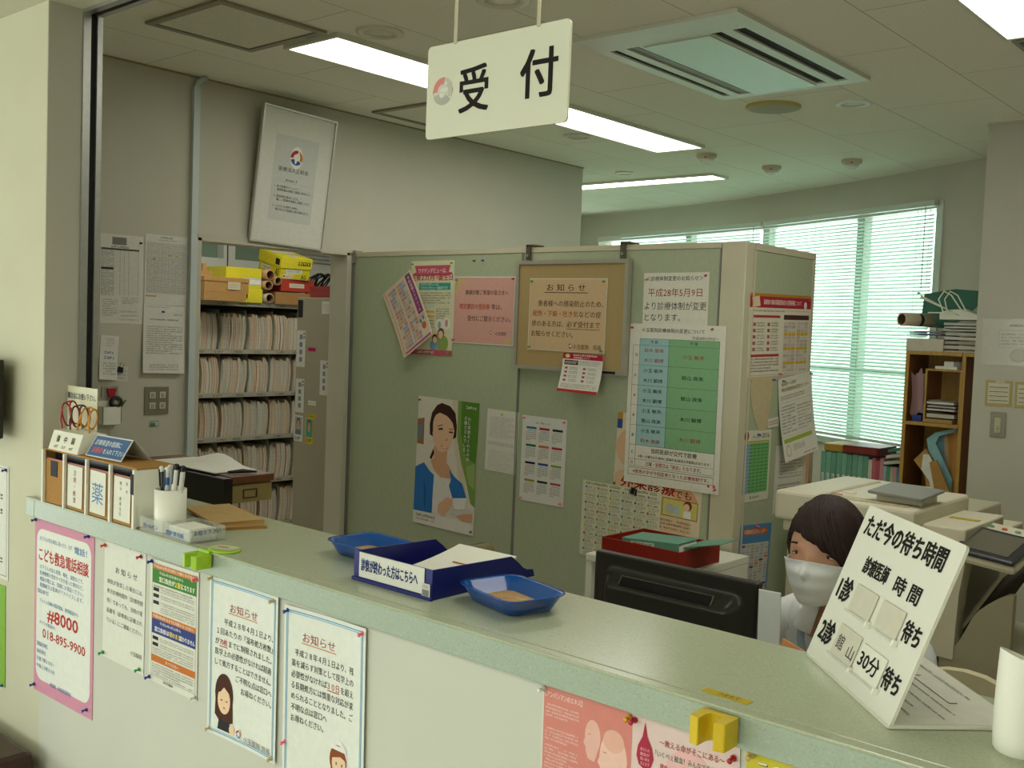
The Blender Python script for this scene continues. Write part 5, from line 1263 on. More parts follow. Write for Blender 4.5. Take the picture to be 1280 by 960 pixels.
for i in range(5):
    a = RX0 + i * wS
    b = MB(); b.bx(a - .0005 if i < 4 else a - .006, a + .0065 if i < 4 else a + .001, RY0 - .001, RY0 + .0055, CT, RZ - .003, M_PAPER); b.build('white_edge_strip', t)
for i, (s_, c, st) in enumerate((('注射・処置', '#a05048', .165), ('薬', '#5d86b0', 0), ('館山 政美先生', '#4a4b46', .112))):
    a = RX0 + (i + 1) * wS; w_, h_ = .068, .094
    p = Paper(F_FRONT(a + .008 + .042, RY0 + .0045, CT + .055, -1.0), w_, h_, '#dbddcc', t=.0012)
    if i == 0: p.vtxt(s_, .5, .17, .14, c, st)
    elif i == 1: p.txt(s_, .5, .52, .52, c, .74, bold=0)
    else: p.vtxt('館山　政美先生', .42, .14, .085, c, .118, bold=0).vtxt('医　師', .80, .12, .075, c, .09, bold=0)
    p.build('slot_label', FP[i + 1])
b = MB(); b.bx(RX0 + .034, RX0 + .066, RY0 + .0045, RY0 + .0058, RZ - .062, RZ - .026, M_BLACK); b.build('dark_magnet', t)
b = MB(); b.bx(RX1 - .012, RX1 + .0004, RY0 - .0018, RY0 - .0011, RZ - .055, RZ - .012, M_BLACK); b.build('dark_magnet', t)
# glasses stand
t = thing('glasses_stand', 'white stand for reading glasses with a tall back card on the card box', 'stand', (-2.32, 1.15, RZ))
gx0, gx1 = -2.393, -2.252
b = MB(M=Matrix(((0, 0, 1, 0), (1, 0, 0, 0), (0, 1, 0, RZ), (0, 0, 0, 1))))   # profile in (y,z), swept along x
b.prism([(1.114, 0), (1.178, 0), (1.184, .044), (1.128, .044)], gx0, gx1, M_WHITE); b.build('stand_box', t, bevel=.001)
ang = math.atan2(.014, .044)
vv = Vector((0, .014, .044)).normalized()
M = frame((( gx0 + gx1) / 2, 1.1208, RZ + .0216), (1, 0, 0), vv)
p = Paper(M, .137, .043, '#dedfca', t=.0004)
for i, (a, c) in enumerate((('強', '60才'), ('中', '50才'), ('弱', '40才'))): p.txt(a, .24 + i * .26, .38, .36, '#2a2a28', .11, bold=.04).txt(c, .24 + i * .26, .80, .2, '#4a4a48', .13, bold=0)
p.build('front_print', t)
M = F_FRONT(-2.384, 1.1902, RZ + .072)
p = Paper(M, .15, .143, '#dcdcbf', t=.0015); p.txt('御自由にお使い下さい。', .5, .16, .115, '#2f3550', .92, bold=.02); p.rect(.3, .35, .95, .95, '#d6d0b2'); p.build('back_card', t)
def glasses(x, col, nm, h, tilt):
    t = thing('reading_glasses', '%s framed reading glasses standing in the white glasses stand' % nm, 'glasses', (x, 1.155, RZ + .0445), 'reading glasses in the stand')
    m = mat('glasses_' + nm.replace(' ', '_'), col, rough=.25, var=.04)
    M = Matrix.Translation((x, 1.155, RZ + .0485)) @ Matrix.Rotation(tilt, 4, 'Y') @ Matrix.Rotation(.5, 4, 'Z')
    for s_ in (-1, 1):
        b = MB(M); pts = []
        for i in range(18):
            g = 2 * math.pi * i / 18; pts.append((.004 * math.cos(g) * .2 + s_ * .010, .016 * math.cos(g), h * .55 + h * .42 * math.sin(g)))
        b.tube(pts, .0021, m, 6, closed=True); b.build('lens_rim', t)
    b = MB(M); b.tube([(-.010, .0, h * .97), (0, .003, h * 1.0), (.010, 0, h * .97)], .002, m, 6); b.build('bridge', t)
    for s_ in (-1, 1):
        b = MB(M); b.tube([(s_ * .012, -.014, h * .7), (s_ * .014, -.02, h * .35), (s_ * .016, -.016, .002)], .0022, m, 6); b.build('temple_arm', t)
glasses(-2.358, '#a01c24', 'bright red', .066, -.30); glasses(-2.318, '#5a1f22', 'dark maroon', .058, -.15); glasses(-2.285, '#c8861c', 'amber yellow', .056, .18)
# blue tent card
t = thing('tent_card', 'blue and white folded tent card on top of the card box', 'tent card', (-2.13, 1.16, RZ))
vv = Vector((0, .030, .046)).normalized(); uu = Vector((1, .06, 0)).normalized(); vv = (vv - uu * vv.dot(uu)).normalized()
Lh = .054; base = Vector((-2.160, 1.128, RZ + .0008))
M = frame(base + vv * (Lh / 2), uu, vv)
p = Paper(M, .142, Lh, '#d8dcd4', t=.0012); p.rect(.02, .05, .98, .95, '#4a6890').up().txt('診察希望の医師に', .44, .33, .27, '#dfe4e0', .72).txt('診察券', .24, .68, .27, '#c8645c', .28, bold=.03).txt('を入れて下さい', .69, .68, .25, '#dfe4e0', .56); p.build('front_leaf', t)
top = base + vv * Lh; vb = (Vector((0, .066 + .004, RZ + .0008)) + Vector((base.x, base.y, 0)) - top); vb.x = 0; LL = vb.length
M = frame(top + vb / 2 + Vector((0, .0016, 0)), -uu, -vb.normalized())
p = Paper(M, .142, LL, '#c9ccc4', t=.0008); p.build('back_leaf', t)
# pen cup with pens
PX, PY = -1.930, 1.157
t = thing('pen_cup', 'white round pen cup standing in the clear acrylic tray', 'pen cup', (PX, PY, CT + .0025))
b = MB(); b.lathe([(.0305, CT + .0025), (.032, CT + .006), (.0325, CT + .089), (.0308, CT + .089), (.030, CT + .008), (.0001, CT + .008)], M_WHITE, (PX, PY, 0), 32); b.build('cup_wall', t)
PN = [('#3a3a3a', 'dark ballpoint pen furthest left in the white pen cup', -.022, -.005, -.14, .125, 1), ('#d8dad0', 'white pen second from the left in the white pen cup', -.012, .006, -.06, .128, 0), ('#c8d0d4', 'clear barrelled pen with a blue middle in the white pen cup', -.002, -.008, .0, .126, 2), ('#dcdcd4', 'white pen with a dark clip near the middle of the pen cup', .008, .004, .04, .128, 3), ('#e0e0d8', 'tall white marker with a black cap in the pen cup', .018, -.004, .13, .136, 4), ('#d4d6cc', 'white marker furthest right in the white pen cup', .024, .006, .17, .133, 4)]
for c, lab, dx, dy, tl, ln, kd in PN:
    t = thing('pen', lab, 'pen', (PX + dx * .5, PY + dy, CT + .010), 'pens in the cup')
    M = Matrix.Translation((PX + dx * .55, PY + dy, CT + .0095)) @ Matrix.Rotation(tl, 4, 'Y')
    r = .0048 if kd != 4 else .006
    b = MB(M); b.lathe([(.001, 0), (r * .7, .012), (r, .02), (r, ln - .012)], mat('pen_' + c.lstrip('#'), c, rough=.3, var=.02), n=12); bar = b.build('barrel', t)
    b = MB(M); cc = {0: '#c9ccc4', 1: '#d8dad0', 2: '#d8dad4', 3: '#dcdcd4', 4: '#1a1a18'}[kd]; b.lathe([(r, ln - .0119), (r * .95, ln - .002), (r * .5, ln)], mat('pen_' + cc.lstrip('#'), cc, rough=.3, var=.02), n=12); b.build('cap', t)
    b = MB(M); b.bx(-.0012, .0012, -r - .0022, -r - .0002, ln - .042, ln - .006, mat('pen_clip_dark', '#3a3c40', rough=.3, metal=.5)); b.build('clip', bar)
    if kd == 2: b = MB(M); b.lathe([(r * 1.02, .088), (r * 1.02, .104)], mat('pen_blue_band', '#2f62a8', rough=.3), n=12); b.build('blue_band', bar)
# clear acrylic tray
AX0, AX1, AY0, AY1 = -1.972, -1.785, 1.112, 1.195
t = thing('acrylic_tray', 'clear acrylic divided tray with small blue lettering', 'tray', ((AX0 + AX1) / 2, (AY0 + AY1) / 2, CT))
b = MB(); e = .002; h = .030
b.bx(AX0, AX1, AY0, AY1, CT, CT + e, M_CLEAR)
for q in ((AX0, AX1, AY0, AY0 + e), (AX0, AX1, AY1 - e, AY1), (AX0, AX0 + e, AY0 + e, AY1 - e), (AX1 - e, AX1, AY0 + e, AY1 - e), (-1.887, -1.885, AY0 + e, AY1 - e)): b.bx(*q, CT + e, CT + h, M_CLEAR)
q = Paper.__new__(Paper); MB.__init__(q, F_FRONT(-1.93, AY0 - .0003, CT + .015)); q.w, q.h, q.z = .08, .03, 0
q.txt('ボールペン', .5, .5, .34, '#2a5a94', .7, bold=.03); merge(b, q)
q = Paper.__new__(Paper); MB.__init__(q, F_FRONT(-1.836, AY0 - .0003, CT + .015)); q.w, q.h, q.z = .09, .03, 0
q.txt('問診票用紙', .5, .55, .34, '#2a5a94', .72, bold=.03); merge(b, q)
q = Paper.__new__(Paper); MB.__init__(q, F_SIDE(AX1 + .0003, 1.153, CT + .018)); q.w, q.h, q.z = .075, .03, 0
q.txt('お取り下さい', .5, .4, .34, '#2a5a94', .8, bold=.03); merge(b, q)
b.build('tray_wall', t)
for i in range(5):
    M = F_TOP(-1.834 + random.uniform(-.003, .003), 1.152, CT + .0025 + i * .0046, random.uniform(-4, 4))
    b = MB(M); b.bx(-.040, .040, -.028, .028, 0, .0042, M_PAPER)
    tag(b.build('paper_slips'), 'white slip pad in the clear acrylic tray, %s' % ('topmost of its stack' if i == 4 else 'lowest of its stack' if i == 0 else ('second', 'third', 'fourth')[i - 1] + ' from the bottom of its stack'), 'slip pad', 'slip pads in the acrylic tray')
# envelopes
for i, (x, y, z, rot, lab, hexc) in enumerate(((-1.945, 1.315, CT, -22, 'kraft envelope underneath the paler one behind the pen cup', '#a98244'), (-1.975, 1.315, CT + .0068, -14, 'pale tan envelope lying on top behind the white pen cup', '#b89a62'))):
    M = F_TOP(x, y, z, rot); b = MB(M); m = mat('envelope_%d' % (i + 3), hexc, rough=.8, var=.05)
    b.prism([(-.115, -.05), (.10, -.055), (.105, .055), (-.115, .055)], 0, .0055, m)
    t = thing('envelope', lab, 'envelope', (x, y, z), 'envelopes on the counter'); b.build('envelope_body', t)
    b = MB(M); b.prism([(.06, -.05), (.1035, -.053), (.105, .052), (.07, .05)], .0056, .0066, m); b.build('flap', t)
# cane holders on the counter edge
def cane_holder(x, col, nm, lab, disk):
    t = thing('cane_holder', lab, 'cane holder', (x, 1.09, CT), 'cane holders on the counter edge')
    m = mat('holder_' + nm, col, rough=.45, var=.03, scale=60)
    b = MB(); w = .024; yb = 1.1085; z0, z1 = CT - (.029 if disk else .040), CT - (.003 if disk else .006)
    # U shape in plan with a rounded notch open to the front
    pts = [(x - w, yb), (x - w, yb - .034), (x - w * .42, yb - .038)]
    for i in range(9):
        g = math.pi - math.pi * i / 8; pts.append((x + w * .42 * math.cos(g), yb - .018 + w * .42 * math.sin(g)))
    pts += [(x + w * .42, yb - .038), (x + w, yb - .034), (x + w, yb)]
    b.prism(pts, z0, z1, m); b.build('holder_body', t, bevel=.002)
    if disk:
        b = MB(); b.lathe([(.036, 0), (.036, .003), (.033, .004)], m, (x + .02, 1.1285 + .01, CT + .0006), 30, sx=1.0, sy=.8); b.build('clamp_disk', t)
        q = Paper(F_TOP(x + .02, 1.14, CT + .0049, 20), .05, .03, '#cfcdb4', t=.0004); q.rect(.1, .3, .6, .5, '#b0503c').lines(.1, .6, .9, .9, 2, '#7a786a').build('disk_label', t)
        b = MB(); b.bx(x - .016, x + .02, 1.1035, 1.1085, z1 + .0005, CT + .0035, m); b.build('clamp_arm', t)
    return t
cane_holder(-1.722, '#9ac42a', 'lime', 'lime green cane holder with a round clamp disk at the left counter edge', True)
cane_holder(-.602, '#d0b41a', 'yellow', 'yellow cane holder clipped to the right part of the counter edge', False)
M = F_TOP(-.617, 1.147, CT + .0002, -1); p = Paper(M, .066, .016, '#b8a01c', t=.0004); p.txt('つえたて', .55, .5, .7, '#4a3c10', .45); p.done('yellow_tape_label', 'yellow tape label on the counter edge above the yellow holder', 'label')
# translucent blue trays
def tray_mat():
    m = glassy('translucent_blue', '#0b57ac', 0.0, .08, 1.45, .72); return m
M_BT = tray_mat()
def rr_pts(hx, hy, r, n=6):
    o = []
    for cx, cy, a in ((hx - r, hy - r, 0), (-hx + r, hy - r, 90), (-hx + r, -hy + r, 180), (hx - r, -hy + r, 270)):
        for i in range(n + 1):
            g = math.radians(a + 90 * i / n); o.append((cx + r * math.cos(g), cy + r * math.sin(g)))
    return o
def money_tray(x, y, rot, lab, content):
    t = thing('money_tray', lab, 'tray', (x, y, CT), 'translucent blue trays')
    M = F_TOP(x, y, CT, rot); b = MB(M)
    rings = [(.056, .038, .014, .0012), (.062, .044, .018, .0025), (.074, .056, .024, .025), (.080, .062, .028, .0285), (.080, .062, .028, .0300), (.073, .055, .023, .0285), (.060, .042, .017, .0048), (.054, .036, .013, .0036)]
    vs = []; n = 28
    for hx, hy, r, z in rings: vs += [(px, py, z) for px, py in rr_pts(hx, hy, r)]
    fs = []
    for i in range(len(rings) - 1):
        for j in range(n): fs.append((i * n + j, i * n + (j + 1) % n, (i + 1) * n + (j + 1) % n, (i + 1) * n + j))
    fs.append(tuple(range(n))[::-1]); fs.append(tuple(7 * n + j for j in range(n)))
    b.add(vs, fs, M_BT, True); b.build('tray_shell', t)
    b = MB(M); m = speckle_material('tray_mat_' + content, '#b08a50', '#a0622c', '#bda468', .6, 45); b.prism(rr_pts(.056, .038, .014), 0.0055, .0085, m); b.build('rubber_mat', t)
money_tray(-1.075, 1.262, -14, 'translucent blue tray in front of the navy file box', 'front')
money_tray(-1.483, 1.322, -4, 'translucent blue tray behind the navy file box', 'rear')
# navy file box with sign
NX0, NX1 = -1.372, -1.178
t = thing('file_box', 'navy cardboard file box lying flat with a white lettered sign', 'file box', ((NX0 + NX1) / 2, 1.31, CT))
M_NAVY = mat('navy_card', '#141d6a', rough=.38, var=.05, scale=30)
prof = [(1.182, 0), (1.445, 0), (1.440, .013), (1.424, .015), (1.412, .020), (1.400, .030), (1.380, .0445), (1.182, .0505)]
SW = Matrix(((0, 0, 1, 0), (1, 0, 0, 0), (0, 1, 0, CT + .0005), (0, 0, 0, 1)))
for x0 in (NX0, NX1 - .0025):
    b = MB(SW); b.prism(prof, x0, x0 + .0025, M_NAVY); b.build('box_side', t)
b = MB(); b.bx(NX0 + .0026, NX1 - .0026, 1.182, 1.4449, CT + .0005, CT + .003, M_NAVY); b.bx(NX0 + .0026, NX1 - .0026, 1.182, 1.1845, CT + .0031, CT + .051, M_NAVY); b.bx(NX0 - .002, NX1 + .002, 1.1785, 1.1815, CT + .0003, CT + .006, M_NAVY); b.build('box_base', t)
p = Paper(F_FRONT((NX0 + NX1) / 2 - .001, 1.1812, CT + .0295), .162, .043, '#d4d6c8', t=.0008); p.txt('診察が終わった方はこちらへ', .47, .48, .52, '#1e2f6a', .87, bold=.03); p.build('sign_label', t)
p = Paper(F_FRONT(NX1 - .012, 1.1802, CT + .016), .019, .022, '#c9c9be', t=.0006)
for i in range(9): p.rect(.12 + i * .09, .45, .12 + i * .09 + (.03 if i % 3 else .055), .92, '#33332e')
p.lines(.15, .1, .85, .35, 2, '#55554e', last=1); p.build('price_label', t)
for i in range(2):
    b = MB(F_TOP((NX0 + NX1) / 2 + random.uniform(-.002, .002), 1.295 + .004 * i, CT + .0035 + i * .0065, random.uniform(-1.5, 1.5))); b.grid(lambda a, c: (-.052 + .140 * a, -.105 + .21 * c, .004 + .026 * c ** 2), 6, 8, M_PAPER); b.grid(lambda a, c: (.088 - .140 * a, -.105 + .21 * c, .026 * c ** 2), 6, 8, M_PAPER)
    for x in (-.052, .088): b.grid(lambda a, c: (x, (-.105 + .21 * c), .026 * c ** 2 + .004 * a) if x > 0 else (x, (.105 - .21 * c), .026 * (1 - c) ** 2 + .004 * a), 1, 8, M_PAPER)
    for y, q in ((-.105, 0), (.105, .026)): b.grid(lambda a, c: ((-.052 + .140 * a) if y < 0 else (.088 - .140 * a), y, q + .004 * c), 6, 1, M_PAPER)
    if i == 1: b.bx(.0, .05, .03, .035, .0158, .0165, ink('#c05a48'))
    tag(b.build('form_stack'), 'curling white form sheaf in the navy file box, %s' % ('topmost of its pile' if i == 1 else 'lowest of its pile'), 'forms', 'forms in the file box')
# waiting time board: a bent acrylic sheet, its front leaf leaning back over the base leaf
A0 = Vector((-.624, 1.386, CT + .0002)); BU = Vector((.703, -.711, 0)); BV = Vector((.2505, .2477, .935)).normalized(); BV = (BV - BU * BV.dot(BU)).normalized()
BW, BH = .2764, .2328
t = thing('waiting_time_board', 'white slanted board showing waiting times with black lettering', 'sign board', A0 + BU * BW / 2)
M = frame(A0 + BU * (BW / 2) + BV * (BH / 2), BU, BV)
def rounded(w, h, r):
    return rr_pts(w / 2, h / 2, r, 4)
M_BOARD = mat('board_acrylic', '#dfe0cf', rough=.25, var=.01, scale=6)
lf = MB(M); lf.prism(rounded(BW, BH, .006), -.004, 0, M_BOARD)
q = Paper.__new__(Paper); MB.__init__(q, M); q.w, q.h, q.z = BW, BH, .0004
def bt(s_, u, v, h, w=None, bold=.05, col='#1a1614'): q.txt(s_, u, 1 - v, h, col, w, 'C', bold)
bt('ただ今の待ち時間', .475, .885, .135, .83); bt('診療医師', .345, .668, .105, .27); bt('時 間', .69, .655, .105, .25)
bt('1診', .125, .475, .15, .15); bt('2診', .125, .20, .15, .16); bt('待ち', .875, .47, .12, .155); bt('待ち', .875, .205, .12, .155)
leaf = merge(lf, q).build('front_leaf', t)
def holder(u0, u1, v0, v1):
    x0, x1, y0, y1 = (u0 - .5) * BW, (u1 - .5) * BW, (v0 - .5) * BH, (v1 - .5) * BH
    b = MB(M); b.bx(x0, x1 - .0012, y0, y0 + .0025, .0005, .006, M_CLEAR); b.build('card_pocket', leaf)
    b = MB(M); b.bx(x1 - .001, x1 + .003, y0 - .003, y0 + .005, .0004, .007, M_WHITE); b.build('pocket_clip', leaf)
holder(.235, .50, .375, .54); holder(.53, .79, .375, .54); holder(.235, .52, .105, .29); holder(.535, .80, .105, .29)
for i, (u0, u1, v0, v1, txt) in enumerate(((.245, .485, .395, .55, None), (.545, .775, .395, .55, None), (.25, .50, .115, .30, ('館', '山')), (.535, .79, .115, .285, ('30分',)))):
    m_ = M @ Matrix.Translation((((u0 + u1) / 2 - .5) * BW, ((v0 + v1) / 2 - .5) * BH, .001))
    p = Paper(m_, (u1 - u0) * BW, (v1 - v0) * BH, '#c9c7b2' if i != 3 else '#dddecb', t=.0012)
    if txt and len(txt) == 2: p.txt('館', .27, .52, .50, '#33312c', .30, bold=.004).txt('山', .80, .60, .45, '#33312c', .28, bold=0)
    elif txt: p.txt('30分', .45, .45, .62, '#1a1614', .80, bold=.03)
    p.build('slot_card', leaf)
nn = Vector((0.711, 0.703, 0))
M = frame(A0 + BU * (BW / 2) + nn * .083 + Vector((0, 0, .0005)), BU, nn)
b = MB(M); b.prism(rounded(BW, .166, .006), 0, .004, M_BOARD); base = b.build('base_leaf', t)
p = Paper(M @ Matrix.Translation((0, .0, .0042)), BW * .97, .160, '#d6d6c6', t=.0004)
p.lines(.1, .1, .7, .16, 1, '#8a8a84').lines(.15, .52, .95, .56, 1, '#77776f').lines(.3, .40, .9, .44, 1, '#77776f').lines(.25, .64, .8, .68, 1, '#77776f').lines(.2, .75, .9, .79, 1, '#77776f').rect(.35, .25, .36, .33, '#55554f').rect(.35, .33, .75, .34, '#55554f').rect(.74, .27, .75, .33, '#55554f')
p.build('base_sheet', base)
def dispenser(x, y, r, h, lab):
    t = thing('air_freshener', lab, 'air freshener', (x, y, CT), 'white plastic bottles at the counter end')
    b = MB(); n = 32; prof = [(.88, 0), (.97, .004), (1.0, .02), (1.0, .045), (.96, .075), (.90, h - .012)]
    vs = [];
    for rr_, z in prof:
        for j in range(n):
            g = 2 * math.pi * j / n; sl = .013 * (z / h) ** 3 * math.cos(g - .6)
            vs.append((x + r * rr_ * math.cos(g), y + r * rr_ * .9 * math.sin(g), CT + z - sl))
    fs = []
    for i in range(len(prof) - 1):
        for j in range(n): fs.append((i * n + j, i * n + (j + 1) % n, (i + 1) * n + (j + 1) % n, (i + 1) * n + j))
    b.add(vs, fs, M_WHITE, True); b.add(vs[:n], [list(range(n))[::-1]], M_WHITE); b.build('bottle_body', t)
    b = MB(); top = vs[-n:]; c0 = Vector((x, y, CT + h - .02))
    ins = [tuple(c0 + (Vector(q_) - c0) * .9 + Vector((0, 0, -.003))) for q_ in top]; cap = [tuple(c0 + (Vector(q_) - c0) * .55 + Vector((0, 0, -.001))) for q_ in top]
    b.add(list(top) + ins + cap, [(j, (j + 1) % n, n + (j + 1) % n, n + j) for j in range(n)] + [(n + j, n + (j + 1) % n, 2 * n + (j + 1) % n, 2 * n + j) for j in range(n)], M_WHITE, True); b.add(cap, [list(range(n))], M_WHITE); b.build('slanted_cap', t)
dispenser(-.300, 1.232, .0275, .118, 'white plastic bottle with a slanted top beside the waiting time board')
dispenser(-.238, 1.235, .026, .118, 'white plastic bottle cut off at the right picture edge')

# ================================================================== office behind the counter
def leg_box(t, x, y, z, w=.03):
    b = MB(); b.bx(x - w / 2, x + w / 2, y - w / 2, y + w / 2, 0, z, M_STEEL); b.build('leg', t)
t = thing('reception_desk', 'pale work desk hidden right behind the counter', 'desk', (-.6, 1.72, 0))
b = MB(); b.bx(-2.0, 1.2, 1.42, 2.0, .675, .70, M_BEIGE); b.build('desk_top', t, bevel=.003)
for x in (-1.95, 1.15):
    for y in (1.46, 1.96): leg_box(t, x, y, .6745)
t = thing('side_desk', 'white desk under the red tray in front of the partition', 'desk', (-1.95, 3.05, 0))
b = MB(); b.bx(-2.10, -1.70, 2.85, 3.27, .71, .735, M_WHITE); b.build('desk_top', t, bevel=.003)
b = MB(); b.bx(-2.10, -2.075, 2.855, 3.265, 0, .7095, M_WHITE); b.build('side_panel', t)
b = MB(); b.bx(-1.725, -1.70, 2.855, 3.265, 0, .7095, M_WHITE); b.build('side_panel', t)
b = MB(); b.bx(-2.0745, -1.7255, 3.24, 3.26, .2, .7095, M_WHITE); b.build('back_panel', t)
# red tray with green binder
t = thing('red_tray', 'red open paper tray on the white desk in front of the dotted list', 'tray', (-1.88, 2.97, .736))
M = F_TOP(-1.878, 2.975, .7355, -2); b = MB(M); hx, hy, h, e = .158, .122, .066, .004
m = mat('red_plastic_tray', '#8f2418', rough=.4, var=.04)
b.bx(-hx, hx, -hy, hy, 0, e, m); b.bx(-hx, hx, -hy, -hy + e, e, h, m); b.bx(-hx, hx, hy - e, hy, e, h, m); b.bx(-hx, -hx + e, -hy + e, hy - e, e, h, m); b.bx(hx - e, hx, -hy + e, hy - e, e, h, m)
b.build('tray_body', t, bevel=.0015)
t = thing('binder', 'green ring binder lying slanted in the red tray', 'binder', (-1.86, 2.94, .78))
MG = mat('green_binder_card', '#6b9c86', rough=.5, var=.04); u = Vector((1, -.06, .07)).normalized(); v = Vector((.06, 1, .04)); v = (v - u * v.dot(u)).normalized()
M = frame((-1.885, 2.8775, .784), u, v)
b = MB(M); b.bx(-.075, .155, -.012, .10, .030, .0325, MG); b.bx(-.075, .155, -.012, .10, -.002, .0005, MG); b.build('cover', t)
b = MB(M); b.bx(-.075, .155, -.0145, -.0121, -.002, .0325, MG); sp = b.build('spine', t)
b = MB(M); b.bx(-.070, .150, -.008, .095, .002, .026, M_PAPER); b.build('pages', t)
p = Paper(M @ frame((.01, -.0147, .0155), (1, 0, 0), (0, 0, 1)), .095, .018, '#d8d8cc', t=.0004); p.txt('領収証の控', .5, .5, .7, '#2c2c2a', .85); p.build('spine_label', sp)
M = frame((-1.70, 2.93, .818), Vector((1, -.1, .22)).normalized(), Vector((.08, 1, .05)))
b = MB(M); b.prism([(-.05, -.05), (.10, -.02), (.09, .09), (-.05, .09)], 0, .003, MG); tag(b.build('folder_flap'), 'dark green folder sticking out over the right end of the red tray', 'folder')
# monitor seen from behind
t = thing('computer_monitor', 'black monitor seen from behind just over the counter', 'monitor', (-1.11, 1.83, .70))
mx0, mx1, my = -1.300, -.914, 1.80; mz0, mz1 = .735, 1.028
b = MB(); b.bx(mx0, mx1, my, my + .022, mz0, mz1, M_DARK); b.build('bezel', t, bevel=.003)
b = MB(); b.bx(mx0 + .012, mx1 - .012, my + .0221, my + .0235, mz0 + .012, mz1 - .012, mat('lit_screen_glass', '#6f8296', rough=.1)); b.build('screen', t)
b = MB()
def bulge(a, c):
    x = mx0 + .006 + (mx1 - mx0 - .012) * a; z = mz0 + .004 + (mz1 - mz0 - .008) * c
    ex = min(1, max(0, (min(a, 1 - a) - .045) / .09)); ez = min(1, max(0, (min(c - .02, .92 - c)) / .14))
    s_ = (ex * ex * (3 - 2 * ex)) * (ez * ez * (3 - 2 * ez))
    return (x, my - .0003 - .034 * s_, z)
b.grid(bulge, 48, 36, mat('glossy_black', '#2a2824', rough=.25, var=0)); bs = b.build('back_shell', t)
b = MB()
for i in range(58):
    x = mx0 + .0865 + i * .0037
    b.box((x, my - .0228, mz0 + .2455), (.0022, .006, .019), M_BLACK, Matrix.Rotation(-.62, 4, 'X'))
b.box((mx0 + .192, my - .0200, mz0 + .2455), (.222, .005, .022), mat('vent_grey', '#4c4840', rough=.5), Matrix.Rotation(-.62, 4, 'X')); b.build('vent_grille', bs)
b = MB(); b.bx(-1.14, -1.08, 1.78, 1.80, .715, .80, M_DARK); b.build('stand_neck', t)
b = MB(); b.lathe([(.07, .701), (.07, .708), (.03, .716)], M_DARK, (-1.11, 1.79, 0), 28); b.build('stand_base', t)
t = thing('document_stand', 'white upright plastic sheet beside the right edge of the monitor', 'document stand', (-.885, 1.82, .70))
b = MB(); b.box((-.886, 1.802, .86), (.046, .003, .318), mat('milky_plastic', '#dde4e6', rough=.3, var=.01), Matrix.Rotation(-.02, 4, 'Y')); b.build('upright_sheet', t, bevel=.001)
b = MB(); b.bx(-.93, -.84, 1.78, 1.86, .7005, .706, M_WHITE); b.build('stand_foot', t)
b = MB(); b.box((-.838, 1.80, .918), (.046, .002, .022), mat('orange_memo', '#f5ab72', rough=.6), Matrix.Rotation(.3, 4, 'Y')); b.build('orange_note', t)
# office chair behind the navy box
t = thing('office_chair', 'olive office chair whose curved armrest shows over the navy file box', 'chair', (-2.2, 2.45, 0))
M_OL = mat('olive_shell', '#7a7250', rough=.5, var=.04); M_DKF = mat('dark_chair_fabric', '#4a4238', rough=.9, var=.1, scale=200)
SWC = Matrix(((1, 0, 0, 0), (0, 0, -1, 2.44), (0, 1, 0, 0), (0, 0, 0, 1)))
outer = [(-2.42, .735), (-2.36, .750), (-2.31, .757), (-2.265, .766), (-2.235, .778), (-2.208, .800), (-2.190, .812), (-2.174, .812), (-2.161, .800), (-2.157, .783), (-2.163, .762), (-2.180, .742), (-2.22, .722), (-2.30, .708), (-2.42, .70)]
b = MB(SWC); b.prism(outer, 0, .085, M_OL, smooth=True); b.build('armrest', t, bevel=.006)
top = outer[1:7]; pad = [(x, z + .0015) for x, z in top] + [(x + .004, z - .006) for x, z in reversed(top)]
b = MB(SWC); b.prism(pad, .012, .073, M_DKF); b.build('armrest_pad', t)
b = MB(); b.tube([(-2.36, 2.40, .47), (-2.36, 2.40, .705)], .014, M_DARK); b.build('armrest_post', t)
b = MB(frame((-2.56, 2.45, .49), (0, 1, 0), (-.08, 0, 1))); b.prism(rr_pts(.19, .105, .06), -.02, .02, M_DKF); b.build('backrest', t, bevel=.01)
b = MB(); b.lathe([(.19, .44), (.215, .455), (.215, .48), (.18, .49), (.0001, .492)], M_DKF, (-2.32, 2.45, 0), 28); b.build('seat', t)
b = MB(); b.tube([(-2.32, 2.45, .09), (-2.32, 2.45, .44)], .022, M_GREYPL); b.tube([(-2.45, 2.45, .44), (-2.54, 2.45, .45), (-2.56, 2.45, .50)], .014, M_GREYPL); b.build('column', t)
for i in range(5):
    g = i * 1.257; b = MB(); b.tube([(-2.32, 2.45, .10), (-2.32 + .25 * math.cos(g), 2.45 + .25 * math.sin(g), .06)], .016, M_DARK); b.lathe([(.02, .001), (.026, .02), (.02, .045)], M_DARK, (-2.32 + .25 * math.cos(g), 2.45 + .25 * math.sin(g), 0), 12); b.build('leg', t)
# cream chair of the receptionist
t = thing('desk_chair', 'cream backed chair of the receptionist with a rounded backrest', 'chair', (-.86, 2.42, 0))
M_CR = mat('cream_chair_plastic', '#d4cba6', rough=.45, var=.02)
b = MB(frame((-.755, 2.60, .395), (1, 0, 0), (0, -.06, 1)))
pts = [(-.17, .0), (.17, 0)]
for i in range(13):
    g = math.pi * i / 12; pts.append((.17 * math.cos(g), .20 + .125 * math.sin(g)))
b.prism(pts, -.012, .012, M_CR, smooth=True); b.build('backrest', t, bevel=.006)
b = MB(); b.bx(-1.10, -.60, 2.14, 2.575, .365, .395, M_CR); b.build('seat', t, bevel=.012)
for x in (-1.07, -.63):
    for y in (2.17, 2.55): b = MB(); b.tube([(x, y, .0), (x, y, .3645)], .014, M_GREYPL); b.build('leg', t)

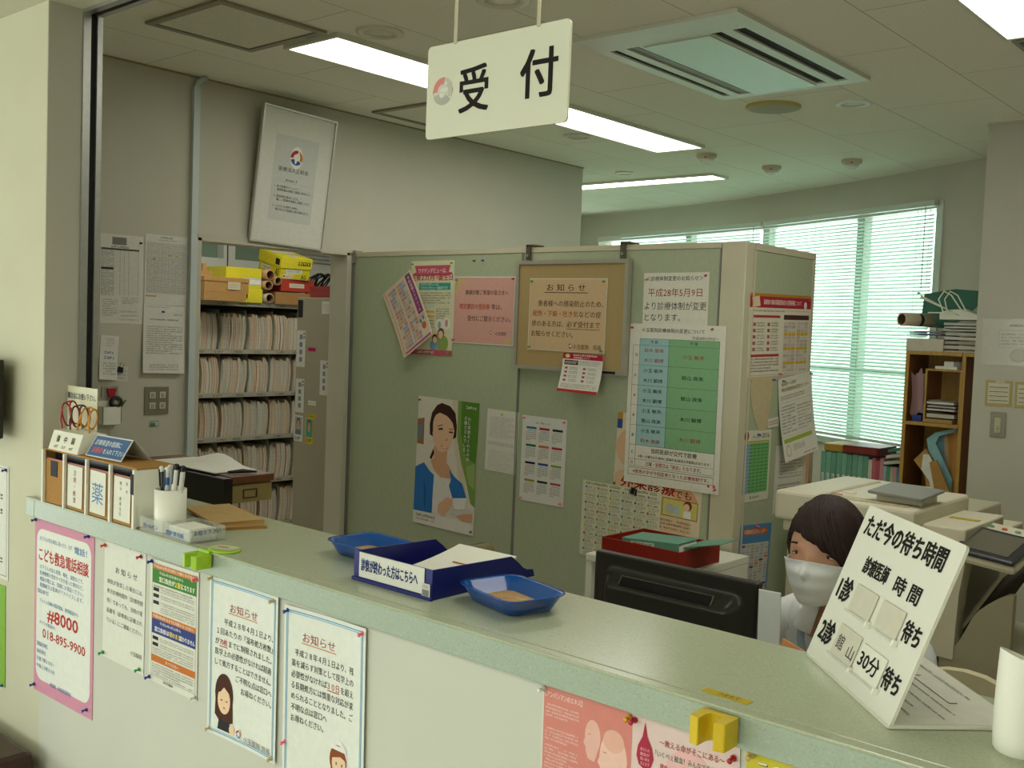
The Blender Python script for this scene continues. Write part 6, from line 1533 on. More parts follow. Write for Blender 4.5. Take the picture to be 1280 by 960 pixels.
# ================================================================== the receptionist
M_SKIN = mat('skin', '#c9977a', rough=.5, var=.03, scale=50); M_HAIR = mat('dark_brown_hair', '#28140c', rough=.7, var=.35, scale=90, stretch=(1, 1, .12))
M_UNI = mat('white_uniform', '#dfe2e2', rough=.8, var=.02, scale=30); M_MASK = mat('mask_fabric', '#e2e4e4', rough=.85, var=.02, scale=40)
def skinned(verts, edges, rad, root, levels=2):
    me = bpy.data.meshes.new('tmp'); me.from_pydata(verts, edges, [])
    o = bpy.data.objects.new('tmp', me); COL.objects.link(o)
    o.modifiers.new('skin', 'SKIN'); o.modifiers['skin'].use_smooth_shade = True
    for i, r in enumerate(rad):
        d = me.skin_vertices[0].data[i]; d.radius = (r, r) if not isinstance(r, tuple) else r; d.use_root = (i == root)
    s_ = o.modifiers.new('sub', 'SUBSURF'); s_.levels = levels; s_.render_levels = levels
    dg = bpy.context.evaluated_depsgraph_get(); ev = o.evaluated_get(dg); m2 = bpy.data.meshes.new_from_object(ev)
    out = ([v.co.copy() for v in m2.vertices], [tuple(p.vertices) for p in m2.polygons])
    bpy.data.objects.remove(o); bpy.data.meshes.remove(m2); bpy.data.meshes.remove(me)
    return out
HC = Vector((-.912, 2.10, 1.045))
V = [(-.915, 2.40, .53), (-.915, 2.37, .66), (-.915, 2.29, .79), (-.915, 2.215, .875), (-.915, 2.165, .93), (-.914, 2.135, .985)]
E_ = [(0, 1), (1, 2), (2, 3), (3, 4), (4, 5)]; R_ = [(.15, .11), (.125, .095), (.14, .10), (.085, .07), (.044, .044), (.046, .046)]
def add_chain(start, pts, rs):
    p_ = start
    for q, r in zip(pts, rs): V.append(tuple(q)); R_.append(r); E_.append((p_, len(V) - 1)); p_ = len(V) - 1
    return p_
hands = {}
for s_ in (-1, 1):
    x = -.915
    w = add_chain(3, [(x + s_ * .09, 2.225, .858), (x + s_ * .16, 2.23, .832), (x + s_ * (.20 if s_ < 0 else .165), 2.16, .732), (x + s_ * .16, 2.05, .728), (x + s_ * .10, 1.975, .728), (x + s_ * .085, 1.94, .722)],
                  [.055, .048, .039, .033, .022, (.030, .014)])
    hands[s_] = w; hx = x + s_ * .085
    for k, (dx, ln) in enumerate(((-.026, .058), (-.009, .070), (.009, .074), (.026, .066))):
        dx *= -s_; ln = ln if s_ else ln
        add_chain(w, [(hx + dx * .9, 1.908, .724), (hx + dx * 1.15, 1.908 - ln * .45, .729), (hx + dx * 1.2, 1.908 - ln * .8, .722), (hx + dx * 1.2, 1.908 - ln * .98, .712)], [.0098, .0088, .0080, .0062])
    add_chain(w, [(hx - s_ * .036, 1.945, .722), (hx - s_ * .052, 1.915, .719), (hx - s_ * .056, 1.89, .713)], [.0115, .0098, .0075])
    k = add_chain(0, [(x + s_ * .085, 2.33, .50), (x + s_ * .10, 2.08, .50), (x + s_ * .10, 2.06, .28), (x + s_ * .10, 2.07, .09), (x + s_ * .105, 1.98, .045), (x + s_ * .108, 1.90, .035)], [.085, .062, .05, .034, .03, .024])
sv, sf = skinned(V, E_, R_, 0)
def head_pt(d):
    dx, dy, dz = d
    x, y, z = dx * .071, dy * .089, dz * .114
    if dz < 0:
        k = (-dz) ** 1.6; x *= 1 - .26 * k
        if dy < 0: y *= 1 + .06 * k
        else: y *= 1 - .30 * k
    if dy > 0: y *= 1.06
    if dy < 0:
        y -= .020 * math.exp(-((dx / .15) ** 2 + ((dz + .20) / .13) ** 2)) + .010 * math.exp(-((dx / .12) ** 2 + ((dz + .02) / .16) ** 2))
        for s_ in (-1, 1): y += .006 * math.exp(-(((dx - s_ * .43) / .16) ** 2 + ((dz - .07) / .10) ** 2)); y -= .003 * math.exp(-(((dx - s_ * .45) / .25) ** 2 + ((dz - .26) / .07) ** 2)); y -= .004 * math.exp(-(((dx - s_ * .5) / .2) ** 2 + ((dz + .2) / .15) ** 2))
        y -= .006 * math.exp(-((dx / .3) ** 2 + ((dz + .55) / .10) ** 2)) - .003 * math.exp(-((dx / .3) ** 2 + ((dz + .63) / .03) ** 2))
    return Vector((x, y, z))
HM = Matrix.Translation(HC) @ Matrix.Rotation(math.radians(2), 4, 'Z') @ Matrix.Rotation(math.radians(2), 4, 'X')
person = thing('person', 'person with short dark hair, white face mask and white uniform seated behind the counter', 'person', (-.915, 2.35, 0))
b = MB(); b.add(sv, sf, M_SKIN, True); b.M = HM
nu, nv = 64, 48
b.grid(lambda a, c: head_pt((math.sin(math.pi * c) * math.sin(2 * math.pi * a), -math.sin(math.pi * c) * math.cos(2 * math.pi * a), -math.cos(math.pi * c))), nu, nv, M_SKIN)
for s_ in (-1, 1):          # ears
    b.add(*(lambda vs, fs: (vs, fs))([Vector((s_ * (.069 + .006 * math.sin(math.pi * i / 7)), .012 + .016 * math.cos(2 * math.pi * j / 12) * math.sin(math.pi * (i + .5) / 8), -.005 + .03 * math.cos(math.pi * i / 7) + .004 * math.sin(2 * math.pi * j / 12))) for i in range(8) for j in range(12)], [(i * 12 + j, i * 12 + (j + 1) % 12, (i + 1) * 12 + (j + 1) % 12, (i + 1) * 12 + j) for i in range(7) for j in range(12)]), M_SKIN, True)
    ex, ez = s_ * .0315, .008       # narrowed smiling eye, lash line and brow
    ey = head_pt((ex / .071, -math.sqrt(1 - (ex / .071) ** 2 - (ez / .114) ** 2), ez / .114)).y
    def lens_shape(wd, ht, yo, up):
        pts = []
        for i in range(16):
            g = 2 * math.pi * i / 16; px = wd * math.cos(g); pz = ht * math.sin(g) + up * (1 - (px / wd) ** 2)
            pts.append((ex + px, ey + yo + abs(px) * .32, ez + pz))
        return pts
    q = lens_shape(.0130, .0024, -.0008, .0030); b.add(q, [list(range(16))], mat('eye_white', '#d8d2c8', rough=.2, var=0))
    q = lens_shape(.0062, .0029, -.0014, .0030); b.add(q, [list(range(16))], mat('eye_dark', '#1c120e', rough=.15, var=0))
    b.tube([(ex + .0145 * k, ey - .0012 + abs(k) * .0046, ez + .0056 - .0052 * k * k) for k in (-1, -.6, -.2, .2, .6, 1)], [.0006, .0012, .0015, .0015, .0012, .0007], M_HAIR, 6)
    b.tube([(ex + .014 * k, ey - .0005 + abs(k) * .004, ez - .0042 + .0045 * k * k * .6) for k in (-1, 0, 1)], .0005, mat('eyelid_fold', '#8a5f4a', rough=.6, var=0), 5)
    b.tube([(ex + .0185 * k + s_ * .002, ey - .005 + abs(k) * .0065, ez + .024 - .0045 * (k * s_ - .1) ** 2) for k in (-1, -.5, 0, .5, 1)], [.0010, .0019, .0022, .0019, .0008], M_HAIR, 6)
b.tube([(-.018, -.0935, -.052), (-.008, -.0965, -.0495), (0, -.0970, -.0505), (.008, -.0965, -.0495), (.018, -.0935, -.052), (.008, -.096, -.0545), (0, -.0965, -.0555), (-.008, -.096, -.0545)], .0024, mat('lips', '#a8625a', rough=.4, var=.02), 6, closed=True)
b.M = Matrix.Identity(4)
body = b.build('body', person)
# hair
def zb(phi):            # lower hair line, phi = 0 in front, positive towards the viewer's right
    k = [(-180, -.075), (-120, -.07), (-95, -.05), (-80, -.016), (-68, .030), (-55, .046), (-42, .053), (-26, .052), (-8, .044), (8, .035), (26, .022), (40, .006), (56, -.014), (75, -.045), (100, -.06), (130, -.072), (180, -.075)]
    for (a, u), (c, w) in zip(k[:-1], k[1:]):
        if a <= phi <= c:
            s_ = (phi - a) / (c - a); s_ = s_ * s_ * (3 - 2 * s_); return u + (w - u) * s_
    return -.075
def hair_pt(phi, s_, out=1.0):
    z_end = zb(phi) + .0016 * math.sin(phi * .21) + .0008 * math.sin(phi * .5 + 1)
    th_end = math.acos(max(-1, min(1, z_end / .114))); th = th_end * s_; g = math.radians(phi)
    d = Vector((math.sin(th) * math.sin(g), -math.sin(th) * math.cos(g), math.cos(th)))
    p_ = head_pt(d); nrm = Vector((d.x / .071, d.y / .089, d.z / .114)).normalized()
    thick = .012 + .007 * math.sin(th) * (1 if abs(phi) > 75 else .35)
    if -110 < phi < -55: thick *= .6
    thick *= (1 - s_ ** 7 * .72) * out
    swirl = math.sin(phi * .42 + 7 * s_) * .0016 + math.sin(phi * 1.05 - 5 * s_) * .0011 + math.sin(phi * 2.3 + 3 * s_) * .0006
    return p_ + nrm * (thick + swirl * s_)
b = MB(HM)
b.grid(lambda a, c: hair_pt(-180 + 360 * a, max(.001, c)), 150, 36, M_HAIR)
b.grid(lambda a, c: hair_pt(180 - 360 * a, 1.0).lerp(head_pt((0, 0, 0)) + hair_pt(180 - 360 * a, 1.0) * .93, c), 150, 1, M_HAIR)
rg = random.Random(11)
for i in range(170):
    phi = rg.uniform(-178, 178) if i < 120 else rg.uniform(-60, 60); s0 = rg.uniform(.25, .7); sw = rg.uniform(6, 16) * (1 if phi > -40 else -1)
    if -60 < phi < 70: sw = rg.uniform(24, 46); s0 = rg.uniform(.15, .5)
    pts = []
    for k in range(7):
        q = k / 6; ph = max(-179, min(179, phi + sw * q)); s1 = s0 + (1.005 - s0) * (1 - (1 - q) ** 2)
        pts.append(hair_pt(ph, min(1.03, s1)) + Vector((0, 0, 0)) )
    b.tube(pts, [.0010, .0026, .0034, .0036, .0030, .0020, .0006], M_HAIR, 6)
b.build('hair', person)
# face mask with pleats and ear loops
def mask_pt(a, c):
    phi = math.radians(-66 + 132 * a); z = -.088 + (.088 + .002 - .012 * abs(2 * a - 1) ** 1.5 - .0) * c
    th = math.acos(max(-1, min(1, z / .114))); d = Vector((math.sin(th) * math.sin(phi), -math.sin(th) * math.cos(phi), z / .114))
    p_ = head_pt(d); e = 1 - abs(2 * a - 1) ** 2
    y = min(p_.y, -.096 * math.cos(phi) ** .8 * (1 - .10 * (1 - c) ** 3)) - .004 - .012 * e * math.sin(math.pi * (.15 + .85 * c) * .9)
    pl_ = .0022 * e * math.sin(c * 2 * math.pi * 3.0) + .0012 * math.sin(9 * a + 5 * c)
    x = p_.x * (1.03 if c > .3 else 1.03) + (.004 if p_.x > 0 else -.004) * (1 - e)
    return Vector((x, y - pl_, z - .004 * e * (1 - c)))
b = MB(HM); b.grid(mask_pt, 40, 30, M_MASK)
b.tube([mask_pt(i / 20, 1.0) + Vector((0, -.0006, .0005)) for i in range(21)], .0011, M_MASK, 6); b.tube([mask_pt(i / 20, 0.0) for i in range(21)], .0011, M_MASK, 6)
for a in (0, 1):
    s_ = -1 if a == 0 else 1
    for c in (.95, .06): b.tube([mask_pt(a, c), Vector((s_ * .074, -.018, -.012 if c > .5 else -.035)), Vector((s_ * .074, .016, .012 if c > .5 else -.022))], .0011, M_MASK, 6)
b.build('face_mask', person)
# uniform: jacket, sleeves and trousers as one garment a little outside the body
V2 = V[:4] + [(-.915, 2.19, .903), (-.915, 2.168, .93)]; E2 = [(0, 1), (1, 2), (2, 3), (3, 4), (4, 5)]; R2 = [(.162, .122), (.14, .108), (.152, .112), (.108, .094), (.074, .070), (.056, .056)]
VV, EE, RR = V, E_, R_
V, E_, R_ = V2, E2, R2
for s_ in (-1, 1):
    x = -.915
    add_chain(3, [(x + s_ * .09, 2.225, .862), (x + s_ * .162, 2.23, .834), (x + s_ * (.202 if s_ < 0 else .166), 2.16, .735), (x + s_ * .165, 2.06, .732)], [.066, .060, .050, .044])
    add_chain(0, [(x + s_ * .085, 2.33, .505), (x + s_ * .10, 2.08, .505), (x + s_ * .10, 2.065, .28), (x + s_ * .10, 2.07, .12)], [.096, .074, .062, .052])
uv_, uf_ = skinned(V, E_, R_, 0)
b = MB(); b.add(uv_, uf_, M_UNI, True); b.build('uniform', person)
# open collar and pale blue strap
b = MB()
for s_ in (-1, 1):
    def col_pt(a, c, s_=s_):
        g = a * 2.3; r = .062 + .03 * c * (.6 + .5 * a)
        return (-.915 + s_ * (r * math.cos(g - .9) * .95), 2.17 - r * math.sin(g - .9) * -1 * -1 * .9 - .004, .925 - .012 * a - .045 * c * (.5 + .7 * (1 - a)) + .012 * (1 - c) - .02 * a * c)
    b.grid(col_pt, 14, 5, M_UNI); b.grid(lambda a, c: tuple(Vector(col_pt(1 - a, c)) * 1.0 + Vector((0, .002, -.002))), 14, 5, M_UNI)
b.build('collar', person)
b = MB(); m = mat('pale_blue_piping', '#a9bdd0', rough=.7, var=.02)
b.tube([(-.972, 2.130, .885), (-.968, 2.120, .84), (-.962, 2.135, .78), (-.958, 2.18, .70)], .009, m, 8); b.build('blue_piping', person)
for s_ in (-1, 1):
    b = MB(); x = -.915 + s_ * .105; b.add([Vector((x + .044 * math.cos(2 * math.pi * j / 16) * w_, yc + .0, z0)) + Vector((0, .12 * math.sin(2 * math.pi * j / 16) * w_, 0)) for (z0, w_, yc) in ((.001, .92, 1.98), (.02, 1.0, 1.98), (.055, .86, 1.99), (.085, .45, 2.03)) for j in range(16)],
        [(i * 16 + j, i * 16 + (j + 1) % 16, (i + 1) * 16 + (j + 1) % 16, (i + 1) * 16 + j) for i in range(3) for j in range(16)] + [tuple(range(16))[::-1], tuple(48 + j for j in range(16))], M_WHITE, True); b.build('shoe', person)

# ================================================================== photocopier
t = thing('photocopier', 'large beige photocopier behind the receptionist', 'photocopier', (-1.1, 3.12, 0))
cx0, cx1, cy0, cy1 = -1.375, -.955, 2.85, 3.42
b = MB(); b.bx(cx0, -.77, cy0 + .03, cy1, .04, .655, M_BEIGE); b.build('cabinet', t, bevel=.012)
SWX = Matrix(((1, 0, 0, 0), (0, 0, -1, 0), (0, 1, 0, 0), (0, 0, 0, 1)))     # profile in x,z swept along -y
b = MB(Matrix.Translation((0, cy0 + .028, 0)) @ SWX)
wave = [(-.905, .05), (-.735, .05), (-.728, .86), (-.745, .857), (-.765, .845), (-.792, .823), (-.812, .803), (-.826, .782), (-.840, .748), (-.853, .718), (-.868, .694), (-.885, .684), (-.905, .682)]
b.prism(wave, 0, .028, mat('copier_side', '#a09a80', rough=.5, var=.02)); b.build('side_cover', t, bevel=.004)
b = MB(); b.grid(lambda a, c: (-.885 + .15 * a, cy0 + .032 + .45 * c, .69 + .165 * a + .11 * c), 8, 2, mat('dark_output_tray', '#4f4d45', rough=.5, var=.04)); b.build('output_tray', t)
b = MB(); b.bx(cx0, -.915, cy0, cy0 + .03, .05, .70, M_BEIGE); b.build('front_door', t, bevel=.004)
b = MB(); b.bx(cx0, -.895, cy0 + .03, cy1, .656, .93, mat('copier_inner', '#b9b39a', rough=.5, var=.02)); b.build('engine_body', t, bevel=.006)
b = MB(Matrix.Translation((0, cy0 + .06, 0)) @ SWX); b.prism([(-.93, .66), (-.868, .66), (-.866, .75), (-.862, .84), (-.850, .93), (-.93, .93)], 0, .065, M_BEIGE); b.build('front_column', t, bevel=.008)
b = MB(); b.bx(cx0, -.86, cy0 - .005, cy1, .931, .965, M_BEIGE); b.build('scanner_base', t, bevel=.006)
b = MB(); b.bx(cx0 - .005, -.985, cy0 - .02, cy1 - .12, .966, 1.045, M_BEIGE); b.bx(cx0 - .02, cx0 + .11, cy0 - .025, cy1 - .10, .966, 1.052, M_BEIGE); fd = b.build('document_feeder', t, bevel=.010)
b = MB(); b.bx(-1.26, -1.02, cy0 + .02, cy0 + .075, 1.0455, 1.047, mat('guide_label', '#b9ac88', rough=.6, var=.25, scale=160)); b.bx(-1.265, -1.235, cy0 + .075, cy0 + .09, 1.0455, 1.0475, ink('#b04030')); b.build('guide_sticker', fd)
for x in (-1.24, -1.03): b = MB(); b.lathe([(.022, 1.0455), (.020, 1.05), (.0001, 1.052)], M_BEIGE, (x, cy0 + .15, 0), 18, sy=.6); b.build('feeder_knob', fd)
b = MB(frame((-1.06, cy0 + .10, 1.078), (1, -.10, -.02), (.02, 1, .05))); b.bx(-.085, .075, -.06, .12, -.010, -.001, M_GREYPL); b.build('document_tray', fd, bevel=.003)
b = MB(); b.bx(-1.13, -1.0, cy0 + .08, cy0 + .20, 1.0455, 1.066, M_BEIGE); b.build('tray_support', fd)
b = MB(); b.bx(-.984, -.868, cy0 + .04, cy1 - .18, .966, 1.005, M_BEIGE); b.build('feeder_wing', t, bevel=.005)
b = MB(); b.bx(-.965, -.885, cy0 + .20, cy0 + .225, 1.0055, 1.007, ink('#b5a03a')); b.build('yellow_strip', t)
b = MB(frame((-.805, cy0 + .13, .957), (1, 0, -.10), (.02, 1, .14))); b.bx(-.085, .085, -.15, .17, -.016, .010, M_BEIGE); cp = b.build('control_panel', t, bevel=.012)
b = MB(frame((-.805, cy0 + .13, .957), (1, 0, -.10), (.02, 1, .14))); b.bx(-.080, .080, -.155, .07, .0105, .022, mat('navy_black_plastic', '#23252c', rough=.35, var=.03)); b.build('display_bezel', cp, bevel=.008)
b = MB(frame((-.805, cy0 + .13, .957), (1, 0, -.10), (.02, 1, .14))); b.bx(-.062, .055, -.125, .045, .0222, .0232, mat('dim_display', '#5f5c4e', rough=.2, var=.03)); b.build('display', cp)
for i in range(4): b = MB(frame((-.805, cy0 + .13, .957), (1, 0, -.10), (.02, 1, .14))); b.lathe([(.008, .0102), (.007, .014), (.0001, .0145)], mat('panel_button_%d' % (i % 2), ('#5f9a7a', '#b0563c')[i % 2], rough=.4), (-.06 + i * .035, .12, 0), 12); b.build('panel_button', cp)
M = F_TOP(-1.28, 3.78, .93, 8); t2 = thing('side_cabinet', 'beige low cabinet behind the photocopier', 'cabinet', (-1.35, 3.9, 0))
b = MB(); b.bx(-1.70, -1.15, 3.62, 4.25, 0, .90, M_BEIGE); b.build('cabinet_body', t2, bevel=.005)
b = MB(); b.bx(-1.152, -1.146, 3.66, 4.20, .06, .86, M_STEEL); b.build('door', t2)
for i in range(6):
    M = F_TOP(-1.50 + random.uniform(-.02, .02), 3.92 + random.uniform(-.02, .02), .901 + i * .009, random.uniform(-14, 14))
    b = MB(M); b.bx(-.15, .15, -.105, .105, 0, .008, M_PAPER); tag(b.build('paper_stack'), 'white paper sheaf piled behind the photocopier, %s' % ('topmost' if i == 5 else ('lowest', 'second up', 'third up', 'fourth up', 'fifth up')[i]), 'paper', 'paper pile behind the photocopier')
b = MB(); b.tube([(-1.62, 3.66, .925), (-1.60, 3.70, .93)], .022, mat('red_plastic', '#a8242a', rough=.35), 14); tag(b.build('red_punch'), 'small red stationery piece left of the paper pile by the copier', 'stationery')

# ================================================================== wooden shelf by the column
sx0, sx1, sy0, sy1, sz = -1.945, -1.50, 5.33, 5.62, 1.462
t = thing('wooden_shelf', 'reddish wooden shelf filled with papers between window and wall', 'shelf', ((sx0 + sx1) / 2, (sy0 + sy1) / 2, 0))
def edged(b, q, front): b.bx(*q, M_WOODRED); b.bx(q[0], q[1], q[2] - .003, q[2] - .0002, q[4], q[5], M_WOODEDGE)
for nm, q in (('side_panel', (sx0, sx0 + .018, sy0, sy1, 0, sz)), ('side_panel', (-1.666, -1.648, sy0, sy1, 0, sz)), ('top_board', (sx0 + .0182, -1.6682, sy0, sy1, sz - .018, sz)), ('shelf_board', (sx0 + .0182, -1.6682, sy0, sy1, 1.085, 1.103)), ('shelf_board', (sx0 + .0182, -1.6682, sy0, sy1, .62, .638)), ('back_panel', (sx0 + .0182, -1.6682, sy1 - .006, sy1 - .0002, .64, 1.084)), ('back_panel', (sx0 + .0182, -1.6682, sy1 - .006, sy1 - .0002, 1.104, sz - .019)), ('shelf_board', (-1.647, -1.50, sy0, sy1, sz - .018, sz))):
    b = MB(); edged(b, q, True); b.build(nm, t)
t = thing('paper_cubby', 'small open wooden cubby standing inside the upper shelf compartment', 'cubby', (-1.76, 5.45, 1.104))
for nm, q in (('side_board', (-1.852, -1.842, sy0 + .03, sy1 - .03, 1.104, 1.375)), ('side_board', (-1.682, -1.672, sy0 + .03, sy1 - .03, 1.104, 1.375)), ('top_board', (-1.8418, -1.6822, sy0 + .03, sy1 - .03, 1.365, 1.375)), ('back_board', (-1.8418, -1.6822, sy1 - .04, sy1 - .031, 1.104, 1.364))):
    b = MB(); edged(b, q, True); b.build(nm, t)
def flat_stack(n, x, y, z, w, d, th, hexes, label, name='paper_sheaf', cat='papers', rot=6, grp=None):
    zz = z
    for i in range(n):
        hx = hexes[i % len(hexes)]; hh = th * random.uniform(.7, 1.2)
        b = MB(F_TOP(x + random.uniform(-.006, .006), y + random.uniform(-.008, .008), zz + .0005, random.uniform(-rot, rot)))
        def top(a, c, hh=hh): return (w * (a - .5), d * (c - .5), hh + .003 * math.sin(5 * a + i))
        b.grid(top, 6, 2, mat('sheaf_' + hx.lstrip('#'), hx, rough=.8, var=.06, scale=80)); b.bx(-w / 2, w / 2, -d / 2, d / 2, 0, hh - .0035, mat('sheaf_' + hx.lstrip('#'), hx))
        nth = 'topmost' if i == n - 1 else 'lowest' if i == 0 else ('second', 'third', 'fourth', 'fifth', 'sixth', 'seventh')[i - 1] + ' from the bottom'
        tag(b.build(name), ('%s, %s of its pile' % (label, nth)) if n > 1 else label, cat, grp); zz += hh + .004
    return zz
flat_stack(2, -1.76, 5.42, 1.104, .135, .16, .022, ('#a98a58', '#b9b3a4'), 'flat paper sheaf low in the wooden cubby', rot=2, grp='sheaves in the cubby')
flat_stack(3, -1.76, 5.42, 1.165, .135, .17, .014, ('#c9c4b6', '#b5b0aa', '#d0ccbe'), 'folded paper sheaf lying higher in the wooden cubby', rot=2, grp='sheaves in the cubby')
b = MB(); m = M_PAPER; b.prism([(-1.81, 5.37), (-1.70, 5.36), (-1.68, 5.46), (-1.78, 5.48)], 1.3755, 1.39, m); b.prism([(-1.77, 5.38), (-1.72, 5.37), (-1.70, 5.43), (-1.76, 5.44)], 1.39, 1.415, m); tag(b.build('crumpled_paper'), 'crumpled white paper on top of the wooden cubby', 'paper')
b = MB()
b.grid(lambda a, c: (-1.915 + .055 * a + .006 * math.sin(4 * c), 5.345 + .03 * math.sin(3 * a), 1.142 + .215 * c - .02 * math.sin(6 * a)), 8, 8, glassy('pink_plastic_film', '#c8a0a4', .35, .35, 1.2)); b.grid(lambda a, c: (-1.86 - .055 * a, 5.40 + .03 * math.sin(3 * a), 1.142 + .205 * c), 8, 8, M_PAPER)
tag(b.build('plastic_bag'), 'pinkish plastic bag stuffed left of the cubby in the shelf', 'bag')
b = MB(F_TOP(-1.895, 5.40, 1.1035, 10)); b.bx(-.02, .025, -.04, .04, 0, .03, mat('blue_item', '#2a3f9a', rough=.4)); tag(b.build('blue_packet'), 'small blue packet at the foot of the pinkish plastic bag', 'packet')
# books, papers, bag, green folder and paper tube on top of the shelf
z1 = flat_stack(1, -1.86, 5.46, sz, .185, .24, .075, ('#c9c2b0',), 'thick paper pad left on the wooden shelf top', 'paper_pad', 'pad', 2)
b = MB(F_TOP(-1.86, 5.46, sz + .082, 1)); b.bx(-.095, .095, -.122, .122, 0, .004, mat('blue_cover', '#3f5aa8', rough=.5)); tag(b.build('pad_cover'), 'blue cover board lying on the left thick pad on the shelf', 'cover')
z2 = flat_stack(5, -1.665, 5.46, sz, .20, .24, .018, ('#b8b1a0', '#c6c0b2', '#aaa496', '#c9c4b8', '#b5b0a4'), 'grey paper bundle right on the shelf top', 'paper_bundle', 'papers', 3, 'bundles on the shelf top')
flat_stack(2, -1.865, 5.46, sz + .087, .16, .2, .009, ('#a9a69c', '#bdbab0'), 'small grey sheaf on the blue covered pad', 'paper_sheaf', 'papers', 3, 'sheaves on the pad')
flat_stack(3, -1.665, 5.46, max(z2, sz + .09), .22, .22, .014, ('#b9b6ac', '#cfccc2', '#bcb8b0'), 'wide white paper layer on the shelf top', 'paper_layer', 'papers', 4, 'layers on the shelf top')
zt_ = max(z2, sz + .09) + .058
t = thing('paper_carrier_bag', 'white paper carrier bag with string handles lying on the paper layers', 'bag', (-1.72, 5.45, zt_))
b = MB(); b.grid(lambda a, c: (-1.80 + .23 * a, 5.36 + .19 * c, zt_ + .002 + .048 * math.sin(math.pi * min(1, a * .75 + .25)) + .012 * math.sin(7 * a) * c), 12, 6, M_PAPER); b.grid(lambda a, c: (-1.57 - .23 * a, 5.36 + .19 * c, zt_), 4, 4, M_PAPER); b.grid(lambda a, c: (-1.80 + .23 * a, 5.36, zt_ + c * (.002 + .048 * math.sin(math.pi * min(1, a * .75 + .25)))), 12, 3, M_PAPER)
b.build('bag_body', t)
b = MB(); b.prism([(-1.86, 5.362), (-1.80, 5.352), (-1.70, 5.35), (-1.73, 5.356)], zt_ + .03, zt_ + .036, M_PAPER)
b.grid(lambda a, c: (-1.90 + .20 * a, 5.35 + .01 * c, zt_ + .105 - .085 * a + .018 * c * (1 - a)), 6, 2, M_PAPER); b.build('bag_flap', t)
for k_ in (0, 1):
    b = MB(); b.tube([(-1.78 + .02 * k_, 5.345, zt_ + .04), (-1.80 + .03 * k_, 5.33, zt_ + .10), (-1.775 + .03 * k_, 5.33, zt_ + .14), (-1.74 + .03 * k_, 5.335, zt_ + .12), (-1.69 + .02 * k_, 5.345, zt_ + .045)], .0035, M_WHITE, 8); b.build('handle', t)
b = MB(frame((-1.84, 5.600, zt_ + .07), Vector((1, 0, .02)), Vector((.30, .10, .95)))); b.prism([(-.10, -.11), (.06, -.12), (.20, .08), (.0, .10), (-.15, .075)], 0, .004, mat('dark_green_card', '#2f6a55', rough=.5, var=.04)); tag(b.build('green_folder'), 'dark green folder propped behind the white carrier bag', 'folder')
t = thing('paper_tube', 'rolled paper tube sticking out left over the shelf edge', 'tube', (-1.92, 5.47, sz + .09))
MT = Matrix.Translation((-1.985, 5.345, 1.622)) @ Matrix.Rotation(math.radians(62), 4, 'Z') @ Matrix.Rotation(math.pi / 2, 4, 'Y')
b = MB(MT); b.lathe([(.028, .001), (.034, 0), (.034, .20), (.028, .20)], mat('pale_tube', '#c4b89c', rough=.6, var=.03), n=24, caps=False); b.build('tube_wall', t)
b = MB(MT); b.lathe([(.0279, .0015), (.0275, .19), (.0001, .191)], M_TUBEI, n=24, caps=False); b.lathe([(.0343, .10), (.0343, .12)], M_DARK, n=24, caps=False); b.build('tube_bore', t)
# envelopes and folders leaning in the lower compartment
LE = [('#a97f40', 'wide kraft envelope leaning in front in the lower shelf', 5.345, [(-1.802, .901), (-1.767, .915), (-1.695, .765), (-1.705, .639), (-1.74, .639), (-1.765, .747)]),
      ('#d8d8cc', 'white leaflet tilted over the tan folder in the lower shelf', 5.358, [(-1.84, .936), (-1.812, .939), (-1.781, .885), (-1.77, .78), (-1.745, .639), (-1.78, .639), (-1.80, .80), (-1.845, .858)]),
      ('#b08a4a', 'tan folder leaning steepest at the left of the lower shelf', 5.371, [(-1.833, .965), (-1.891, .901), (-1.83, .83), (-1.80, .639), (-1.785, .639), (-1.764, .866)]),
      ('#8ab8bc', 'pale turquoise folder folded over the other folders in the lower shelf', 5.384, [(-1.836, 1.015), (-1.792, 1.052), (-1.688, 1.083), (-1.69, 1.066), (-1.774, 1.035), (-1.789, .996), (-1.698, .82), (-1.700, .639), (-1.735, .639), (-1.764, .867), (-1.823, .955)]),
      ('#b08040', 'orange kraft envelope nearest to the column in the lower shelf', 5.397, [(-1.672, 1.060), (-1.71, 1.066), (-1.70, .639), (-1.672, .639)]),
      ('#a8762f', 'broad orange kraft envelope behind the narrow one in the lower shelf', 5.410, [(-1.745, 1.072), (-1.673, 1.080), (-1.673, .639), (-1.70, .639)]),
      ('#b0a084', 'grey tan envelope upright between turquoise and orange in the lower shelf', 5.423, [(-1.764, 1.036), (-1.73, 1.059), (-1.69, .824), (-1.69, .639), (-1.73, .639)]),
      ('#7fb0b4', 'second turquoise folder standing furthest back in the lower shelf', 5.436, [(-1.80, 1.02), (-1.76, 1.045), (-1.71, .80), (-1.71, .639), (-1.77, .639)])]
LSW = Matrix(((1, 0, 0, 0), (0, 0, -1, 0), (0, 1, 0, 0), (0, 0, 0, 1)))
for c, lab, y, pts in LE:
    b = MB(Matrix.Translation((0, y + .009, 0)) @ LSW); b.prism(pts, 0, .009, mat('leaning_' + c.lstrip('#'), c, rough=.7, var=.06, scale=30)); tag(b.build('leaning_folder'), lab, 'folder', 'folders leaning in the lower shelf')
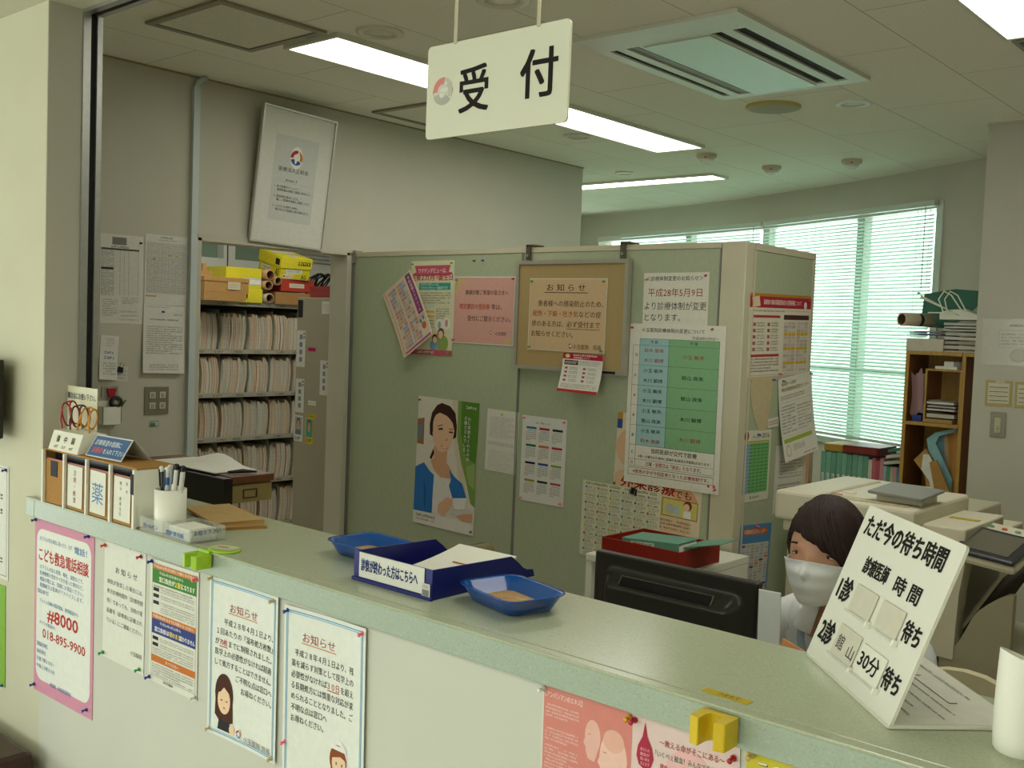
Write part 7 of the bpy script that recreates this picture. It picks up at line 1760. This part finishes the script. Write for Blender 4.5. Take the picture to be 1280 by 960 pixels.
# low cabinet with binders under the window
t = thing('low_cabinet', 'beige low cabinet carrying the row of binders under the window', 'cabinet', (-2.3, 5.62, 0))
b = MB(); b.bx(-2.80, -1.955, 5.44, 5.80, 0, .62, M_BEIGE); b.build('cabinet_body', t, bevel=.004)
for x in (-2.78, -2.37): b = MB(); b.bx(x, x + .39, 5.434, 5.4395, .05, .59, M_STEEL); b.build('door', t)
MBG = [mat('binder_green_%d' % i, c, rough=.5, var=.04) for i, c in enumerate(('#6a9c86', '#74a48e', '#62937e'))]
x = -2.435; BN = ['leftmost', 'second', 'third', 'fourth', 'fifth', 'sixth', 'seventh', 'eighth', 'ninth']
for i in range(9):
    w = .029; t = thing('binder', '%s of the green binders lined up under the window' % (BN[i] if i == 0 else BN[i] + ' from the left') if i < 8 else 'rightmost of the green binders lined up under the window', 'binder', (x + w / 2, 5.6, .62), 'green binders under the window')
    b = MB(); b.bx(x, x + w, 5.47, 5.70, .6205, .885 - .002 * (i % 3), MBG[i % 3]); bc = b.build('binder_cover', t, bevel=.002)
    p = Paper(F_FRONT(x + w / 2, 5.4696, .715), .014, .10, '#d0d2c4', t=.0004); p.lines(.15, .05, .85, .95, 7, '#3a3a38', fill=.7, last=1); p.build('spine_label', bc)
    x += w + .001
for i, (c, lab) in enumerate((('#c8c4b4', 'white folder standing right of the green binders'), ('#b8606a', 'pink folder standing beside the white one under the window'), ('#a8505e', 'darker pink folder next to the pale pink one under the window'), ('#c08088', 'rose folder at the right end of the pink folders'))):
    b = MB(); b.bx(x, x + .020, 5.47, 5.70, .6205, .865 + .012 * (i % 2), mat('folder_' + c.lstrip('#'), c, rough=.5, var=.04)); tag(b.build('standing_folder'), lab, 'folder', 'pink folders under the window'); x += .021
for i, (c, lab) in enumerate((('#8fb0a4', 'pale green folder below the tilted stack under the window'), ('#5f8a80', 'grey green folder third from the shelf side'), ('#a8b48a', 'yellow green folder amid the last upright folders'), ('#c48a94', 'thin pink folder amid the last upright folders'), ('#5a8a96', 'blue green folder second from the wooden shelf'), ('#4f7a9a', 'blue folder standing closest to the wooden shelf'))):
    b = MB(); b.bx(x, x + .0165, 5.47, 5.70, .6205, .84, mat('folder_' + c.lstrip('#'), c, rough=.5, var=.04)); tag(b.build('standing_folder'), lab, 'folder', 'mixed folders under the window'); x += .0175
t = thing('yellow_binder', 'yellow binder lying across the left green binders', 'binder', (-2.36, 5.58, .886))
b = MB(F_TOP(-2.37, 5.58, .887, 2)); b.bx(-.055, .055, -.11, .11, 0, .042, mat('ochre_binder', '#a8862e', rough=.5, var=.04)); b.build('binder_cover', t, bevel=.006)
t = thing('red_binder', 'dark red binder lying across the right green binders', 'binder', (-2.23, 5.58, .886))
b = MB(F_TOP(-2.208, 5.58, .887, -1)); b.bx(-.10, .105, -.12, .12, 0, .045, mat('maroon_binder', '#6a1f1c', rough=.4, var=.04)); b.build('binder_cover', t, bevel=.004)
b = MB(F_TOP(-2.208, 5.57, .887, -1)); b.bx(-.09, .095, -.123, -.1205, .008, .036, mat('maroon_edge', '#7c2a24', rough=.4)); b.build('page_edge', t)
for i, (c, ang, lab) in enumerate((('#b5b8a8', -10, 'grey folder lowest in the tilted stack beside the shelf'), ('#c4c4b4', -12, 'white folder in the middle of the tilted stack beside the shelf'), ('#2f7f68', -15, 'bright green folder on top of the tilted stack beside the shelf'))):
    M = Matrix.Translation((-2.003, 5.56, .862 + .034 * i)) @ Matrix.Rotation(math.radians(ang), 4, 'Y') @ Matrix.Rotation(.1 * i, 4, 'Z')
    b = MB(M); b.bx(-.070, .045, -.11, .11, 0, .016, mat('tilted_' + c.lstrip('#'), c, rough=.5, var=.04)); tag(b.build('tilted_folder'), lab, 'folder', 'tilted folders beside the shelf')
t = thing('sill_box', 'white box with a blue print on the window sill behind the panel edge', 'box', (-2.68, 5.7, .62))
b = MB(); b.bx(-2.75, -2.60, 5.62, 5.72, .6205, .86, mat('white_sill_box', '#b9bfbc', rough=.5)); b.build('box_body', t)
p = Paper(F_FRONT(-2.64, 5.6196, .80), .06, .08, '#3f5a8c', t=.0004); p.rect(.1, .1, .9, .4, '#8fa8c4'); p.build('blue_print', t)
b = MB(); b.bx(-2.60, -2.54, 5.55, 5.60, .6205, .93, mat('small_peach_box', '#b58a70', rough=.6)); tag(b.build('peach_box'), 'small peach coloured box behind the long white typed sheet', 'box')

# ================================================================== blinds
def blind_material():
    m = bpy.data.materials.new('blind_slat'); m.use_nodes = True; nt = m.node_tree
    b_ = nt.nodes['Principled BSDF']; b_.inputs['Base Color'].default_value = lin('#bcd8c8'); b_.inputs['Roughness'].default_value = .35
    tr = nt.nodes.new('ShaderNodeBsdfTranslucent'); tr.inputs['Color'].default_value = lin('#bfe0cf')
    mx = nt.nodes.new('ShaderNodeMixShader'); mx.inputs['Fac'].default_value = .5
    nt.links.new(b_.outputs[0], mx.inputs[1]); nt.links.new(tr.outputs[0], mx.inputs[2]); nt.links.new(mx.outputs[0], nt.nodes['Material Output'].inputs['Surface'])
    return m
M_SLAT = blind_material(); M_RAIL = mat('blind_rail', '#b9c6b8', rough=.4, var=.02)
def blind(A, B, z0, z1, lab):
    A = Vector((A[0], A[1], 0)); B = Vector((B[0], B[1], 0)); d = (A - B); L = d.length; u = d.normalized(); n = Vector((u.y, -u.x, 0)); mid = (A + B) / 2
    t = thing('venetian_blind', lab, 'blind', (mid.x, mid.y, z1), 'window blinds')
    M = frame((mid.x, mid.y, 0), (u.x, u.y, 0), (0, 0, 1))      # x along, y up, z to the room
    b = MB(M); b.bx(-L / 2, L / 2, z1 - .032, z1, -.016, .016, M_RAIL); b.build('headrail', t)
    b = MB(M); b.bx(-L / 2, L / 2, z0, z0 + .016, -.012, .012, M_RAIL); b.build('bottom_rail', t)
    b = MB(M); k = int((z1 - .05 - z0 - .02) / .0212); rg = random.Random(3)
    for i in range(k):
        z = z0 + .03 + i * .0212; a = math.radians(33 + rg.uniform(-2.5, 2.5)); w = .0125
        cy, cz = w * math.sin(a), w * math.cos(a); j = rg.uniform(-.0008, .0008)
        vs = [(-L / 2 + .004, z + j + cy, -cz), (L / 2 - .004, z + cy, -cz), (L / 2 - .004, z + .0016, 0), (-L / 2 + .004, z + j + .0016, 0), (L / 2 - .004, z - cy, cz), (-L / 2 + .004, z + j - cy, cz)]
        b.add(vs, [(0, 1, 2, 3), (3, 2, 4, 5)], M_SLAT, True)
    b.build('slats', t)
    for x in [-L / 2 + .12 + i * (L - .24) / 3 for i in range(4)]:
        b = MB(M); b.tube([(x, z0 + .016, .0135), (x, z1 - .032, .0135)], .0010, M_RAIL, 5); b.tube([(x, z0 + .016, -.0135), (x, z1 - .032, -.0135)], .0010, M_RAIL, 5); b.build('ladder_cord', t)
    b = MB(M); x = L / 2 - .055; b.tube([(x, z1 - .03, .022), (x, z1 - .50, .024)], .0022, M_GREYPL, 6); b.lathe([(.0001, 0), (.005, .003), (.005, .02), (.0001, .024)], M_GREYPL, (x, z1 - .52, .024), 8); b.build('pull_cord', t)
    b = MB(M); x = L / 2 - .02
    for i in range(9): b.tube([(x, z1 - .04 - i * .05, .02), (x, z1 - .075 - i * .05, .021)], .0016, M_WHITE, 5)
    b.build('bead_chain', t)
blind((-2.045, 5.93), (-3.44, 6.60), .90, 2.305, 'wide pale green venetian blind at the right end of the window')
blind((-3.47, 6.615), (-4.95, 7.03), .90, 2.305, 'pale green venetian blind mostly hidden behind the partition')

# ================================================================== on the right hand wall
YW = 4.93
W, H = .25, .21; M = F_FRONT(-1.335, YW - .0008, 1.522, .8)
p = Paper(M, W, H, '#c9c8b8', t=.0012, m=mat('clear_sleeve_paper', '#c6c5b4', rough=.15, var=.03)); p.txt('避難経路', .6, .15, .05, '#6a6a62', .3).frame(.28, .25, .9, .62, .006, '#9a998c').lines(.32, .3, .85, .58, 4, '#8f8e82').ell(.62, .78, .14, .14, '#b0af9f').up().ell(.62, .78, .12, .12, '#c6c5b4')
p.done('sleeved_plan', 'plan sheet in a shiny clear sleeve on the right wall', 'sheet')
for i, (x, lab) in enumerate(((-1.377, 'tan card with black lines under the sleeved plan, complete in view'), (-1.253, 'tan card with black lines cut off by the right picture edge'))):
    W, H = .112, .116; M = F_FRONT(x, YW - .0008, 1.290, .8); p = Paper(M, W, H, '#b3a06a', t=.002); p.rect(.10, .10, .90, .88, '#cbc7ae').up().rect(.38, 0, .72, .12, '#c4bc98')
    for q in range(4): p.rect(.14, .25 + q * .17, .86, .272 + q * .17, '#2a2a26').lines(.16, .29 + q * .17, .8, .36 + q * .17, 1, '#b0a478', last=1, seed=q)
    p.done('tan_card', lab, 'card', 'tan cards on the right wall')
t = thing('light_switch', 'steel wall plate with one cream rocker switch on the right wall', 'light switch', (-1.371, YW, 1.093))
b = MB(); b.bx(-1.404, -1.338, YW - .006, YW, 1.093, 1.206, mat('brushed_switch_steel', '#8f8c7c')); b.build('plate', t, bevel=.0015)
b = MB(); b.bx(-1.384, -1.358, YW - .010, YW - .0061, 1.115, 1.182, mat('cream_switch', '#b9b28e', rough=.4)); b.build('switch_insert', t, bevel=.001)
b = MB(M=F_FRONT(-1.371, YW - .0102, 1.138)); b.lathe([(.008, 0), (.007, .005), (.0001, .006)], mat('cream_switch', '#b9b28e'), n=14); b.build('dimmer_knob', t)
b = MB(M=F_SIDE(-1.4895 - .001, 5.05, 1.25)); b.bx(-.05, .05, -.11, .11, -.002, -.0005, M_PAPER); tag(b.build('edge_sheet'), 'narrow white sheet on the column edge beside the shelf', 'sheet')
